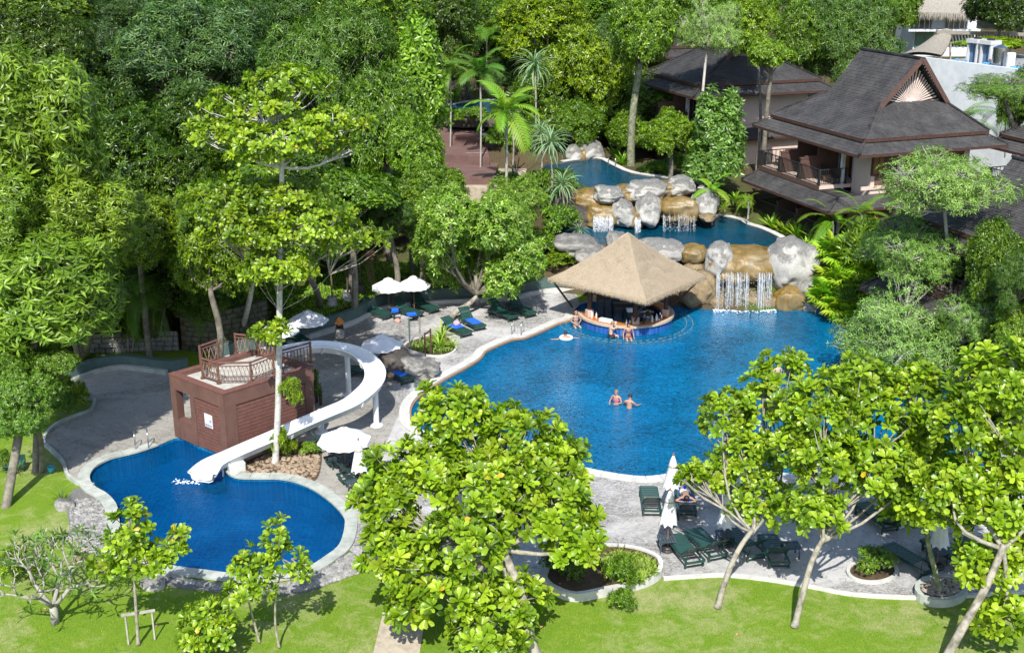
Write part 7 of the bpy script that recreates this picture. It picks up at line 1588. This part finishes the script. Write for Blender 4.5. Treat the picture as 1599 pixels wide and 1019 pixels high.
bigtree('mossy trunked tree growing from the round cobbled planter', [g, D(1460, 890, g.y+.05), D(1449, 845, g.y+.1), D(1447, 800, g.y+.1)],
        [lb(1420, 770, 35.8, 45, 26, .7), lb(1465, 745, 36.5, 45, 30, .7), lb(1400, 800, 35.4, 30, 20, .4)], 80, .36, seed=5, tr=.10, ntw=10, bark=mat('mossy_bark', (.2, .2, .1)), nleaf=150)
g = G(216, 1005)
bigtree('young tree with upright glossy leaf clusters propped by the grey frame', [g, D(213, 960, g.y), D(210, 915, g.y+.1), D(207, 880, g.y+.1)],
        [lb(205, 820, 32.2, 30, 34, 1.2), lb(213, 875, 32, 38, 20, 1), lb(165, 885, 32, 26, 14, .6), lb(262, 862, 32.2, 28, 16, .7), lb(280, 835, 32.3, 12, 14, .3), lb(190, 850, 32, 30, 18, .8), lb(240, 880, 31.8, 26, 14, .5)], 120, .27, seed=6, tr=.055, ntw=8, nleaf=260, name='young_tree')
g = G(436, 1010)
bigtree('slim leaning sapling with few leaf clusters in front of the small pool', [g, D(430, 975, g.y), D(431, 930, g.y+.1), D(438, 895, g.y+.15)],
        [lb(432, 850, 32.2, 16, 34, 1), lb(455, 872, 32, 24, 18, .7), lb(420, 880, 32, 18, 16, .5), lb(470, 895, 31.9, 14, 8, .2)], 48, .26, seed=7, tr=.04, ntw=6, nleaf=260, name='young_tree')
g = G(405, 1002)
bigtree('leafy sapling left of the slim leaning one on the lawn', [g, D(398, 975, g.y), D(390, 945, g.y+.1), D(385, 920, g.y+.1)],
        [lb(385, 885, 32, 20, 26, .9), lb(400, 915, 31.8, 24, 20, .8), lb(370, 930, 31.6, 30, 16, .8), lb(345, 955, 31.3, 24, 16, .6)], 72, .26, seed=8, tr=.04, ntw=6, nleaf=260, name='young_tree')
g = G(320, 1035)
bigtree('low leafy sapling at the bottom edge between the two propped trees', [g, D(320, 1010, g.y), D(322, 990, g.y), D(322, 975, g.y)], [lb(320, 965, 31, 28, 22, 1), lb(305, 1000, 30.8, 28, 18, 1), lb(345, 990, 30.8, 24, 18, .8)], 46, .27, seed=9, tr=.03, ntw=6, nleaf=200, name='young_tree', spread=(.4, 1.5))
# tall tiered tree rising beside the slide
g = G(430, 722)
bigtree('tall white barked tree with flat tiers of leaves rising beside the slide tower', [g, D(434, 640, g.y), D(436, 520, g.y+.1), D(437, 420, g.y+.1), D(440, 330, g.y+.1), D(440, 255, g.y+.1)],
        [lb(395, 165, 46, 75, 22, 1), lb(450, 130, 46.5, 70, 22, .9), lb(350, 205, 45.5, 65, 20, .8), lb(440, 215, 45, 90, 20, 1.1), lb(520, 190, 46, 60, 18, .7), lb(400, 240, 45, 60, 14, .6), lb(540, 235, 46, 30, 12, .2)], 620, .28, seed=10, tr=.14, ntw=34, bark=mat('white_grey_bark', (.50, .49, .46), (.25, .24, .21), 6, .9, .5, 18, lo=.45, hi=.75), nleaf=300, tint=.9, spread=(.4, 1.4))
g = G(432, 716)
o = bigtree('lower whorl of leafy branches round the tall white barked trunk', [D(436, 530, g.y-.2), D(436, 520, g.y-.2), D(436, 500, g.y-.2), D(436, 480, g.y-.2)],
            [lb(400, 360, 45.5, 85, 26, 1), lb(480, 350, 45.5, 80, 26, 1), lb(435, 300, 46, 80, 22, .9), lb(350, 320, 46, 70, 24, .8), lb(540, 370, 46, 60, 20, .6), lb(430, 420, 45, 70, 26, .8), lb(425, 520, 44.8, 34, 14, .3)], 760, .27, seed=11, tr=.03, ntw=20, nleaf=300, tint=.75, spread=(.4, 1.5), name='branch_whorl')
shrub('H1', 455, 640, 40, 62, (1.4, 1.3, .5), 'tuft of yellow green leaves sprouting from the tall trunk', d=g.y-.1)
shrub('H1', 437, 722, 34, 66, (1.3, 1.25, .5), 'leafy sprouts at the base of the tall white trunk', d=g.y-.2)
# bare frangipani on the lawn
def frangipani(base, label, H, seed, n0=4, leaves=60, spread=1.0, bark=None, lv=4, col=(.10, .19, .03)):
    rng = random.Random(seed); rt = thing('frangipani', label, 'tree', base); tips = []; segs = []
    def grow(p, d, L_, r, k):
        q = p+d*L_; mid = p.lerp(q, .5)+Vector((rng.uniform(-.04, .04), rng.uniform(-.04, .04), -.02)); segs.append(([p, mid, q], [r, r*.85, r*.72], k))
        if k == 0: tips.append((q, d)); return
        c = rng.choice([2, 3] if k > 1 else [2, 2, 3]); a0 = rng.uniform(0, 6.28)
        for i in range(c):
            az = a0+i*2*PI/c+rng.uniform(-.4, .4); u_ = d.orthogonal().normalized(); v_ = d.cross(u_); nd = (d*.75+(u_*math.cos(az)+v_*math.sin(az))*.75*spread+Vector((0, 0, .25))).normalized(); grow(q, nd, L_*rng.uniform(.62, .85), r*.68, k-1)
    for i in range(n0):
        a = i*2*PI/n0+rng.uniform(-.4, .4); grow(base+Vector((0, 0, .5*H/3)), Vector((math.cos(a)*.7, math.sin(a)*.7, .8)).normalized(), H*.30, .075*H/3, lv)
    mt = bark or mat('silver_bark', (.36, .35, .31), (.22, .21, .18), 5, .85, .4, 24)
    m = MB(); m.tube([base-Vector((0, 0, .1)), base+Vector((.02, 0, .25*H/3)), base+Vector((0, 0, .55*H/3))], [.15*H/3, .12*H/3, .12*H/3], 9); m.build('trunk', mt, rt, smooth=True)
    for pts, rad, k in segs:
        if k >= lv-1: m = MB(); m.tube(pts, rad, 7); m.build('branch', mt, rt, smooth=True)
    m = MB(); [m.tube(pts, rad, 5) for pts, rad, k in segs if k < lv-1]; m.build('twigs', mt, rt, smooth=True, kind='stuff')
    r2 = np.random.default_rng(seed); tt = rng.sample(tips, min(leaves, len(tips))); P = np.array([tuple(t[0]-base) for t in tt]); A = np.array([tuple(t[1]) for t in tt]); fr = rosettes(r2, P, A, .32, 6, (.5, 1.3), [col, tuple(c*1.3 for c in col)]); link_mesh('leaves', leafmesh('leaves', fr, 'lance', M_LEAF), rt, 'stuff')
    return rt
frangipani(G(86, 970), 'nearly leafless silver branched frangipani on the left lawn', 3.2, 5, 4, 75, 1.05)
frangipani(onhill(735, 178), 'bare white shrub tree beside the terrace pool', 3.4, 8, 4, 3, 1.0, M_BARKW, 4)
frangipani(onhill(697, 135), 'pale bare shrub tree behind the topmost steps', 3.2, 9, 4, 20, 1.0, M_BARKW, 4, (.25, .27, .2))
frangipani(onhill(770, 205), 'small bare white shrub right of the hedge', 2.0, 10, 3, 2, 1.0, M_BARKW, 3)
# potted round shrubs with pale pots on the back lawn
for x, y, lbx in ((519, 478, 'pale stone pot with a thin stem on the back lawn, nearest the wall'), (543, 470, 'second pale stone pot with a thin stem on the back lawn'), (563, 458, 'dark pot with a small plant beside the brick path')):
    g_ = onhill(x, y); rt = thing('plant_pot', lbx, 'pot', g_); m = MB(); m.lathe([(.30, 0), (.36, .1), (.26, .3), (.30, .6), (.22, .62), (.2, .5), (0, .5)], g_, 12); m.build('pot', M_ROCK if x < 560 else M_ROCKD, rt); m = MB(); m.tube([g_+V3(0, 0, .5), g_+V3(.03, 0, 1.3), g_+V3(0, 0, 2.0)], .05, 6); m.build('stem', M_BARKD, rt)
# ================================================================== PEOPLE
def skinmat(n, c): return mat('skin_'+n, c, tuple(x*.85 for x in c), 6, .5, .05, 40)
SK1 = skinmat('tanned', (.40, .24, .175)); SK2 = skinmat('fair', (.52, .36, .29)); SK3 = skinmat('brown', (.20, .10, .06))
HB = mat('dark_hair', (.03, .02, .015), (.015, .01, .008), 12, .5); HL = mat('light_brown_hair', (.30, .17, .08), (.18, .10, .05), 12, .5)
def person(label, loc, rz, J, sk, hair, longhair=False, wear=(), look=(0, 1, 0), scale=1.0):
    """J: joints in the body's own space, origin at the pelvis, +y forward"""
    rt = thing('person', label, 'person', loc, rz); rt.scale = (scale,)*3
    J = {k: Vector(v) for k, v in J.items()}; names = []; co = []; rad = []; ed = []
    def add(n, p, r, par=None):
        names.append(n); co.append(p); rad.append(r)
        if par is not None: ed.append((names.index(par), len(names)-1))
    pel, chest, neck, head = J['pelvis'], J['chest'], J['neck'], J['head']
    add('pelvis', pel, (.155, .115)); add('waist', pel.lerp(chest, .45), (.125, .095), 'pelvis'); add('chest', chest, (.155, .11), 'waist'); add('neck0', chest.lerp(neck, .75), (.085, .07), 'chest'); add('neck', neck, (.052, .055), 'neck0'); add('jaw', neck.lerp(head, .45), (.066, .075), 'neck'); add('head', head, (.082, .10), 'jaw'); add('crown', head+(head-neck).normalized()*.085, (.062, .075), 'head')
    for s in 'lr':
        add('sh'+s, J['sh'+s], (.058, .055), 'neck0'); add('ua'+s, J['sh'+s].lerp(J['el'+s], .4), (.048, .045), 'sh'+s); add('el'+s, J['el'+s], (.037, .036), 'ua'+s); add('fa'+s, J['el'+s].lerp(J['wr'+s], .35), (.037, .034), 'el'+s); add('wr'+s, J['wr'+s], (.023, .027), 'fa'+s)
        d = (J['wr'+s]-J['el'+s]).normalized(); add('palm'+s, J['wr'+s]+d*.07, (.03, .018), 'wr'+s)
        add('hip'+s, J['hip'+s], (.095, .09), 'pelvis'); add('th'+s, J['hip'+s].lerp(J['kn'+s], .45), (.078, .076), 'hip'+s); add('kn'+s, J['kn'+s], (.054, .054), 'th'+s); add('ca'+s, J['kn'+s].lerp(J['an'+s], .3), (.055, .055), 'kn'+s); add('an'+s, J['an'+s], (.034, .036), 'ca'+s); add('toe'+s, J['an'+s]+Vector(J.get('foot'+s, (0, .17, -.05))), (.038, .022), 'an'+s)
    me = bpy.data.meshes.new('body'); me.from_pydata([tuple(c) for c in co], ed, []); o = bpy.data.objects.new('body_tmp', me); COL.objects.link(o)
    sm = o.modifiers.new('skin', 'SKIN'); sm.use_smooth_shade = True; lay = me.skin_vertices[0].data if len(me.skin_vertices) else None
    if lay is None:
        bm = bmesh.new(); bm.from_mesh(me); bm.verts.layers.skin.verify(); bm.to_mesh(me); bm.free(); lay = me.skin_vertices[0].data
    for i, r in enumerate(rad): lay[i].radius = r
    lay[0].use_root = True; ss = o.modifiers.new('sub', 'SUBSURF'); ss.levels = 1; ss.render_levels = 1
    bpy.context.view_layer.update(); dg = bpy.context.evaluated_depsgraph_get(); ev = bpy.data.meshes.new_from_object(o.evaluated_get(dg)); bpy.data.objects.remove(o)
    m = MB(); m.v = [tuple(v.co) for v in ev.vertices]; m.f = [tuple(p.vertices) for p in ev.polygons]; bpy.data.meshes.remove(ev)
    # fingers, nose, ears in the same mesh
    up = (head-neck).normalized(); fw = Vector(look); fw = (fw-up*fw.dot(up)).normalized(); rt_ = fw.cross(up)
    for s in 'lr':
        d = (J['wr'+s]-J['el'+s]).normalized(); a = d.orthogonal().normalized(); b = d.cross(a); pc = J['wr'+s]+d*.085
        for q, l_ in zip((-.027, -.009, .009, .027), (.055, .068, .072, .062)):
            p0 = pc+a*q; m.tube([p0-d*.02, p0+d*l_*.45, p0+d*l_*.8+b*l_*.22, p0+d*l_*.95+b*l_*.5], [.009, .0085, .008, .006], 5)
        p0 = J['wr'+s]+d*.035+a*.026; m.tube([p0, p0+(d*.5+a)*.026+b*.01, p0+(d*1.0+a*.9)*.036+b*.024], [.011, .010, .007], 5)
        m.lathe([(.0, -.02), (.016, 0), (0, .022)], head+rt_*(.083 if s == 'r' else -.083)-up*.015, 6)
    m.lathe([(.017, -.02), (.012, 0), (.004, .018), (0, .022)], head+fw*.105-up*.02, 6)
    MB.LOCAL = True; bd = m.build('body', sk, rt, smooth=True)
    for s in (-1, 1): mm = MB(); mm.lathe([(0, -.009), (.009, 0), (0, .009)], head+fw*.094+rt_*.032*s+up*.008, 6); mm.build('eye', HB, bd)
    # hair: a cap over the skull
    mm = MB(); vs = []; fs = []; N_, K_ = 14, 7
    for k in range(K_+1):
        t = k/K_*1.9
        for j in range(N_):
            q = 2*PI*j/N_; dd = up*math.cos(t)+(fw*math.cos(q)+rt_*math.sin(q))*math.sin(t)
            front = max(0, math.cos(q))
            if t > .95: tt = .95+(t-.95)*(1-front*1.0); dd = up*math.cos(tt)+(fw*math.cos(q)+rt_*math.sin(q))*math.sin(tt)
            r = .112*(1+.05*math.sin(q*5+k)); vs.append(head+up*.03+dd*r-fw*.012)
    mm.add(vs, [(k*N_+j, (k+1)*N_+j, (k+1)*N_+(j+1) % N_, k*N_+(j+1) % N_) for k in range(K_) for j in range(N_)]); mm.build('hair', hair, rt, smooth=True)
    if longhair: mm = MB(); mm.tube([head-fw*.06+up*.03, head-fw*.12-up*.07, neck-fw*.11, neck.lerp(chest, .45)-fw*.13], [.07, .085, .07, .03], 8); mm.build('long_hair', hair, rt, smooth=True)
    for kind, mt in wear:
        mm = MB(); sp_ = (chest-pel).normalized(); side = (J['shr']-J['shl']).normalized(); fr_ = sp_.cross(side) if False else side.cross(sp_)
        def band(c, r0, r1, h, n=16):
            for k_, (z0, z1) in enumerate(((-h/2, h/2),)):
                vs = []; 
                for z_ in (z0, z1):
                    for j in range(n): q = 2*PI*j/n; vs.append(c+sp_*z_+side*r0*math.cos(q)+fr_*r1*math.sin(q))
                mm.add(vs, [(j, (j+1) % n, n+(j+1) % n, n+j) for j in range(n)])
        if kind == 'top': band(chest-sp_*.02, .165, .135, .09); mm.build('bikini_top', mt, rt, smooth=True)
        if kind == 'bottom': band(pel+sp_*.02, .18, .145, .12); mm.build('bikini_bottom', mt, rt, smooth=True)
        if kind == 'shorts':
            band(pel+sp_*.03, .175, .14, .16)
            for s in 'lr': mm.tube([J['hip'+s]-(J['kn'+s]-J['hip'+s])*.1, J['hip'+s].lerp(J['kn'+s], .5)], [.115, .105], 10)
            mm.build('swim_shorts', mt, rt, smooth=True)
        if kind == 'shirt':
            band(pel.lerp(chest, .5), .165, .135, .42); mm.build('shirt', mt, rt, smooth=True)
            for s in 'lr': mm = MB(); mm.tube([J['sh'+s]+(J['sh'+s]-J['el'+s])*.15, J['sh'+s].lerp(J['el'+s], .6)], [.075, .062], 9); mm.build('sleeve', mt, rt, smooth=True)
            mm = MB(); mm.tube([chest-sp_*.0, chest.lerp(neck, .75)], [.15, .09], 10); mm.build('shirt_yoke', mt, rt, smooth=True)
        if kind == 'trousers':
            band(pel, .17, .14, .2)
            for s in 'lr': mm.tube([J['hip'+s], J['kn'+s], J['an'+s]], [.11, .08, .07], 9)
            mm.build('trousers', mt, rt, smooth=True)
    MB.LOCAL = False; return rt
def pose(**k):
    b = dict(pelvis=(0, 0, 0), chest=(0, 0, .34), neck=(0, .01, .54), head=(0, .03, .68), shl=(-.19, 0, .46), shr=(.19, 0, .46), ell=(-.26, 0, .2), elr=(.26, 0, .2), wrl=(-.24, .12, -.02), wrr=(.24, .12, -.02), hipl=(-.1, 0, -.05), hipr=(.1, 0, -.05), knl=(-.12, .4, -.08), knr=(.12, .4, -.08), anl=(-.12, .42, -.5), anr=(.12, .42, -.5)); b.update(k); return b
stand = dict(knl=(-.11, .03, -.48), knr=(.11, .03, -.48), anl=(-.12, 0, -.88), anr=(.12, 0, -.88))
MG, MR, MK = mat('grey_swimwear', (.25, .24, .27), (.35, .33, .34), 14, .8), mat('red_brown_swimwear', (.30, .07, .05), (.22, .05, .04), 9, .8), mat('black_swimwear', (.015, .015, .02), (.02, .02, .025), 4, .7)
MPK, MWS = mat('pink_swimwear', (.60, .14, .25), (.5, .1, .2), 9, .8), mat('white_shirt', (.7, .72, .75), (.6, .62, .66), 5, .9)
def wp(px, py, z): return G(px, py, z)
person('woman in a grey bikini sitting at the left end of the swim up bar', wp(899, 506, 0.0), R(200), pose(ell=(-.3, .05, .22), wrl=(-.1, .22, .1), elr=(.3, .02, .22), wrr=(.12, .22, .08), knl=(-.16, .36, -.10), knr=(.14, .36, -.12)), SK1, HL, True, (('top', MG), ('bottom', MG)))
person('bare chested man sitting at the bar counter, one hand raised to his head', wp(953, 524, 0.0), R(-62), pose(chest=(0, .05, .34), neck=(0, .08, .53), head=(0, .12, .67), elr=(.24, .26, .52), wrr=(.12, .22, .70), ell=(-.26, .1, .22), wrl=(-.16, .34, .26), knl=(-.14, .42, 0), knr=(.14, .42, 0)), SK2, HL, False, (('shorts', MK),))
person('woman in a red brown bikini sitting at the bar beside the pink column base', wp(981, 525.5, -.02), R(185), pose(ell=(-.28, -.02, .2), wrl=(-.3, .1, -.02), elr=(.28, -.02, .2), wrr=(.28, .12, -.02)), SK1, HB, True, (('top', MR), ('bottom', MR)))
person('bartender in a white shirt bending behind the right part of the bar counter', Vector((D(1014, 480, 63.9).x, 63.9, .0)), R(160), pose(chest=(0, .12, .32), neck=(0, .22, .48), head=(0, .30, .60), shl=(-.19, .14, .42), shr=(.19, .14, .42), ell=(-.26, .25, .2), elr=(.26, .25, .2), wrl=(-.2, .42, .1), wrr=(.2, .42, .1), **stand), SK3, HB, False, (('shirt', MWS), ('trousers', MK)))
sw = pose(chest=(0, .10, .30), neck=(0, .12, .48), head=(0, .14, .62), shl=(-.19, .1, .41), shr=(.19, .1, .41), ell=(-.45, .12, .33), elr=(.45, .12, .33), wrl=(-.70, .15, .34), wrr=(.68, .1, .30), **stand)
person('swimmer with outstretched arms floating in a white ring near the bar', wp(884, 527, 0)-Vector((0, 0, .42)), R(15), sw, SK1, HB, False, (('shorts', MK),))
p = wp(884, 527, -.06); m = MB(); N_, K_ = 20, 8
m.add([(p.x+(.30+.10*math.cos(2*PI*j/K_))*math.cos(2*PI*i/N_), p.y+(.30+.10*math.cos(2*PI*j/K_))*math.sin(2*PI*i/N_), p.z+.09*math.sin(2*PI*j/K_)) for i in range(N_) for j in range(K_)], [(i*K_+j, ((i+1) % N_)*K_+j, ((i+1) % N_)*K_+(j+1) % K_, i*K_+(j+1) % K_) for i in range(N_) for j in range(K_)]); tag(m.build('swim_ring', M_WHITE, smooth=True, origin=p), 'white inflatable ring round the swimmer near the pool bar', 'swim ring')
person('woman in pink swimwear standing in the pool left of the dark haired man', wp(962, 633, -.20), R(150), pose(elr=(.30, .05, .22), wrr=(.2, .28, .2), ell=(-.3, .05, .22), wrl=(-.15, .28, .22), **stand), SK1, HL, False, (('top', MPK), ('bottom', MPK)))
person('dark haired man seen from behind wading in the middle of the pool', wp(982, 641, -.26), R(-25), pose(ell=(-.32, .12, .26), wrl=(-.28, .36, .22), elr=(.34, .14, .28), wrr=(.4, .36, .26), chest=(0, .06, .34), neck=(0, .1, .53), head=(0, .14, .67), **stand), SK1, HB, False, (('shorts', MK),))
person('pale shouldered bather partly hidden by leaves at the right of the pool', wp(1214, 580, 0)-Vector((0, 0, .3)), R(20), pose(**stand), SK2, HB, False, (('shorts', MK),))
L0 = LG[1]
# the sunbather lies face down, head on folded arms
sb = dict(pelvis=(0, 0, 0), chest=(0, .34, .02), neck=(0, .53, .08), head=(0, .65, .11), shl=(-.18, .45, .03), shr=(.18, .45, .03), ell=(-.40, .62, -.02), elr=(.40, .62, -.02), wrl=(-.16, .72, -.01), wrr=(.16, .72, -.01), hipl=(-.1, -.05, 0), hipr=(.1, -.05, 0), knl=(-.11, -.47, 0), knr=(.11, -.47, 0), anl=(-.12, -.88, .0), anr=(.12, -.88, .0), footl=(0, -.12, -.03), footr=(0, -.12, -.03))
q = L0.location; hd = L0.rotation_euler.z
person('sunbather lying face down with folded arms on a blue towelled lounger', (q.x-.02, q.y+.05, .55), hd-PI/2, sb, SK1, HB, False, (('shorts', mat('white_swimwear', (.6, .6, .6))),), look=(0, .3, -1))
